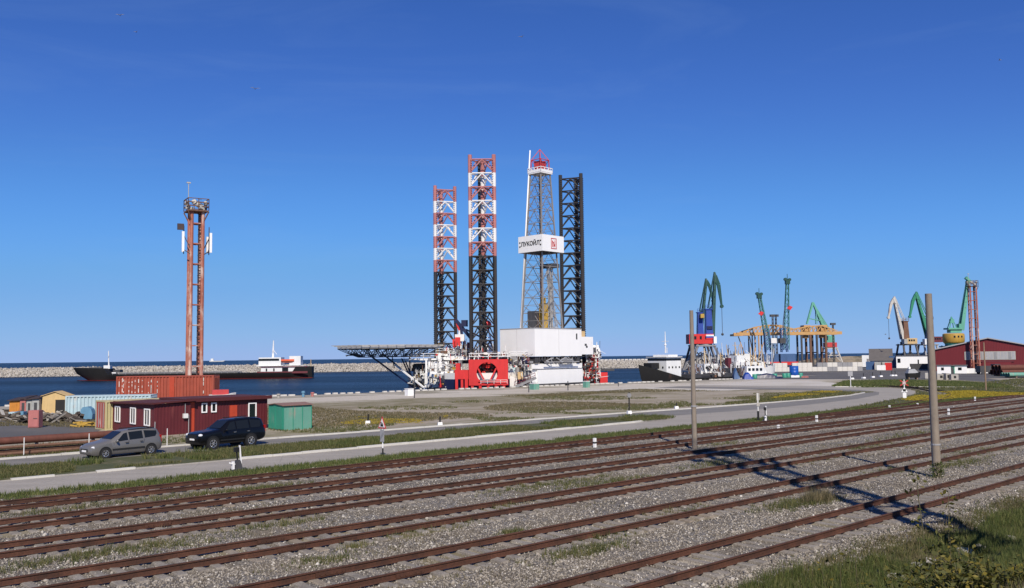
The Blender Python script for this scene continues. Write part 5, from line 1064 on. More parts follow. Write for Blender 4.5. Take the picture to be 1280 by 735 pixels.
# green crane behind the gantry
Y = 430; cx = xat(1020, Y); rt = thing('portal_crane', 'pale green portal crane with folded boom behind the orange gantry', 'crane', (cx, Y, 0), 0, 'portal cranes of the port'); e = lambda px, py: Vector((xat(px, Y) - cx, 0, zat(px, py, Y)))
m = MB(); 
for s_ in (-1, 1): y_ = Vector((0, s_ * 1.1, 0)); beam(m, e(1033, 420) + y_, e(1016.5, 378) + y_ * .4, 1.6, .7, .4, .3); beam(m, e(1016.5, 378) + y_ * .4, e(1008, 405) + y_ * .5, .9, .6, .3, .3); m.bar(e(1016.5, 379) + y_ * .4, e(1041, 421) + y_, .35); m.bar(e(1025, 401) + y_, e(1010, 398) + y_ * .5, .3); m.bar(e(1020, 388) + y_ * .6, e(1020, 405) + y_, .3)
m.build('boom', MT['sea_green'], rt)
m = MB(); a, b_ = e(1030, 428), e(1040, 420); m.bx(a.x, b_.x, -2.5, 2.5, a.z, b_.z); m.build('machine_house', MT['sea_green'], rt); m = MB(); a, b_ = e(1030, 434), e(1042, 428.2); m.bx(a.x, b_.x, -3, 3, a.z, b_.z); m.build('counterweight', MT['red_crown'], rt)
m = MB(); portal(m, e(1026, 440).x, e(1046, 440).x, 0, e(1036, 434.5).z, 2.2, 10, .6); m.build('portal', MT['crane_grey'], rt)

# ================================================================== lighting masts
def light_mast(label, loc, rz, H=27.0, w0=1.65, group='lattice lighting masts', antennas=True, seed=1):
    rt = thing('lighting_mast', label, 'mast', loc, rz, group); h = w0 / 2; r_ = random.Random(seed)
    for k, (sx, sy) in enumerate(((-1, -1), (1, -1), (1, 1), (-1, 1))):
        m = MB().tube((sx * h, sy * h, 0), (sx * h * .97, sy * h * .97, H - 1.8), .25, .23, n=8); m.build('leg', MT['tower_red'], rt, 40)
    n = 9
    for i in range(n):
        m = MB()
        z_ = 1.0 + (H - 3) * (i + .5) / n; f_ = h; c = [(-f_, -f_), (f_, -f_), (f_, f_), (-f_, f_)]
        for k in range(4): p, q = c[k], c[(k + 1) % 4]; m.bar((*p, z_), (*q, z_), .12)
        m.bar((-f_, -f_, z_), (f_, f_, z_), .1); m.build('cross_member', MT['tower_red'], rt)
    m = MB()
    for s_ in (-.25, .25): m.bar((s_ * .8 + .52, .1, 0), (s_ * .8 + .52, .1, H - 1.5), .09)
    for k in range(int(H / .45)): m.bar((.32, .1, .4 + k * .45), (.72, .1, .4 + k * .45), .05)
    for k in range(int(H / 1.4)): m.ring((.5, -.1, 2 + k * 1.35), .3, .035, 'Z', 10, 4)
    m.build('caged_ladder', MT['tower_dark'], rt)
    z_ = H - 1.8; P_ = 1.3
    m = MB().bx(-P_, P_, -P_, P_, z_, z_ + .16)
    for (p, q) in (((-P_, -P_), (P_, -P_)), ((-P_, -P_), (-P_, P_)), ((P_, -P_), (P_, P_)), ((-P_, P_), (P_, P_))): railing(m, (*p, z_ + .16), (*q, z_ + .16), 1.5, .9, .045, 3)
    for sx in (-1, 1):
        for sy in (-1, 1): m.bar((sx * P_, sy * P_, z_), (sx * h * .85, sy * h * .85, z_ - 1.7), .12)
    m.build('platform', MT['brown_rust'], rt)
    for k in range(8):
        a = R(45 * k + 20); c = Vector((1.2 * math.cos(a), 1.2 * math.sin(a), z_ + .55 + .65 * (k % 2))); m = MB().lathe([(.3, -.2), (.36, .1), (.2, .25), (.05, .3)], n=10); m.xform(Matrix.Translation(c) @ Matrix.Rotation(a, 4, 'Z') @ Matrix.Rotation(R(-100), 4, 'Y')); m.build('floodlight', MT['lamp_grey'], rt, 40)
    m = MB().tube((-1.25, -1.1, z_ + 1.5), (-1.25, -1.1, z_ + 3.6), .05, n=5); m.box((-1.25, -1.1, z_ + 3.65), (.5, .2, .16)); m.build('beacon', MT['lamp_grey'], rt)
    if antennas:
        for sx in (-1, 1):
            m = MB(); m.box((sx * 1.75, -.6, z_ - 4.0), (.3, .2, 2.6)); m.box((sx * 1.55, .4, z_ - 4.2), (.26, .2, 2.2)); m.split('antenna_panel', MT['white'], rt)
            m = MB(); m.bar((sx * .9, -.8, z_ - 4.8), (sx * 1.75, -.5, z_ - 3.0), .1); m.bar((sx * .9, -.8, z_ - 5.6), (sx * 1.75, -.5, z_ - 5.0), .1); m.bar((sx * 1.6, -.3, z_ - 5.6), (sx * 1.6, -.3, z_ - 1.9), .1); m.build('bracket', MT['tower_dark'], rt)
        m = MB(); m.box((-2.05, -.5, z_ - 2.1), (.8, .3, .8)); m.build('dish', MT['tower_dark'], rt)
    return rt
light_mast('red and white lattice phone and lighting mast behind the stacked containers', (xat(243, 117), 117, 0), R(32), w0=1.45)
light_mast('slim rusty lighting mast in front of the red warehouse', (xat(1216.5, 262), 262, 0), R(-8), 26.5, 1.7, antennas=False, seed=2)
light_mast('lighting mast just outside the picture whose shadow crosses the tracks', (15.6, 20.0, 2.2), R(9), 27.0, 1.65, antennas=True, seed=3)
for px, Y, top, lab in ((965.5, 395, 393.5, 'left one of the twin lamp masts between harbour cranes'), (969.5, 400, 393.5, 'right one of the twin lamp masts between harbour cranes'), (1040.5, 420, 404, 'single thin lamp mast at the right end of the orange gantry')):
    H_ = zat(px, top, Y); rt = thing('lamp_mast', lab, 'mast', (xat(px, Y), Y, 0), 0, 'thin lamp masts on the far pier'); m = MB(); lattice(m, (0, 0, 0), (0, 0, H_), .7, .5, 14, .16); m.build('mast', MT['steel_dark'], rt); m = MB().bx(-1.1, 1.1, -.8, .8, H_ - .9, H_ + .1); m.build('lamp_platform', MT['steel_dark'], rt)

# ================================================================== right-hand yard
def corrug(mb, p, q, z0, z1, pitch=.4, dep=.06, nrm=None):
    """standing-seam wall from p to q (2d), ribs pushed outwards"""
    p, q = Vector((*p, 0)), Vector((*q, 0)); d = (q - p); L = d.length; d.normalize(); o = Vector((d.y, -d.x, 0)); n = max(1, int(L / pitch)); pts = []
    for i in range(n):
        for s_, k in ((0, 0), (.45, 0), (.55, 1), (.95, 1)): pts.append(p + d * L * (i + s_) / n + o * dep * k)
    pts.append(q); b = len(mb.v); mb.v += [(v.x, v.y, z0) for v in pts] + [(v.x, v.y, z1) for v in pts]; k = len(pts); mb.f += [(b + i, b + i + 1, b + k + i + 1, b + k + i) for i in range(k - 1)]
    return mb
# red warehouse
Y = 262; wx = xat(1233, Y); wh = thing('warehouse', 'large dark red gabled warehouse with a long window strip', 'building', (wx, Y, 0), R(-24))
Wl, Wr, ze, zr_ = xat(1173, Y) - wx, 14.2, 6.4, 9.5
m = MB(); m.add([(Wl, 0, 0), (Wr, 0, 0), (Wr, 0, ze), (0, 0, zr_), (Wl, 0, ze), (Wl, 34, 0), (Wr, 34, 0), (Wr, 34, ze), (0, 34, zr_), (Wl, 34, ze)], [(0, 1, 2, 3, 4), (9, 8, 7, 6, 5), (0, 4, 9, 5), (1, 6, 7, 2)])
n_ = 70
for i in range(n_):
    x_ = Wl + (Wr - Wl) * (i + .5) / n_; zt_ = (ze + (zr_ - ze) * (1 - abs(x_) / (abs(Wl) if x_ < 0 else Wr))) - .1; m.bx(x_ - .07, x_ + .07, -.06, -.004, 0.2, zt_)
m.build('wall', MT['wh_red'], wh)
m = MB(); sl_ = .35
for s_, xe in ((-1, Wl), (1, Wr)): m.plate([(0, -.5, zr_ + .02), (xe + s_ * .5, -.5, ze - .1), (xe + s_ * .5, 34.5, ze - .1), (0, 34.5, zr_ + .02)], (0, 0, 1), .18)
m.build('roof', MT['wh_red'], wh); m = MB()
for s_, xe in ((-1, Wl), (1, Wr)): m.bar((0, -.56, zr_ + .1), (xe + s_ * .5, -.56, ze - .02), .1, .3)
m.build('roof_edge', MT['galv'], wh)
x0, x1 = xat(1207, Y) - wx, xat(1262, Y) - wx; za, zb_ = zat(1235, 449, Y), zat(1235, 440, Y)
win = MB().bx(x0 - .15, x1 + .15, -.14, -.065, za - .15, zb_ + .15).build('window_strip', MT['lamp_grey'], wh)
for k in range(14):
    a = x0 + (x1 - x0) * k / 14; MB().bx(a + .07, a + (x1 - x0) / 14 - .07, -.17, -.142, za, zb_).build('pane', MT['galv' if k % 4 else 'steel_grey'], win)
m = MB().bx(x0 + 4, x1 - .3, -.3, -.07, za - .75, za - .4); m.build('door_track', MT['maroon'], wh); m = MB().bx(x0 + 4.4, x1 - 1, -.22, -.07, .1, za - .76); m.build('sliding_door', MT['wh_red'], wh)
# white huts in front of it
def hut(label, px0, px1, Y, ytop, yb, mats, dep=4, win=(), door=None, group=None):
    x0, x1 = xat(px0, Y), xat(px1, Y); z1 = zat((px0 + px1) / 2, ytop, Y); rt = thing('hut', label, 'hut', ((x0 + x1) / 2, Y, 0), -math.atan2(x0, Y), group); h = (x1 - x0) / 2
    MB().bx(-h, h, 0, dep, 0, z1).build('wall', MT[mats[0]], rt); MB().bx(-h - .2, h + .2, -.3, dep + .2, z1, z1 + .18).build('roof', MT[mats[1]], rt)
    for a, b in win: f_ = MB().bx(-h + 2 * h * a, -h + 2 * h * b, -.05, -.003, z1 * .42, z1 * .78).build('window', MT['glass'], rt)
    if door: MB().bx(-h + 2 * h * door[0], -h + 2 * h * door[1], -.06, -.003, .05, z1 * .82).build('door', MT[door[2]], rt)
    return rt
hut('white hut with dark window left of the warehouse gate', 1169, 1184.5, 236, 457, 467, ('white', 'roof_grey'), 4, [(.3, .5)])
hut('white hut with dark window in front of the warehouse, right of a green door', 1190, 1204.5, 236, 457, 467, ('white', 'roof_grey'), 4, [(.32, .6)])
hut('small green shelter wedged between the two white huts', 1184.8, 1189.8, 236.4, 457.5, 467, ('green_metal', 'roof_grey'), 3, (), (.2, .8, 'steel_dark'))
m = MB(); Y = 236
for px0, px1, h_ in ((1205, 1215, 1.3), (1215.5, 1226, 1.1), (1226.5, 1232, 1.5)): m.bx(xat(px0, Y) - xat(1218, Y), xat(px1, Y) - xat(1218, Y), 0, .6, 0, h_)
o = m.build('concrete_barrier', MT['white_worn']); o.location = (xat(1218, Y), Y, 0); tag(o, 'low white concrete barrier at the foot of the rusty lighting mast', 'barrier')
# pipe stacks on the right
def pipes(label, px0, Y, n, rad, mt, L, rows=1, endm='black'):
    x0 = xat(px0, Y); rt = thing('pipe_stack', label, 'pipes', (x0, Y, 0), R(4))
    for r_ in range(rows):
        for k in range(n - r_):
            y_ = (k + r_ * .5) * rad * 2.05; z_ = rad + .25 + r_ * rad * 1.75; m = MB(); N_ = 14
            ro = lambda x, q: [Vector((x, y_ + q * math.cos(2 * math.pi * i / N_), z_ + q * math.sin(2 * math.pi * i / N_))) for i in range(N_)]
            m.loft([ro(.3, rad * .9), ro(0, rad * .9), ro(0, rad), ro(L, rad), ro(L, rad * .9), ro(L - .3, rad * .9)], caps=False); p_ = m.build('pipe', MT[mt], rt, 40); MB().tube((.5, y_, z_), (.52, y_, z_), rad * .9, n=N_).build('bore_shade', MT[endm], p_)  # black disc paints the shade inside the hollow pipe end
    m = MB()
    for x_ in (1.5, L - 1.5): m.bx(x_ - .15, x_ + .15, -rad, n * rad * 2.05, .02, .25)
    m.build('bearer', MT['pole_wood'], rt); return rt
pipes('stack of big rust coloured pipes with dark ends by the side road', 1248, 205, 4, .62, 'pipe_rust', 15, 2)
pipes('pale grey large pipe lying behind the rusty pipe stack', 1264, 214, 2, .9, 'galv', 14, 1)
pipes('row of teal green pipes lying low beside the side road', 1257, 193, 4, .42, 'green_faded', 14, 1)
m = MB(); Y = 224
m.bx(-1.8, 2.6, 0, 2.4, .5, 2.1)
for x_ in (-1.1, 1.8):
    for y_ in (-.05, 2.15): m.tube((x_, y_, .45), (x_, y_ + .3, .45), .45, n=10)
m.bx(2.0, 3.4, .2, 2.2, .6, 2.5); tr = thing('trailer', 'dark trailer parked beside the rusty pipe stack', 'trailer', (xat(1231, Y), Y, 0)); m.build('body', MT['steel_dark'], tr)
# concrete ruin blocks
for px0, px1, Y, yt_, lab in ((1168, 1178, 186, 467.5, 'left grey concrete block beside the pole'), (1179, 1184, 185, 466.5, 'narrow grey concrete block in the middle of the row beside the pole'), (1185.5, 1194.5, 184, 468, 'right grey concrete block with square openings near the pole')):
    x0, x1 = xat(px0, Y), xat(px1, Y); h_ = zat(px0, yt_, Y); rt = thing('concrete_block', lab, 'concrete block', ((x0 + x1) / 2, Y, 0)); w_ = (x1 - x0) / 2; m = MB().bx(-w_, w_, 0, 1.8, 0, h_); m.build('block', MT['concrete'], rt); m = MB().bx(-w_ * .3, w_ * .35, -.04, -.003, h_ * .3, h_ * .75); m.build('dark_opening_panel', MT['black'], rt)  # flat black panel painted for the shade in a recess, no hole cut
# boat on the hard
Y = 190; bt = thing('fishing_boat', 'grey and black boat hull laid up on the yard', 'boat', (xat(1129.5, Y), Y, .35), R(0)); m = hull_mesh(3.0, 1.7, .0, .95, .5, .1, .3, .0, 12); m.build('hull', MT['black'], bt, 35); m = MB(); m.loft([[(0.05, -.85, .96), (0.05, .85, .96), (.4, .5, 1.7), (.4, -.5, 1.7)], [(2.5, -.5, 1.0), (2.5, .5, 1.0), (1.7, .35, 1.85), (1.7, -.35, 1.85)]]); m.build('cover', MT['boat_grey'], bt); m = MB().bx(.2, .4, -.7, .7, -.34, .1); m.bx(2.0, 2.2, -.5, .5, -.34, .1); m.build('cradle', MT['pole_wood'], bt); m = MB().bx(.5, .9, -.2, .2, 1.86, 2.3); m.build('wheelhouse', MT['white'], bt)
# block wall: white concrete blocks in two courses
Y = 286; bw_ = thing('block_wall', 'long wall of stacked white concrete blocks before the gantry', 'wall', (xat(963, Y), Y, 0), R(-4)); L_ = xat(1076, Y) - xat(963, Y); bl = MB().bx(0, 1.52, 0, 1.2, 0, 1.35).build('block', MT['block_white'], bw_); n_ = int(L_ / 1.56)
for k in range(1, n_):
    c = bl.copy(); COL.objects.link(c); c.parent = bw_; c.location = (k * 1.56, random.uniform(-.05, .05), 0)
    if k in (11, 12, 17, 18): c.data = bl.data.copy(); c.data.materials[0] = MT['steel_grey']
for k in range(n_):
    if k in (3, 8): continue
    c = bl.copy(); COL.objects.link(c); c.parent = bw_; c.location = (k * 1.56 + .1, random.uniform(-.08, .08) + .1, 1.38)
    if k in (9, 10, 13, 14, 15): c.data = bl.data.copy(); c.data.materials[0] = MT['steel_grey']
# far sheds and containers at the back of the yard
def block(name, label, cat, px0, px1, y0, y1, Y, dep, mt, roof=None, rz=0, extra=None, group=None, base=None):
    x0, x1 = xat(px0, Y), xat(px1, Y); z1 = zat((px0 + px1) / 2, y0, Y); z0 = 0 if base is None else base; rt = thing(name, label, cat, ((x0 + x1) / 2, Y, z0), rz or -math.atan2(x0, Y), group); h = (x1 - x0) / 2; hz_ = z1 - z0
    m = MB(); m.bx(-h, h, 0, dep, 0, hz_); m.build('wall' if cat == 'building' else 'body', MT[mt], rt)
    if cat != 'building':
        m = MB(); k = int(2 * h / .3)
        for i in range(k): m.bx(-h + 2 * h * (i + .3) / k, -h + 2 * h * (i + .7) / k, -.04, -.002, .15, hz_ - .15)
        for sx in (-1, 1): m.bx(sx * h - .08, sx * h + .08, -.06, -.003, 0, hz_)
        m.build('ribs', MT[mt], rt)
    if roof == 'gable':
        m = MB(); m.add([(-h - .3, -.4, hz_), (h + .3, -.4, hz_), (h + .3, dep + .4, hz_), (-h - .3, dep + .4, hz_), (-h - .3, dep / 2, hz_ + dep * .28), (h + .3, dep / 2, hz_ + dep * .28)], [(0, 1, 5, 4), (2, 3, 4, 5), (1, 2, 5), (3, 0, 4), (0, 3, 2, 1)]); m.build('roof', MT['roof_grey'], rt)
    elif roof: MB().bx(-h - .15, h + .15, -.2, dep + .2, hz_, hz_ + .2).build('roof', MT[roof], rt)
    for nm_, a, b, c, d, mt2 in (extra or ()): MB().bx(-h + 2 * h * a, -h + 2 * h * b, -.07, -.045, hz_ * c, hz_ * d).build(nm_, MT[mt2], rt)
    return rt
block('shed', 'dark gabled shed with grey roof behind the yard containers', 'building', 1086, 1112, 451, 461, 330, 16, 'grey_shed', 'gable', 0, [('door', .4, .55, .05, .8, 'steel_dark')])
block('shipping_container', 'dark blue container at the left of the yard container row', 'container', 1080.5, 1090, 452, 461, 300, 2.5, 'crane_blue')
block('shipping_container', 'pale grey tall container in the yard row beside the blue one', 'container', 1091, 1098, 453, 461, 298, 2.5, 'grey_shed')
block('shipping_container', 'low white container in the yard row beside the red one', 'container', 1094, 1103.5, 456.5, 461.5, 290, 2.5, 'white')
block('shipping_container', 'bright red container at the right of the yard row', 'container', 1104, 1111.5, 453.5, 461.5, 290, 2.5, 'red')
block('shipping_container', 'dark blue-grey tall box beside the long white building', 'container', 1110, 1119.5, 445, 455, 330, 4, 'crane_blue')
block('white_building', 'long low white building below the portal cranes', 'building', 1120, 1169, 445, 453, 322, 8, 'white', 'roof_grey', 0, [('window', .03, .1, .45, .8, 'glass'), ('dark_opening_panel', .84, .92, .3, .8, 'black'), ('dark_opening_panel', .5, .53, .3, .7, 'glass')])  # black panel on the flat wall paints the shade of an open bay
block('white_building', 'white shed with curved pale front left of the grey roofed shed', 'building', 1076, 1098, 444, 451, 360, 6, 'ship_white', None, 0, [('window', .25, .4, .3, .7, 'steel_grey')])
block('fence_wall', 'dark low wall in front of the long white building', 'building', 1136, 1170, 454.5, 460, 300, .4, 'steel_dark')
o = block('shipping_container', 'grey car sized skip beside the concrete blocks', 'container', 1154, 1164, 466, 474, 195, 2, 'crane_grey')
# things along the basin: tank, drums, crates, tarps
def drum(label, px, yb, Y, rad, h, mt, cat='drum', name='drum', group=None, z0=0):
    rt = thing(name, label, cat, (xat(px, Y), Y, z0), 0, group); m = MB().lathe([(rad * .96, 0), (rad, .05), (rad, h * .32), (rad * 1.03, h * .33), (rad, h * .35), (rad, h * .65), (rad * 1.03, h * .66), (rad, h * .68), (rad, h - .05), (rad * .94, h), (.02, h)], n=16); m.build('shell', MT[mt], rt, 40); return rt
tk = drum('bright blue upright tank on a white stand at the basin edge', 990, 470, 216, 1.05, 2.2, 'tank_blue', 'tank', 'water_tank', None, .55)
m = MB().bx(-1.0, 1.0, -.9, .9, -.54, -.02); m.build('stand', MT['white'], tk)
greens = [('green_metal', 'drum')] * 6
for k, px in enumerate((941, 946, 966, 978, 982.5, 998)): drum('green drum at the basin edge, number %s from the motor boat' % ('one two three four five six'.split()[k]), px, 472, 209 + k * 1.6 - (k == 5) * 1, .55, 1.05, 'green_metal', 'drum', 'drum', 'green drums along the basin')
for k, px in enumerate((1001.5, 1005.5)): o = block('crate', ('left' if k == 0 else 'right') + ' faded red crate at the end of the green drums', 'crate', px - 1.7, px + 1.7, 470, 475.5, 212, .9, 'faded_red', None, 0, None, 'red crates at the basin edge')
def tarp(label, px0, px1, y0, Y, mt, seed):
    r_ = random.Random(seed); x0, x1 = xat(px0, Y), xat(px1, Y); h_ = zat(px0, y0, Y); rt = []; n_ = 8
    for i in range(n_ + 1):
        s_ = i / n_; k = h_ * (.35 + .65 * math.sin(math.pi * min(1, s_ * 1.15)) ** .7) * r_.uniform(.85, 1.05); rt.append([Vector(((x1 - x0) * (s_ - .5), -1.1, 0)), Vector(((x1 - x0) * (s_ - .5), -.8, k * .75)), Vector(((x1 - x0) * (s_ - .5), 0, k)), Vector(((x1 - x0) * (s_ - .5), .9, k * .7)), Vector(((x1 - x0) * (s_ - .5), 1.1, 0))])
    o = MB().loft(rt).build('tarpaulin_heap', MT[mt]); o.location = ((x0 + x1) / 2, Y, 0); tag(o, label, 'tarpaulin'); return o
tarp('blue tarpaulin over gear in front of the white motor boat', 926.5, 938, 464.5, 205, 'blue_paint', 1)
tarp('long dark tarpaulin over a small boat behind the green drums', 937, 974, 466.5, 210, 'navy', 2)
tarp('blue covered heap between black workboat and motor boat', 914, 921, 459, 207, 'crane_blue', 3)

# ================================================================== left yard
# red site cabins
CR = RZ                                                  # same heading as the road
P1 = g(192.5, 545); 
def win_frame(rt, name, cx, cz, w_, h_, y, axis, panes=1, mt='white', glass='glass'):
    """framed window on local wall; axis 'y': wall in x-z plane facing -y; axis 'x': wall in y-z plane facing -x"""
    def bxx(mb, a0, a1, d0, d1, z0, z1): return mb.bx(a0, a1, d0, d1, z0, z1) if axis == 'y' else mb.bx(d0, d1, a0, a1, z0, z1)
    t_ = .09; fr = MB()
    for a0, a1, z0, z1 in ((cx - w_ / 2 - t_, cx - w_ / 2, cz - h_ / 2 - t_, cz + h_ / 2 + t_), (cx + w_ / 2, cx + w_ / 2 + t_, cz - h_ / 2 - t_, cz + h_ / 2 + t_), (cx - w_ / 2, cx + w_ / 2, cz + h_ / 2, cz + h_ / 2 + t_), (cx - w_ / 2, cx + w_ / 2, cz - h_ / 2 - t_, cz - h_ / 2)): bxx(fr, a0, a1, y - .08, y - .002, z0, z1)
    for k in range(1, panes): bxx(fr, cx - w_ / 2 + w_ * k / panes - .04, cx - w_ / 2 + w_ * k / panes + .04, y - .07, y - .002, cz - h_ / 2 + .001, cz + h_ / 2 - .001)
    f_ = fr.build(name, MT[mt], rt)
    for k in range(panes): a = cx - w_ / 2 + w_ * k / panes; bxx(MB(), a + .03, a + w_ / panes - .03, y - .03, y - .004, cz - h_ / 2, cz + h_ / 2).build('pane', MT[glass], f_)
    return f_
ca = thing('site_cabin', 'dark red site cabin with three white windows behind the silver car', 'cabin', P1, CR, 'dark red site cabins')
LA, WA, HA = 9.7, 2.85, 2.42                             # local y away from the road, x along it
m = MB(); m.bx(.06, WA - .06, .06, LA, 0, HA - .22); corrug(m, (0.0, LA), (0.0, 0.0), 0, HA, .25, .03); corrug(m, (0, 0), (WA, 0), 0, HA, .25, .03); m.build('wall', MT['cabin_red'], ca)
m = MB(); m.add([(-.3, -.3, HA), (WA + .3, -.3, HA + .14), (WA + .3, LA + .3, HA - .1), (-.3, LA + .3, HA - .2), (-.3, -.3, HA + .13), (WA + .3, -.3, HA + .27), (WA + .3, LA + .3, HA + .0), (-.3, LA + .3, HA - .07)], [(0, 3, 2, 1), (4, 5, 6, 7), (0, 1, 5, 4), (1, 2, 6, 5), (2, 3, 7, 6), (3, 0, 4, 7)]); m.build('roof', MT['cabin_roof'], ca)
for y_ in (1.3, 4.3, 7.8): win_frame(ca, 'window', y_, 1.38, .95, 1.15, -.03, 'x', 2)
m = MB().bx(2.2, 2.55, -.28, -.04, 1.25, 1.6); m.build('meter_box', MT['white_worn'], ca); m = MB().tube((2.38, -.1, 1.6), (2.38, -.1, 2.4), .025, n=5); m.tube((2.65, -.15, 0), (2.65, -.15, 1.5), .03, n=5); m.bar((0, -.15, 0), (0, -.15, 1.1), .05); m.build('conduit', MT['galv'], ca)
cb = thing('site_cabin', 'longer dark red site cabin with white framed door behind the black car', 'cabin', P1 + TU * 2.95 + TV * .35, CR, 'dark red site cabins')
LB, WB, HB = 6.7, 5.0, 2.55
m = MB(); m.bx(.06, LB - .06, .06, WB, 0, HB); corrug(m, (.0, .0), (LB, .0), 0, HB, .25, .03); m.build('wall', MT['cabin_red'], cb)
m = MB(); m.bx(-.45, LB + .25, -.35, WB + .2, HB, HB + .16); m.build('roof', MT['cabin_roof'], cb); m = MB().bx(-.4, LB + .22, -.4, -.352, HB - .08, HB + .2); m.build('fascia', MT['cabin_roof'], cb)
m = MB().bx(-.04, .34, -.09, -.04, 0, HB - .02); m.build('corner_panel', MT['cabin_trim'], cb)
m = MB().bx(3.3, 3.95, -.09, -.04, .05, 2.05); dr = m.build('door', MT['cabin_trim'], cb); MB().bx(3.84, 3.9, -.14, -.095, 1.0, 1.12).build('handle', MT['galv'], dr)
for x_ in (1.15, 1.95): win_frame(cb, 'window', x_, 1.95, .28, .6, -.035, 'y', 1)
win_frame(cb, 'window', 5.3, 1.45, .55, 1.3, -.035, 'y', 1)
# containers
def container(label, loc, rz, L, W_, H_, m_side, m_end, group=None, face_ends=(0,)):
    rt = thing('shipping_container', label, 'container', loc, rz, group)
    m = MB(); m.bx(.08, L - .08, .14, W_ - .14, .12, H_ - .03); corrug(m, (.1, .12), (L - .1, .12), .15, H_ - .12, .36, .1); corrug(m, (L - .1, W_ - .12), (.1, W_ - .12), .15, H_ - .12, .36, .1); m.build('side_wall', MT[m_side], rt)
    corrug(MB(), (.06, W_ - .1), (.06, .1), .15, H_ - .12, .34, .09).build('end_wall', MT[m_end], rt); corrug(MB(), (L - .06, .1), (L - .06, W_ - .1), .15, H_ - .12, .34, .09).build('end_wall', MT[m_end], rt)
    m = MB()
    for x_ in (0, L - .16):
        for y_ in (0, W_ - .16): m.bx(x_, x_ + .16, y_, y_ + .16, 0, H_)
    for y_ in (0.003, W_ - .123): m.bx(.161, L - .161, y_, y_ + .12, H_ - .13, H_ - .01); m.bx(.161, L - .161, y_, y_ + .12, .01, .14)
    for x_ in (.003, L - .123): m.bx(x_, x_ + .12, .161, W_ - .161, H_ - .128, H_ - .012); m.bx(x_, x_ + .12, .161, W_ - .161, .012, .138)
    m.build('frame', MT[m_side], rt)
    m = MB()
    for k in range(4): m.tube((-.03, .35 + k * (W_ - .7) / 3, .2), (-.03, .35 + k * (W_ - .7) / 3, H_ - .2), .028, n=5)
    m.build('lock_rod', MT['galv'], rt); return rt
Y = 104; x0 = xat(146, 103); ct = container('long rust red container with peeling paint raised behind the red cabins', (x0, 103, 1.12), R(3), 11.0, 2.45, 2.9, 'container_rust', 'container_rust')
m = MB().bx(.7, 10.3, .4, 2.1, 0, 1.1); o = m.build('support_base', MT['concrete']); o.location = (x0, 103, 0); o.rotation_euler = (0, 0, R(3)); tag(o, 'concrete base under the long rust red container', 'base')
# stripes of peeled paint on the long container side: narrow pale slats of bare primer between ribs
m = MB(); r_ = random.Random(4)
for x_ in (.3, .66, .8, 1.4, 1.75, 2.1, 2.47, 2.9, 3.6, 3.9, 4.6, 9.8):
    for q_ in range(4):
        a = .2 + q_ * .62 + r_.uniform(0, .3); m.bx(x_, x_ + r_.uniform(.05, .09), -.004, .015, a, a + r_.uniform(.1, .5))
o = m.build('peeled_strip', MT['block_white'], ct); o['kind'] = 'stuff'; MB().bx(6.0, 6.55, .0, .02, .2, 2.75).build('repainted_panel', MT['cabin_trim'], ct)
cc = container('short container with red end and cream side left of the red cabins', g(131, 538), CR, 6.0, 2.4, 2.45, 'container_cream', 'container_red')
cp = container('pale blue container behind the debris heap', g(81, 522.5), R(6), 8.5, 2.4, 2.25, 'pale_blue', 'pale_blue')
# green metal garage with low gable roof
gp = g(354, 538.2); gg = thing('metal_garage', 'green metal garage with low pinkish roof right of the red cabins', 'garage', gp, CR); LG, WG, HG = 2.6, 2.5, 1.98
MB().bx(.03, LG, .03, WG, 0, HG).build('wall', MT['green_faded'], gg)
m = MB().add([(.0, 0.02, 0), (.0, WG, 0), (.0, WG, HG), (.0, WG / 2, HG + .12), (0, .02, HG)], [(4, 3, 2, 1, 0)]); m.v = [(x - .001, y, z_) for x, y, z_ in m.v]; m.plate([(-.06, .1, .08), (-.06, WG - .1, .08), (-.06, WG - .1, HG - .1), (-.06, .1, HG - .1)], (1, 0, 0), .05); m.bx(-.09, -.061, WG / 2 - .03, WG / 2 + .03, .1, HG - .1); m.build('door', MT['green_metal'], gg)
m = MB(); m.plate([(-.12, -.12, HG), (LG + .1, -.12, HG), (LG + .1, WG / 2, HG + .14), (-.12, WG / 2, HG + .14)], (0, 0, 1), .06); m.plate([(-.12, WG / 2, HG + .14), (LG + .1, WG / 2, HG + .14), (LG + .1, WG + .12, HG), (-.12, WG + .12, HG)], (0, 0, 1), .06); m.build('roof', MT['roof_pink'], gg)
m = MB()
for x_ in (0, .87, 1.73, 2.56): m.bx(x_, x_ + .05, -.02, .025, .0, HG - .02)
m.bx(.051, LG - .05, -.021, .024, HG - .09, HG - .03); m.build('seam', MT['green_metal'], gg)
# cream hut, sheds
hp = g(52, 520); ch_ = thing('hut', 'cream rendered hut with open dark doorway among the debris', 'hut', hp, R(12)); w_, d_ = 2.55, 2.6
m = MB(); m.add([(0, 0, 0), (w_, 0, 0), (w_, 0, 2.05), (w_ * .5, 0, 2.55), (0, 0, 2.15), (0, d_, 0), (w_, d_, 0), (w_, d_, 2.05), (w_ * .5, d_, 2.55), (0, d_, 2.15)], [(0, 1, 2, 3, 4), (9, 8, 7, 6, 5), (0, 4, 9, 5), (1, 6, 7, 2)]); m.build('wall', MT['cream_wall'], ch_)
m = MB().bx(1.35, 2.3, -.03, -.003, .1, 1.7); m.build('doorway', MT['black'], ch_); m = MB().bx(1.25, 1.345, -.05, -.003, .1, 1.8); m.bx(2.305, 2.38, -.05, -.003, .1, 1.8); m.build('door_frame', MT['cream_wall'], ch_); m = MB().bx(-.04, -.003, .8, 1.3, .8, 1.4); m.build('window', MT['glass'], ch_)  # doorway is a black panel painting the shaded interior, wall is uncut
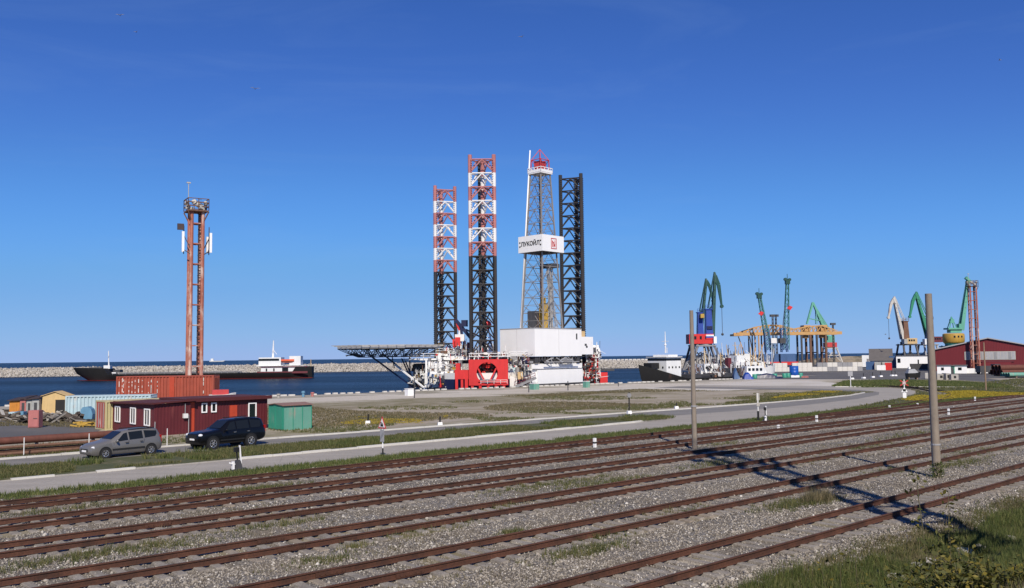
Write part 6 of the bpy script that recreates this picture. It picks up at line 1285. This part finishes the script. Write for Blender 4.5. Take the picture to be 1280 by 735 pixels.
m = MB(); m.plate([(-.12, -.15, 2.1), (w_ * .5, -.15, 2.56), (w_ * .5, d_ + .1, 2.56), (-.12, d_ + .1, 2.1)], (0, 0, 1), .05); m.plate([(w_ * .5, -.15, 2.56), (w_ + .1, -.15, 2.02), (w_ + .1, d_ + .1, 2.02), (w_ * .5, d_ + .1, 2.56)], (0, 0, 1), .05); m.build('roof', MT['cream_wall'], ch_)
for px0, px1, yt_, yb, mt_, lab in ((14, 26.5, 501, 519, 'orange_shed', 'small orange shed at the left end of the shanty row'), (27, 34.5, 499, 520, 'pink_metal', 'narrow pinkish shed beside the orange one'), (35, 41.5, 499.5, 520, 'grey_shed', 'grey shed with dark doorway in the shanty row'), (42, 50.5, 498.5, 520.5, 'grey_shed', 'grey-green shed touching the cream hut')):
    a = g(px0, yb); Y = a.y; x0, x1 = xat(px0, Y), xat(px1, Y); h_ = zat(px0, yt_, Y); rt = thing('shed', lab, 'shed', ((x0 + x1) / 2, Y, 0), R(4)); w_ = (x1 - x0) / 2
    MB().bx(-w_, w_, 0, 2.2, 0, h_).build('wall', MT[mt_], rt); m = MB(); m.plate([(-w_ - .15, -.25, h_ + .02), (w_ + .12, -.25, h_ + .06), (w_ + .12, 2.4, h_ + .3), (-w_ - .15, 2.4, h_ + .26)], (0, 0, 1), .08); m.build('roof', MT['tar_roof'], rt); MB().bx(-w_ * .4, w_ * .45, -.03, -.003, .1, h_ * .8).build('door', MT['steel_dark' if px0 != 14 else 'orange_shed'], rt)
# small cabinets and tanks
def cabinet(label, px0, px1, yt_, yb, mt_, dep=.7, rz=0):
    a = g((px0 + px1) / 2, yb); Y = a.y; w_ = xat(px1, Y) - xat(px0, Y); h_ = zat((px0 + px1) / 2, yt_, Y); rt = thing('metal_cabinet', label, 'cabinet', a, rz); MB().bx(-w_ / 2, w_ / 2, 0, dep, .05, h_).build('body', MT[mt_], rt)
    m = MB(); m.bx(-w_ / 2 + .05, w_ / 2 - .05, -.03, -.002, .12, h_ - .07); d_ = m.build('door', MT[mt_], rt); MB().bx(w_ * .0, w_ * .38, -.05, -.031, h_ * .52, h_ * .56).build('handle', MT['steel_dark'], d_); MB().bx(-w_ / 2 + .03, w_ / 2 - .03, .05, dep - .05, 0, .049).build('plinth', MT['steel_dark'], rt); return rt
cabinet('tall pink metal cabinet standing alone on the paving', 35, 48, 512.5, 535, 'pink_metal')
cabinet('low pale box left of the light blue one', 10.5, 18, 514.5, 522, 'pale_blue'); cabinet('low light blue box beside the pink cabinet', 18.5, 29, 514, 524, 'sky_blue')
a = g(107.5, 525.5); bt = thing('water_tank', 'light blue tank with rounded top in the debris', 'tank', a, R(5)); m = MB(); pr = [(-.55, 0), (.55, 0), (.6, .5), (.45, 1.0), (.1, 1.25), (-.35, 1.2), (-.55, .9)]; m.loft([[(x, y, z_ + .1) for x, z_ in pr] for y in (0, .9)]); m.build('shell', MT['sky_blue'], bt); m = MB().bx(-.5, .5, .1, .8, 0, .11); m.build('stand', MT['brown_rust'], bt); 
# debris heap
m = MB(); r_ = random.Random(6)
for k in range(230):
    px = r_.uniform(-2, 112); a = g(px, r_.uniform(519.5, 529) if px > 14 else r_.uniform(516, 527)); l_ = r_.uniform(.3, 1.9); m.box((a.x, a.y, r_.uniform(.05, .42)), (l_, r_.uniform(.1, .5), r_.uniform(.04, .22)), r_.uniform(0, 3.1), r_.uniform(-.5, .5), r_.uniform(-.5, .5))
t = NT('debris'); gm = t.n('ShaderNodeNewGeometry'); c = t.ramp(gm.outputs['Random Per Island'], [(0, (.025, .022, .02)), (.4, (.07, .055, .042)), (.7, (.14, .115, .09)), (.9, (.24, .22, .19)), (1, (.45, .43, .4))]); t.set(color=c, rough=.9)
o = m.build('debris', t.m); stuff(o, 'heap of broken boards and scrap in front of the shanty row', 'debris')
a = g(103, 534); ys = thing('scrap_frame', 'yellow scrap metal frames lying before the pale blue container', 'scrap', a, R(8)); m = MB(); r_ = random.Random(2)
for k in range(14): m.bar((r_.uniform(-1.1, 1.0), r_.uniform(-.3, .6), r_.uniform(.05, .45)), (r_.uniform(-1.1, 1.0), r_.uniform(-.3, .6), r_.uniform(.05, .5)), .12)
m.build('frame', MT['yellow'], ys)
a = at(274, 497, 92); sk = thing('small_boat', 'small red and white boat cabin seen behind the longer cabin roof', 'boat', (a.x, 92, 0), R(20)); m = hull_mesh(2.6, 1.3, 0, .7, .4, .1, .2, 0, 10); m.xform(Matrix.Translation((-1.0, 0, 1.55))); m.build('hull', MT['white_worn'], sk, 35); MB().bx(-.7, .9, -.5, .5, 2.26, 2.75).build('cabin', MT['red_crown'], sk); m = MB().bx(-.8, -.5, -.5, .5, 0, 1.56); m.bx(.5, .8, -.5, .5, 0, 1.56); m.build('cradle', MT['pole_wood'], sk)
# old concrete paving of the left yard
sheet('paving', [g(-40, 560), g(118, 541), g(135, 534), g(118, 524), g(-40, 527)], .006, MT['yard'])
# rusty pipeline on posts beside the road
q0_, q1_ = W(9, 62.3), W(27.5, 62.3); pl_ = thing('pipeline', 'rusty pipeline on low posts beside the road at the left edge', 'pipeline', W(0, 62.3), RZ)
m = MB().tube((2, 0, .95), (21.6, 0, .95), .23, n=12); m.build('pipe', MT['pipe_rust'], pl_, 40)
for z_, r2, y_ in ((.55, .09, -.12), (.33, .09, .05), (.15, .11, -.1)): MB().tube((2, y_, z_), (21.2, y_, z_), r2, n=8).build('pipe', MT['brown_rust'], pl_, 40)
for x_ in np.arange(3, 21.5, 3.4): MB().bx(x_ - .09, x_ + .09, .12, .3, 0, .85).build('post', MT['concrete'], pl_)
for k, (u, v) in enumerate(((15.6, 61.4), (19.4, 61.4), (24.5, 61.5))):
    rt = thing('marker_post', ('leftmost', 'middle', 'rightmost')[k] + ' thin pale marker post before the rusty pipeline', 'post', W(u, v), 0, 'thin marker posts by the pipeline'); MB().tube((0, 0, 0), (0, 0, 1.15), .035, .03, n=6).build('post', MT['white_worn'], rt)

# ================================================================== cars
def car(label, loc, rz, st, wheels, wr, paint_m, glass, name, rails=True, bumper=None, plate=True, spokes=6):
    rt = thing(name, label, 'car', loc, rz)
    X = [s[0] for s in st][::-1]
    def iv(x, k): return float(np.interp(x, X, [s[k] for s in st][::-1]))
    rings = []
    for x, zb, zl, zt_, wb_, wl, wt in st:
        zm = zb + (zl - zb) * .55; half = [(wb_ * .9, zb), (wb_, zb + .1), (wl * 1.0 + .015, zm), (wl * .985, zl), (wt, zt_ - .06), (wt - .1, zt_ - .008), (wt * .4, zt_ + .012)]
        rings.append([(x, -y, z_) for y, z_ in half][::1] + [(x, y, z_) for y, z_ in reversed(half)])
    body = MB().loft(rings).build('body', MT[paint_m], rt, 40)
    def sp(x, t_, side, o=.012): return Vector((x, side * ((iv(x, 5) * .985) * (1 - t_) + iv(x, 6) * t_ + o), iv(x, 2) * (1 - t_) + (iv(x, 3) - .06) * t_))
    for side in (-1, 1):
        for poly in glass['side']:
            m = MB(); pts = [sp(x, t_, side) for x, t_ in poly]; m.plate(pts if side < 0 else pts[::-1], (0, side, .25), .012); m.build('side_window', MT['glass'], rt)
    def topq(xa, xb, ka, kb, o=.014):
        a0, b0 = iv(xa, 6) - .1, iv(xb, 6) - .1; za, zb2 = iv(xa, 3), iv(xb, 3); d = Vector((xb - xa, 0, zb2 - za)).normalized(); nn = Vector((-d.z, 0, d.x)); nn = nn if nn.z > 0 else -nn
        m = MB(); m.plate([Vector((xa, -a0 * ka, za)) + nn * o, Vector((xa, a0 * ka, za)) + nn * o, Vector((xb, b0 * kb, zb2)) + nn * o, Vector((xb, -b0 * kb, zb2)) + nn * o], nn, .012); return m
    topq(*glass['wind']).build('windscreen', MT['glass'], rt); topq(*glass['rear']).build('rear_window', MT['glass'], rt)
    wmax = max(s[5] for s in st)
    for x_ in wheels:
        for side in (-1, 1):
            m = MB().tube((x_, side * (wmax - .3), wr + .03), (x_, side * (wmax + .022), wr + .03), wr * 1.2, n=22); m.build('wheel_arch', MT['black'], rt)
            m = MB(); N_ = 22; c = lambda y, r_: [Vector((x_ + r_ * math.cos(2 * math.pi * i / N_), side * y, wr + r_ * math.sin(2 * math.pi * i / N_))) for i in range(N_)]
            m.loft([c(wmax - .2, wr * .6), c(wmax - .2, wr * .95), c(wmax - .16, wr), c(wmax + .005, wr), c(wmax + .035, wr * .94), c(wmax + .04, wr * .68), c(wmax + .0, wr * .64)]); wh_ = m.build('wheel', MT['rubber'], rt, 40)
            m = MB(); m.loft([c(wmax + .012, wr * .66), c(wmax + .036, wr * .63), c(wmax + .03, wr * .54)], caps=False)
            for k in range(spokes):
                a = 2 * math.pi * k / spokes; m.bar((x_, side * (wmax + .03), wr), (x_ + wr * .58 * math.cos(a), side * (wmax + .03), wr + wr * .58 * math.sin(a)), wr * .2, .03)
            m.tube((x_, side * (wmax + .0), wr), (x_, side * (wmax + .05), wr), wr * .2, n=12); m.build('rim', MT['alu'], wh_)
    xf, xr = st[0][0], st[-1][0]
    for side in (-1, 1):
        m = MB(); hx, hz_ = glass['lamp']; yy = iv(hx, 5) * .8; m.ball((hx - .03, side * yy, hz_), .16, 10, (.9, 1.1, .62)); m.build('headlight', MT['lens'], rt, True)
        m = MB(); tx, tz = glass['tail']; m.bx(tx - .06, tx + .06, side * iv(tx, 5) * .93 - .05, side * iv(tx, 5) * .93 + .05, tz, tz + .45); m.build('tail_light', MT['lens_red'], rt)
        m = MB(); mx_, mz = glass['mirror']; m.ball((mx_, side * (iv(mx_, 5) + .12), mz), .13, 8, (.55, 1, .75)); m.build('mirror', MT[paint_m], rt, True)
        if rails: m = MB(); a, b = glass['rails']; m.bar((a, side * (iv(a, 6) - .05), iv(a, 3) + .05), (b, side * (iv(b, 6) - .05), iv(b, 3) + .05), .05); m.build('roof_rail', MT['black'], rt)
        for hx in glass['handles']: p = sp(hx, -.22, side, .03); MB().box(p, (.18, .04, .035)).build('door_handle', MT['black' if paint_m == 'car_silver' else 'alu'], rt)
        for x_ in glass['seams']: p = [sp(x_, -.02, side, .004), sp(x_, -.6, side, .02)]; MB().bar(p[0], Vector((x_, p[0].y, iv(x_, 1) + .14)), .012, .02).build('door_seam', MT['black'], rt)
        m = MB(); z_ = glass['strip']; m.box(((wheels[0] + wheels[1]) / 2, side * (wmax + .018), z_), (wheels[0] - wheels[1] - wr * 2.7, .03, .09)); m.build('side_strip', MT['black'], rt)
    gz0, gz1, gw = glass['grille']; m = MB().bx(xf - .12, xf + .012, -gw, gw, gz0, gz1); m.build('grille', MT['black'], rt)
    m = MB().bx(xf - .05, xf + .024, -.26, .26, glass['plate'], glass['plate'] + .11); m.build('number_plate', MT['white'], rt)
    return rt
st1 = [(2.22, .36, .56, .64, .56, .6, .5), (2.14, .26, .66, .75, .76, .77, .62), (1.9, .2, .74, .85, .82, .84, .7), (1.5, .2, .82, .93, .84, .86, .72), (1.02, .2, .9, 1.02, .855, .87, .74), (.92, .2, .92, 1.07, .86, .87, .73), (.22, .2, .97, 1.5, .86, .865, .63), (-.1, .2, .98, 1.57, .86, .865, .615), (-.9, .2, 1.0, 1.615, .86, .865, .61), (-1.7, .22, 1.02, 1.60, .86, .86, .6), (-2.02, .26, 1.03, 1.54, .85, .84, .58), (-2.16, .3, 1.02, 1.3, .82, .81, .6), (-2.25, .36, .9, 1.0, .76, .77, .66)]
gl1 = dict(side=[[(.78, .06), (-.02, .06), (-.02, .9), (.2, .88), (.5, .48)], [(-.12, .06), (-.98, .08), (-.98, .9), (-.12, .9)], [(-1.1, .1), (-1.78, .18), (-1.92, .5), (-1.93, .86), (-1.1, .9)]], wind=(.9, .24, .92, .95), rear=(-2.17, -2.04, .85, .85), lamp=(2.02, .66), tail=(-2.16, .72), mirror=(.72, 1.0), rails=(-.15, -1.85), handles=(.08, -.85), seams=(.86, -.07, -1.04), strip=.5, grille=(.44, .6, .42), plate=.42)
fdir = -TU; left = Vector((-fdir.y, fdir.x, 0))
fdir = Matrix.Rotation(R(8), 3, 'Z') @ -TU; left = Vector((-fdir.y, fdir.x, 0))
pf = W(18.6, 56.0, .016); car('silver grey station wagon parked on the road before the red cabin', pf - fdir * 1.36 - left * .78, RZ + math.pi + R(8), st1, (1.36, -1.5), .31, 'car_silver', gl1, 'station_wagon')
st2 = [(2.46, .5, .72, .88, .74, .74, .6), (2.4, .36, .86, 1.02, .9, .9, .76), (2.15, .32, .98, 1.1, .955, .955, .82), (1.6, .32, 1.04, 1.16, .97, .97, .84), (1.0, .32, 1.1, 1.22, .98, .98, .85), (.88, .32, 1.12, 1.28, .98, .98, .84), (.22, .32, 1.15, 1.76, .98, .975, .73), (-.15, .32, 1.16, 1.84, .98, .975, .72), (-1.2, .32, 1.17, 1.88, .98, .975, .72), (-2.0, .36, 1.17, 1.86, .97, .965, .71), (-2.28, .42, 1.16, 1.78, .96, .95, .69), (-2.42, .5, 1.12, 1.4, .93, .93, .74), (-2.48, .56, .98, 1.08, .88, .9, .8)]
gl2 = dict(side=[[(.72, .06), (-.12, .06), (-.12, .9), (.2, .88), (.48, .48)], [(-.22, .06), (-1.15, .06), (-1.15, .9), (-.22, .9)], [(-1.27, .08), (-2.0, .1), (-2.12, .45), (-2.12, .86), (-1.27, .9)]], wind=(.86, .24, .92, .95), rear=(-2.42, -2.3, .85, .85), lamp=(2.34, .95), tail=(-2.42, .9), mirror=(.66, 1.2), rails=(-.2, -2.0), handles=(-.02, -1.05), seams=(.8, -.17, -1.2), strip=.56, grille=(.72, .98, .5), plate=.62)
pf = W(25.3, 56.1, .016); car('black off-road car parked on the road before the longer red cabin', pf - fdir * 1.55 - left * .9, RZ + math.pi + R(8), st2, (1.55, -1.3), .39, 'car_black', gl2, 'off_road_car')

# ================================================================== poles, signs, railway furniture
def tube_thing(name, label, cat, loc, H_, r0, r1, mt, group=None, n=12, lean=(0, 0)):
    rt = thing(name, label, cat, loc, 0, group); MB().tube((0, 0, -.3), (lean[0], lean[1], H_), r0, r1, n=n).build('shaft', MT[mt], rt, 40); return rt
a = g(868.5, 562); o = tube_thing('concrete_pole', 'bare concrete pole among the tracks in front of the blue crane', 'pole', a, zat(868, 388, a.y), .165, .12, 'pole', 'bare concrete poles among the tracks'); MB().tube((0, 0, 2.6), (0, 0, 2.68), .175, n=12).build('clamp', MT['galv'], o)
a = g(1171.5, 597.5); o = tube_thing('concrete_pole', 'bare thick concrete pole standing nearest, right of the green crane', 'pole', a, zat(1169, 367, a.y), .2, .15, 'pole', 'bare concrete poles among the tracks', lean=(-.04, 0)); MB().tube((0, 0, 1.5), (0, 0, 1.57), .205, n=12).build('clamp', MT['galv'], o)
tufts('ivy', rng.normal(a.x, .13, 150), rng.normal(a.y - .12, .1, 150), rng.uniform(.0, .75, 150), MT['grass_lush'], (.05, .14), 5, .1, .02, 'green creeper climbing the foot of the thick concrete pole', 1.5)
a = g(1232.5, 488); tube_thing('wooden_pole', 'thin wooden pole in front of the red warehouse', 'pole', a, zat(1231, 428, a.y), .13, .09, 'pole_wood', None, 8)
# black posts in white concrete feet
def bollard(label, px, yb, ytop, group='black posts in white concrete feet', plate_=False, base=.42):
    a = g(px, yb); rt = thing('bollard', label, 'bollard', a, random.uniform(0, .4), group); H_ = zat(px, ytop, a.y)
    MB().loft([[(-base / 2, -base / 2, 0), (base / 2, -base / 2, 0), (base / 2, base / 2, 0), (-base / 2, base / 2, 0)], [(-base * .42, -base * .42, .32), (base * .42, -base * .42, .32), (base * .42, base * .42, .32), (-base * .42, base * .42, .32)]]).build('foot', MT['white'], rt)
    MB().tube((0, 0, .32), (random.uniform(-.05, .05), 0, H_), .07, n=8).build('post', MT['black'], rt)
    if plate_: MB().lathe([(.02, -.02), (.22, -.02), (.22, .02), (.02, .02)], n=14).xform(Matrix.Translation((0, -.08, H_ - .3)) @ Matrix.Rotation(R(90), 4, 'X')).build('plate', MT['steel_grey'], rt)
    return rt
bollard('black post in white foot left of the warning sign', 460, 530.5, 517); bollard('black post in white foot right of the warning sign', 550, 532.5, 520)
bollard('tall black post with round plate in white foot beside the road', 786.5, 517.5, 490, None, True); bollard('black post in white foot just left of the concrete pole', 845.5, 511.5, 503)
for k, (px, yb) in enumerate(((1065, 474), (1079.5, 473), (1091, 472), (1101, 471), (1115, 470), (1119, 470))): bollard('black post in white foot on the grey yard, number %s from the left' % 'one two three four five six'.split()[k], px, yb, yb - 7, 'black posts on the grey yard', base=.7)
# small things on the quay edge
for px, yb, yt_, mt_, lab in ((348, 497.5, 492, 'concrete', 'grey stone bollard on the quay edge, left one'), (379, 496, 488.5, 'sky_blue', 'blue post on the quay edge between grey bollards'), (390.5, 495.5, 490, 'pink_metal', 'reddish bollard on the quay edge right of the blue post')):
    a = g(px, yb); H_ = zat(px, yt_, a.y); o = MB().lathe([(.22, 0), (.2, H_ * .6), (.3, H_ * .7), (.28, H_), (.02, H_ + .03)], n=12).build('mooring_bollard', MT[mt_], None, 40); o.location = a; tag(o, lab, 'bollard', 'mooring posts on the quay')
for px, yb, w_, h_, mt_, lab in ((511.5, 494.5, 1.0, 1.0, 'white', 'white box on the quay below the helideck'), (668, 487, 1.2, 1.0, 'green_faded', 'pale green box on the quay below the lower white wall'), (733, 484.5, .9, 1.1, 'green_faded', 'pale green box on the quay below the right jack house')):
    a = g(px, yb); rt = thing('quay_box', lab, 'box', a, QRZ); MB().bx(-w_ / 2, w_ / 2, -w_ / 2, w_ / 2, 0, h_).build('body', MT[mt_], rt); MB().bx(-w_ / 2 - .05, w_ / 2 + .05, -w_ / 2 - .05, w_ / 2 + .05, h_, h_ + .1).build('lid', MT['white_worn'], rt)
for k, (px, yb, yt_) in enumerate(((518, 497.5, 472), (661, 490.5, 480), (710, 488, 476), (773, 483, 478))):
    a = g(px, yb); rt = thing('marker_post', 'thin dark post on the quay, %s from the left' % ('first', 'second', 'third', 'fourth')[k], 'post', a, 0, 'thin posts on the quay'); MB().tube((0, 0, 0), (0, 0, zat(px, yt_, a.y)), .08, n=6).build('post', MT['steel_dark'], rt)
# warning sign beside the tracks
a = g(478.5, 572); sg = thing('warning_sign', 'triangular red bordered warning sign on a white post by the road', 'sign', a, -TA); zt_ = zat(479, 518, a.y)
m = MB().tube((0, 0, .55), (0, 0, zt_ - .5), .04, n=8); m.build('post', MT['white'], sg); MB().tube((0, 0, 0), (0, 0, .549), .045, n=8).build('post_foot', MT['black'], sg)
s3 = .4; tri = lambda k, y: [(-s3 * k, y, zt_ - .78 + (1 - k) * .27), (s3 * k, y, zt_ - .78 + (1 - k) * .27), (0, y, zt_ - .78 + (1 - k) * .27 + s3 * k * 1.73)]
MB().plate(tri(1, -.05), (0, 1, 0), .02).build('border', MT['flag_red'], sg); MB().plate(tri(.74, -.062), (0, 1, 0), .011).build('face', MT['flag_white'], sg)
m = MB(); m.bx(-.13, .13, -.075, -.063, zt_ - .66, zt_ - .54); m.bx(-.12, -.02, -.075, -.063, zt_ - .539, zt_ - .42); m.bx(.04, .09, -.075, -.063, zt_ - .539, zt_ - .46); m.build('symbol', MT['black'], sg)
MB().bx(-.19, .19, -.06, -.035, zt_ - 1.55, zt_ - .85).build('panel', MT['galv'], sg); m = MB(); m.plate([(-.19, -.066, zt_ - 1.5), (-.19, -.066, zt_ - 1.3), (.19, -.066, zt_ - .9), (.19, -.066, zt_ - 1.1)], (0, 1, 0), .005); m.build('stripe', MT['steel_grey'], sg)
# crossing sign at the bend
a = g(1131, 500.5); sg = thing('crossing_sign', 'white and red railway crossing sign at the bend of the road', 'sign', a, R(-20)); H_ = zat(1131, 474, a.y)
MB().tube((0, 0, 0), (0, 0, H_), .055, n=8).build('post', MT['white'], sg); m = MB()
for s_ in (-1, 1): m.bar((-.45 * s_, -.08, H_ - .75), (.45 * s_, -.08, H_ - .1), .03, .12)
m.build('cross', MT['flag_red'], sg); m = MB()
for s_ in (-1, 1): m.bar((-.2 * s_, -.105, H_ - .57), (.2 * s_, -.105, H_ - .28), .015, .06)
m.build('cross_face', MT['white'], sg)
m = MB().plate([(-.36, -.07, H_ - 1.5), (.36, -.07, H_ - 1.5), (0, -.07, H_ - .88)], (0, 1, 0), .02); m.build('triangle', MT['white'], sg); m = MB().bx(-.16, .16, -.09, -.071, H_ - 1.42, H_ - 1.15); m.build('symbol', MT['black'], sg); MB().bx(-.2, .2, -.075, -.05, H_ - 2.2, H_ - 1.6).build('panel', MT['white'], sg)
a = g(1063.5, 484); sg = thing('road_sign', 'white backed road sign on a thin post at the yard edge', 'sign', a, R(-20)); H_ = zat(1063.5, 464, a.y); MB().tube((0, 0, 0), (0, 0, H_), .05, n=8).build('post', MT['white'], sg); MB().bx(-.38, .38, -.06, -.03, H_ - .8, H_).build('plate', MT['galv'], sg)
# hand levers of the points
def lever(label, px, yb, rz, tall=None):
    a = g(px, yb); rt = thing('points_lever', label, 'points lever', a, rz, 'hand levers of the points'); MB().bx(-.32, .42, -.22, .22, 0, .16).build('base', MT['steel_dark'], rt)
    m = MB().loft([[(-.2, -.14, .16), (.22, -.14, .16), (.22, .14, .16), (-.2, .14, .16)], [(-.1, -.09, .6), (.12, -.09, .6), (.12, .09, .6), (-.1, .09, .6)]]); m.build('housing', MT['steel_dark'], rt)
    m = MB().tube((0, 0, .5), (-.08, 0, 1.15), .045, n=6); m.bx(-.2, .04, -.09, .09, 1.02, 1.25); m.build('lantern', MT['black'], rt)
    m = MB().bar((.16, -.05, .4), (.07, -.05, 1.35), .06, .09); m.bar((-.5, -.1, .5), (-.2, -.1, .4), .07); m.bx(-.34, -.24, -.16, .0, .14, .55); m.build('lever_arm', MT['white'], rt); return rt
lever('points hand lever with white arm by the road, in front of the black car', 297, 589.5, RZ)
rt = lever('points hand lever with white weight under the tall post, right of the pole', 957, 527.5, RZ + R(20)); a = g(948, 527); ps = thing('signal_post', 'tall slim white signal post with small plates beside the points lever', 'post', a, 0); H_ = zat(948, 491, a.y)
MB().tube((0, 0, .9), (0, 0, H_), .06, n=8).build('post', MT['white_worn'], ps); MB().tube((0, 0, 0), (0, 0, .9), .09, n=8).build('post_foot', MT['black'], ps); m = MB().bx(-.13, -.06, -.09, -.06, H_ - .6, H_); m.bx(.06, .13, -.09, -.06, H_ - .6, H_); m.bx(-.13, .13, -.1, -.06, H_ - 1.1, H_ - .8); m.split('plate', MT['lamp_grey'], ps)
# little striped pickets beside the tracks
for k, (px, yb, h_) in enumerate(((743.5, 560, .62), (1021, 528.5, .62), (1186, 519, .6), (1219, 502.5, .6), (973, 536, .3), (1147, 508, .35), (1112, 511, .35))):
    a = g(px, yb); rt = thing('track_picket', ['white and black picket in the middle of the tracks', 'white and black picket right of the signal post', 'white picket just right of the thick pole', 'white picket near the branch track', 'short white picket behind the small pole shadow', 'short white picket at the meadow edge', 'short picket at the meadow edge, left one'][k], 'picket', a, RZ, 'small track pickets')
    MB().bx(-.09, .09, -.07, .07, 0, h_ * .45).build('lower', MT['white'], rt); MB().bx(-.092, .092, -.072, .072, h_ * .451, h_ * .62).build('band', MT['black'], rt); MB().bx(-.09, .09, -.07, .07, h_ * .621, h_).build('upper', MT['white'], rt)

# ================================================================== shrubs on the bank
def shrub(label, px, Y, ytip, nst, spread, leaves, seed, ls=.05):
    r_ = random.Random(seed); X0 = xat(px, Y); u, v = to_uv((X0, Y)); z0 = float(bank_z(np.array([u]), np.array([v]))[0]); H_ = max(.5, zat(px, ytip, Y) - z0); rt = thing('shrub', label, 'shrub', (X0, Y, z0), 0, 'thin shrubs on the bank'); st_ = MB(); PL = []
    for k in range(nst):
        ex_, ey = r_.uniform(-spread, spread), r_.uniform(-spread, spread) * .6; hh = H_ * (1 if k == 0 else r_.uniform(.35, .9)); p = Vector((r_.uniform(-.05, .05), r_.uniform(-.05, .05), -.05)); n_ = 6
        if k == 0: ex_ *= .25
        for i in range(n_):
            q = Vector((ex_ * ((i + 1) / n_) ** 1.3 + r_.uniform(-.02, .02), ey * (i + 1) / n_, hh * (i + 1) / n_)); st_.tube(p, q, .012 * (1.3 - i / n_), .012 * (1.15 - i / n_), n=5, caps=False)
            for j in range(leaves):
                c = p.lerp(q, r_.random()); 
                if r_.random() < .25 + .75 * (i + 1) / n_: PL.append(c + Vector((r_.gauss(0, ls * 1.3), r_.gauss(0, ls * 1.3), r_.gauss(0, ls))))
            p = q
    st_.build('stem', MT['leaf_stem'], rt); V = []; T = []
    for c in PL:
        a = Vector((r_.gauss(0, 1), r_.gauss(0, 1), r_.gauss(0, .7))).normalized(); b = a.cross(Vector((r_.gauss(0, 1), r_.gauss(0, 1), r_.gauss(0, 1)))).normalized(); s_ = ls * r_.uniform(.5, 1.1); i = len(V); V += [c - a * s_, c + b * s_ * .45, c + a * s_, c - b * s_ * .45]; T += [(i, i + 1, i + 2, i + 3)]
    tri_mesh('leaves', np.array(V), np.array(T), MT['shrub_leaf'], rt); return rt
shrub('tall thin leafy shrub stem rising in front of the nearest track', 1146, 13.5, 588, 4, .25, 16, 1, .06)
shrub('thin leafy stem right of the tallest shrub stem', 1174, 13.2, 612, 3, .2, 14, 2, .055)
shrub('small forked sprig in front of the nearest track, left of the shrubs', 1062, 13.6, 668, 3, .25, 9, 3, .05)
shrub('small bent sprig, leftmost in front of the nearest track', 1038, 13.8, 678, 3, .3, 9, 4, .05)
shrub('dense yellow-green bush at the bottom of the bank, left one', 1165, 12.2, 698, 26, .75, 14, 5, .055)
shrub('dense yellow-green bush at the bottom of the bank, middle one', 1200, 11.6, 684, 30, .85, 14, 6, .055)
shrub('dense yellow-green bush in the bottom right corner', 1268, 11.4, 700, 26, .8, 14, 7, .055)
shrub('low leafy shrub between the bushes and the ditch', 1118, 12.6, 712, 18, .6, 12, 8, .05)

# ================================================================== gulls over the harbour
for k, (px, py, Y) in enumerate(((150, 19, 120), (319, 111, 110), (652, 46, 140), (1250, 75, 150), (1107, 418, 200), (170, 40, 160))):
    p = at(px, py, Y); rt = thing('gull', ['dark gull high in the upper left sky', 'gull left of centre below the top of the sky', 'gull high above the derrick', 'gull in the upper right sky', 'gull low beside the grey crane', 'small gull below the upper left one'][k], 'bird', p, random.uniform(0, 3), 'gulls in the sky')
    MB().loft([[Vector((x, r2 * math.cos(a), r2 * math.sin(a))) for a in np.linspace(0, 2 * math.pi, 6, endpoint=False)] for x, r2 in ((-.22, .01), (-.1, .05), (.08, .06), (.2, .03), (.26, .005))]).build('body', MT['steel_grey'], rt, True)
    for s_ in (-1, 1): m = MB(); m.plate([(-.06, 0, .02), (.08, 0, .02), (.05, s_ * .3, .16), (-.12, s_ * .62, .1), (-.04, s_ * .3, .13)], (0, 0, 1), .012); m.build('wing', MT['steel_grey'], rt)
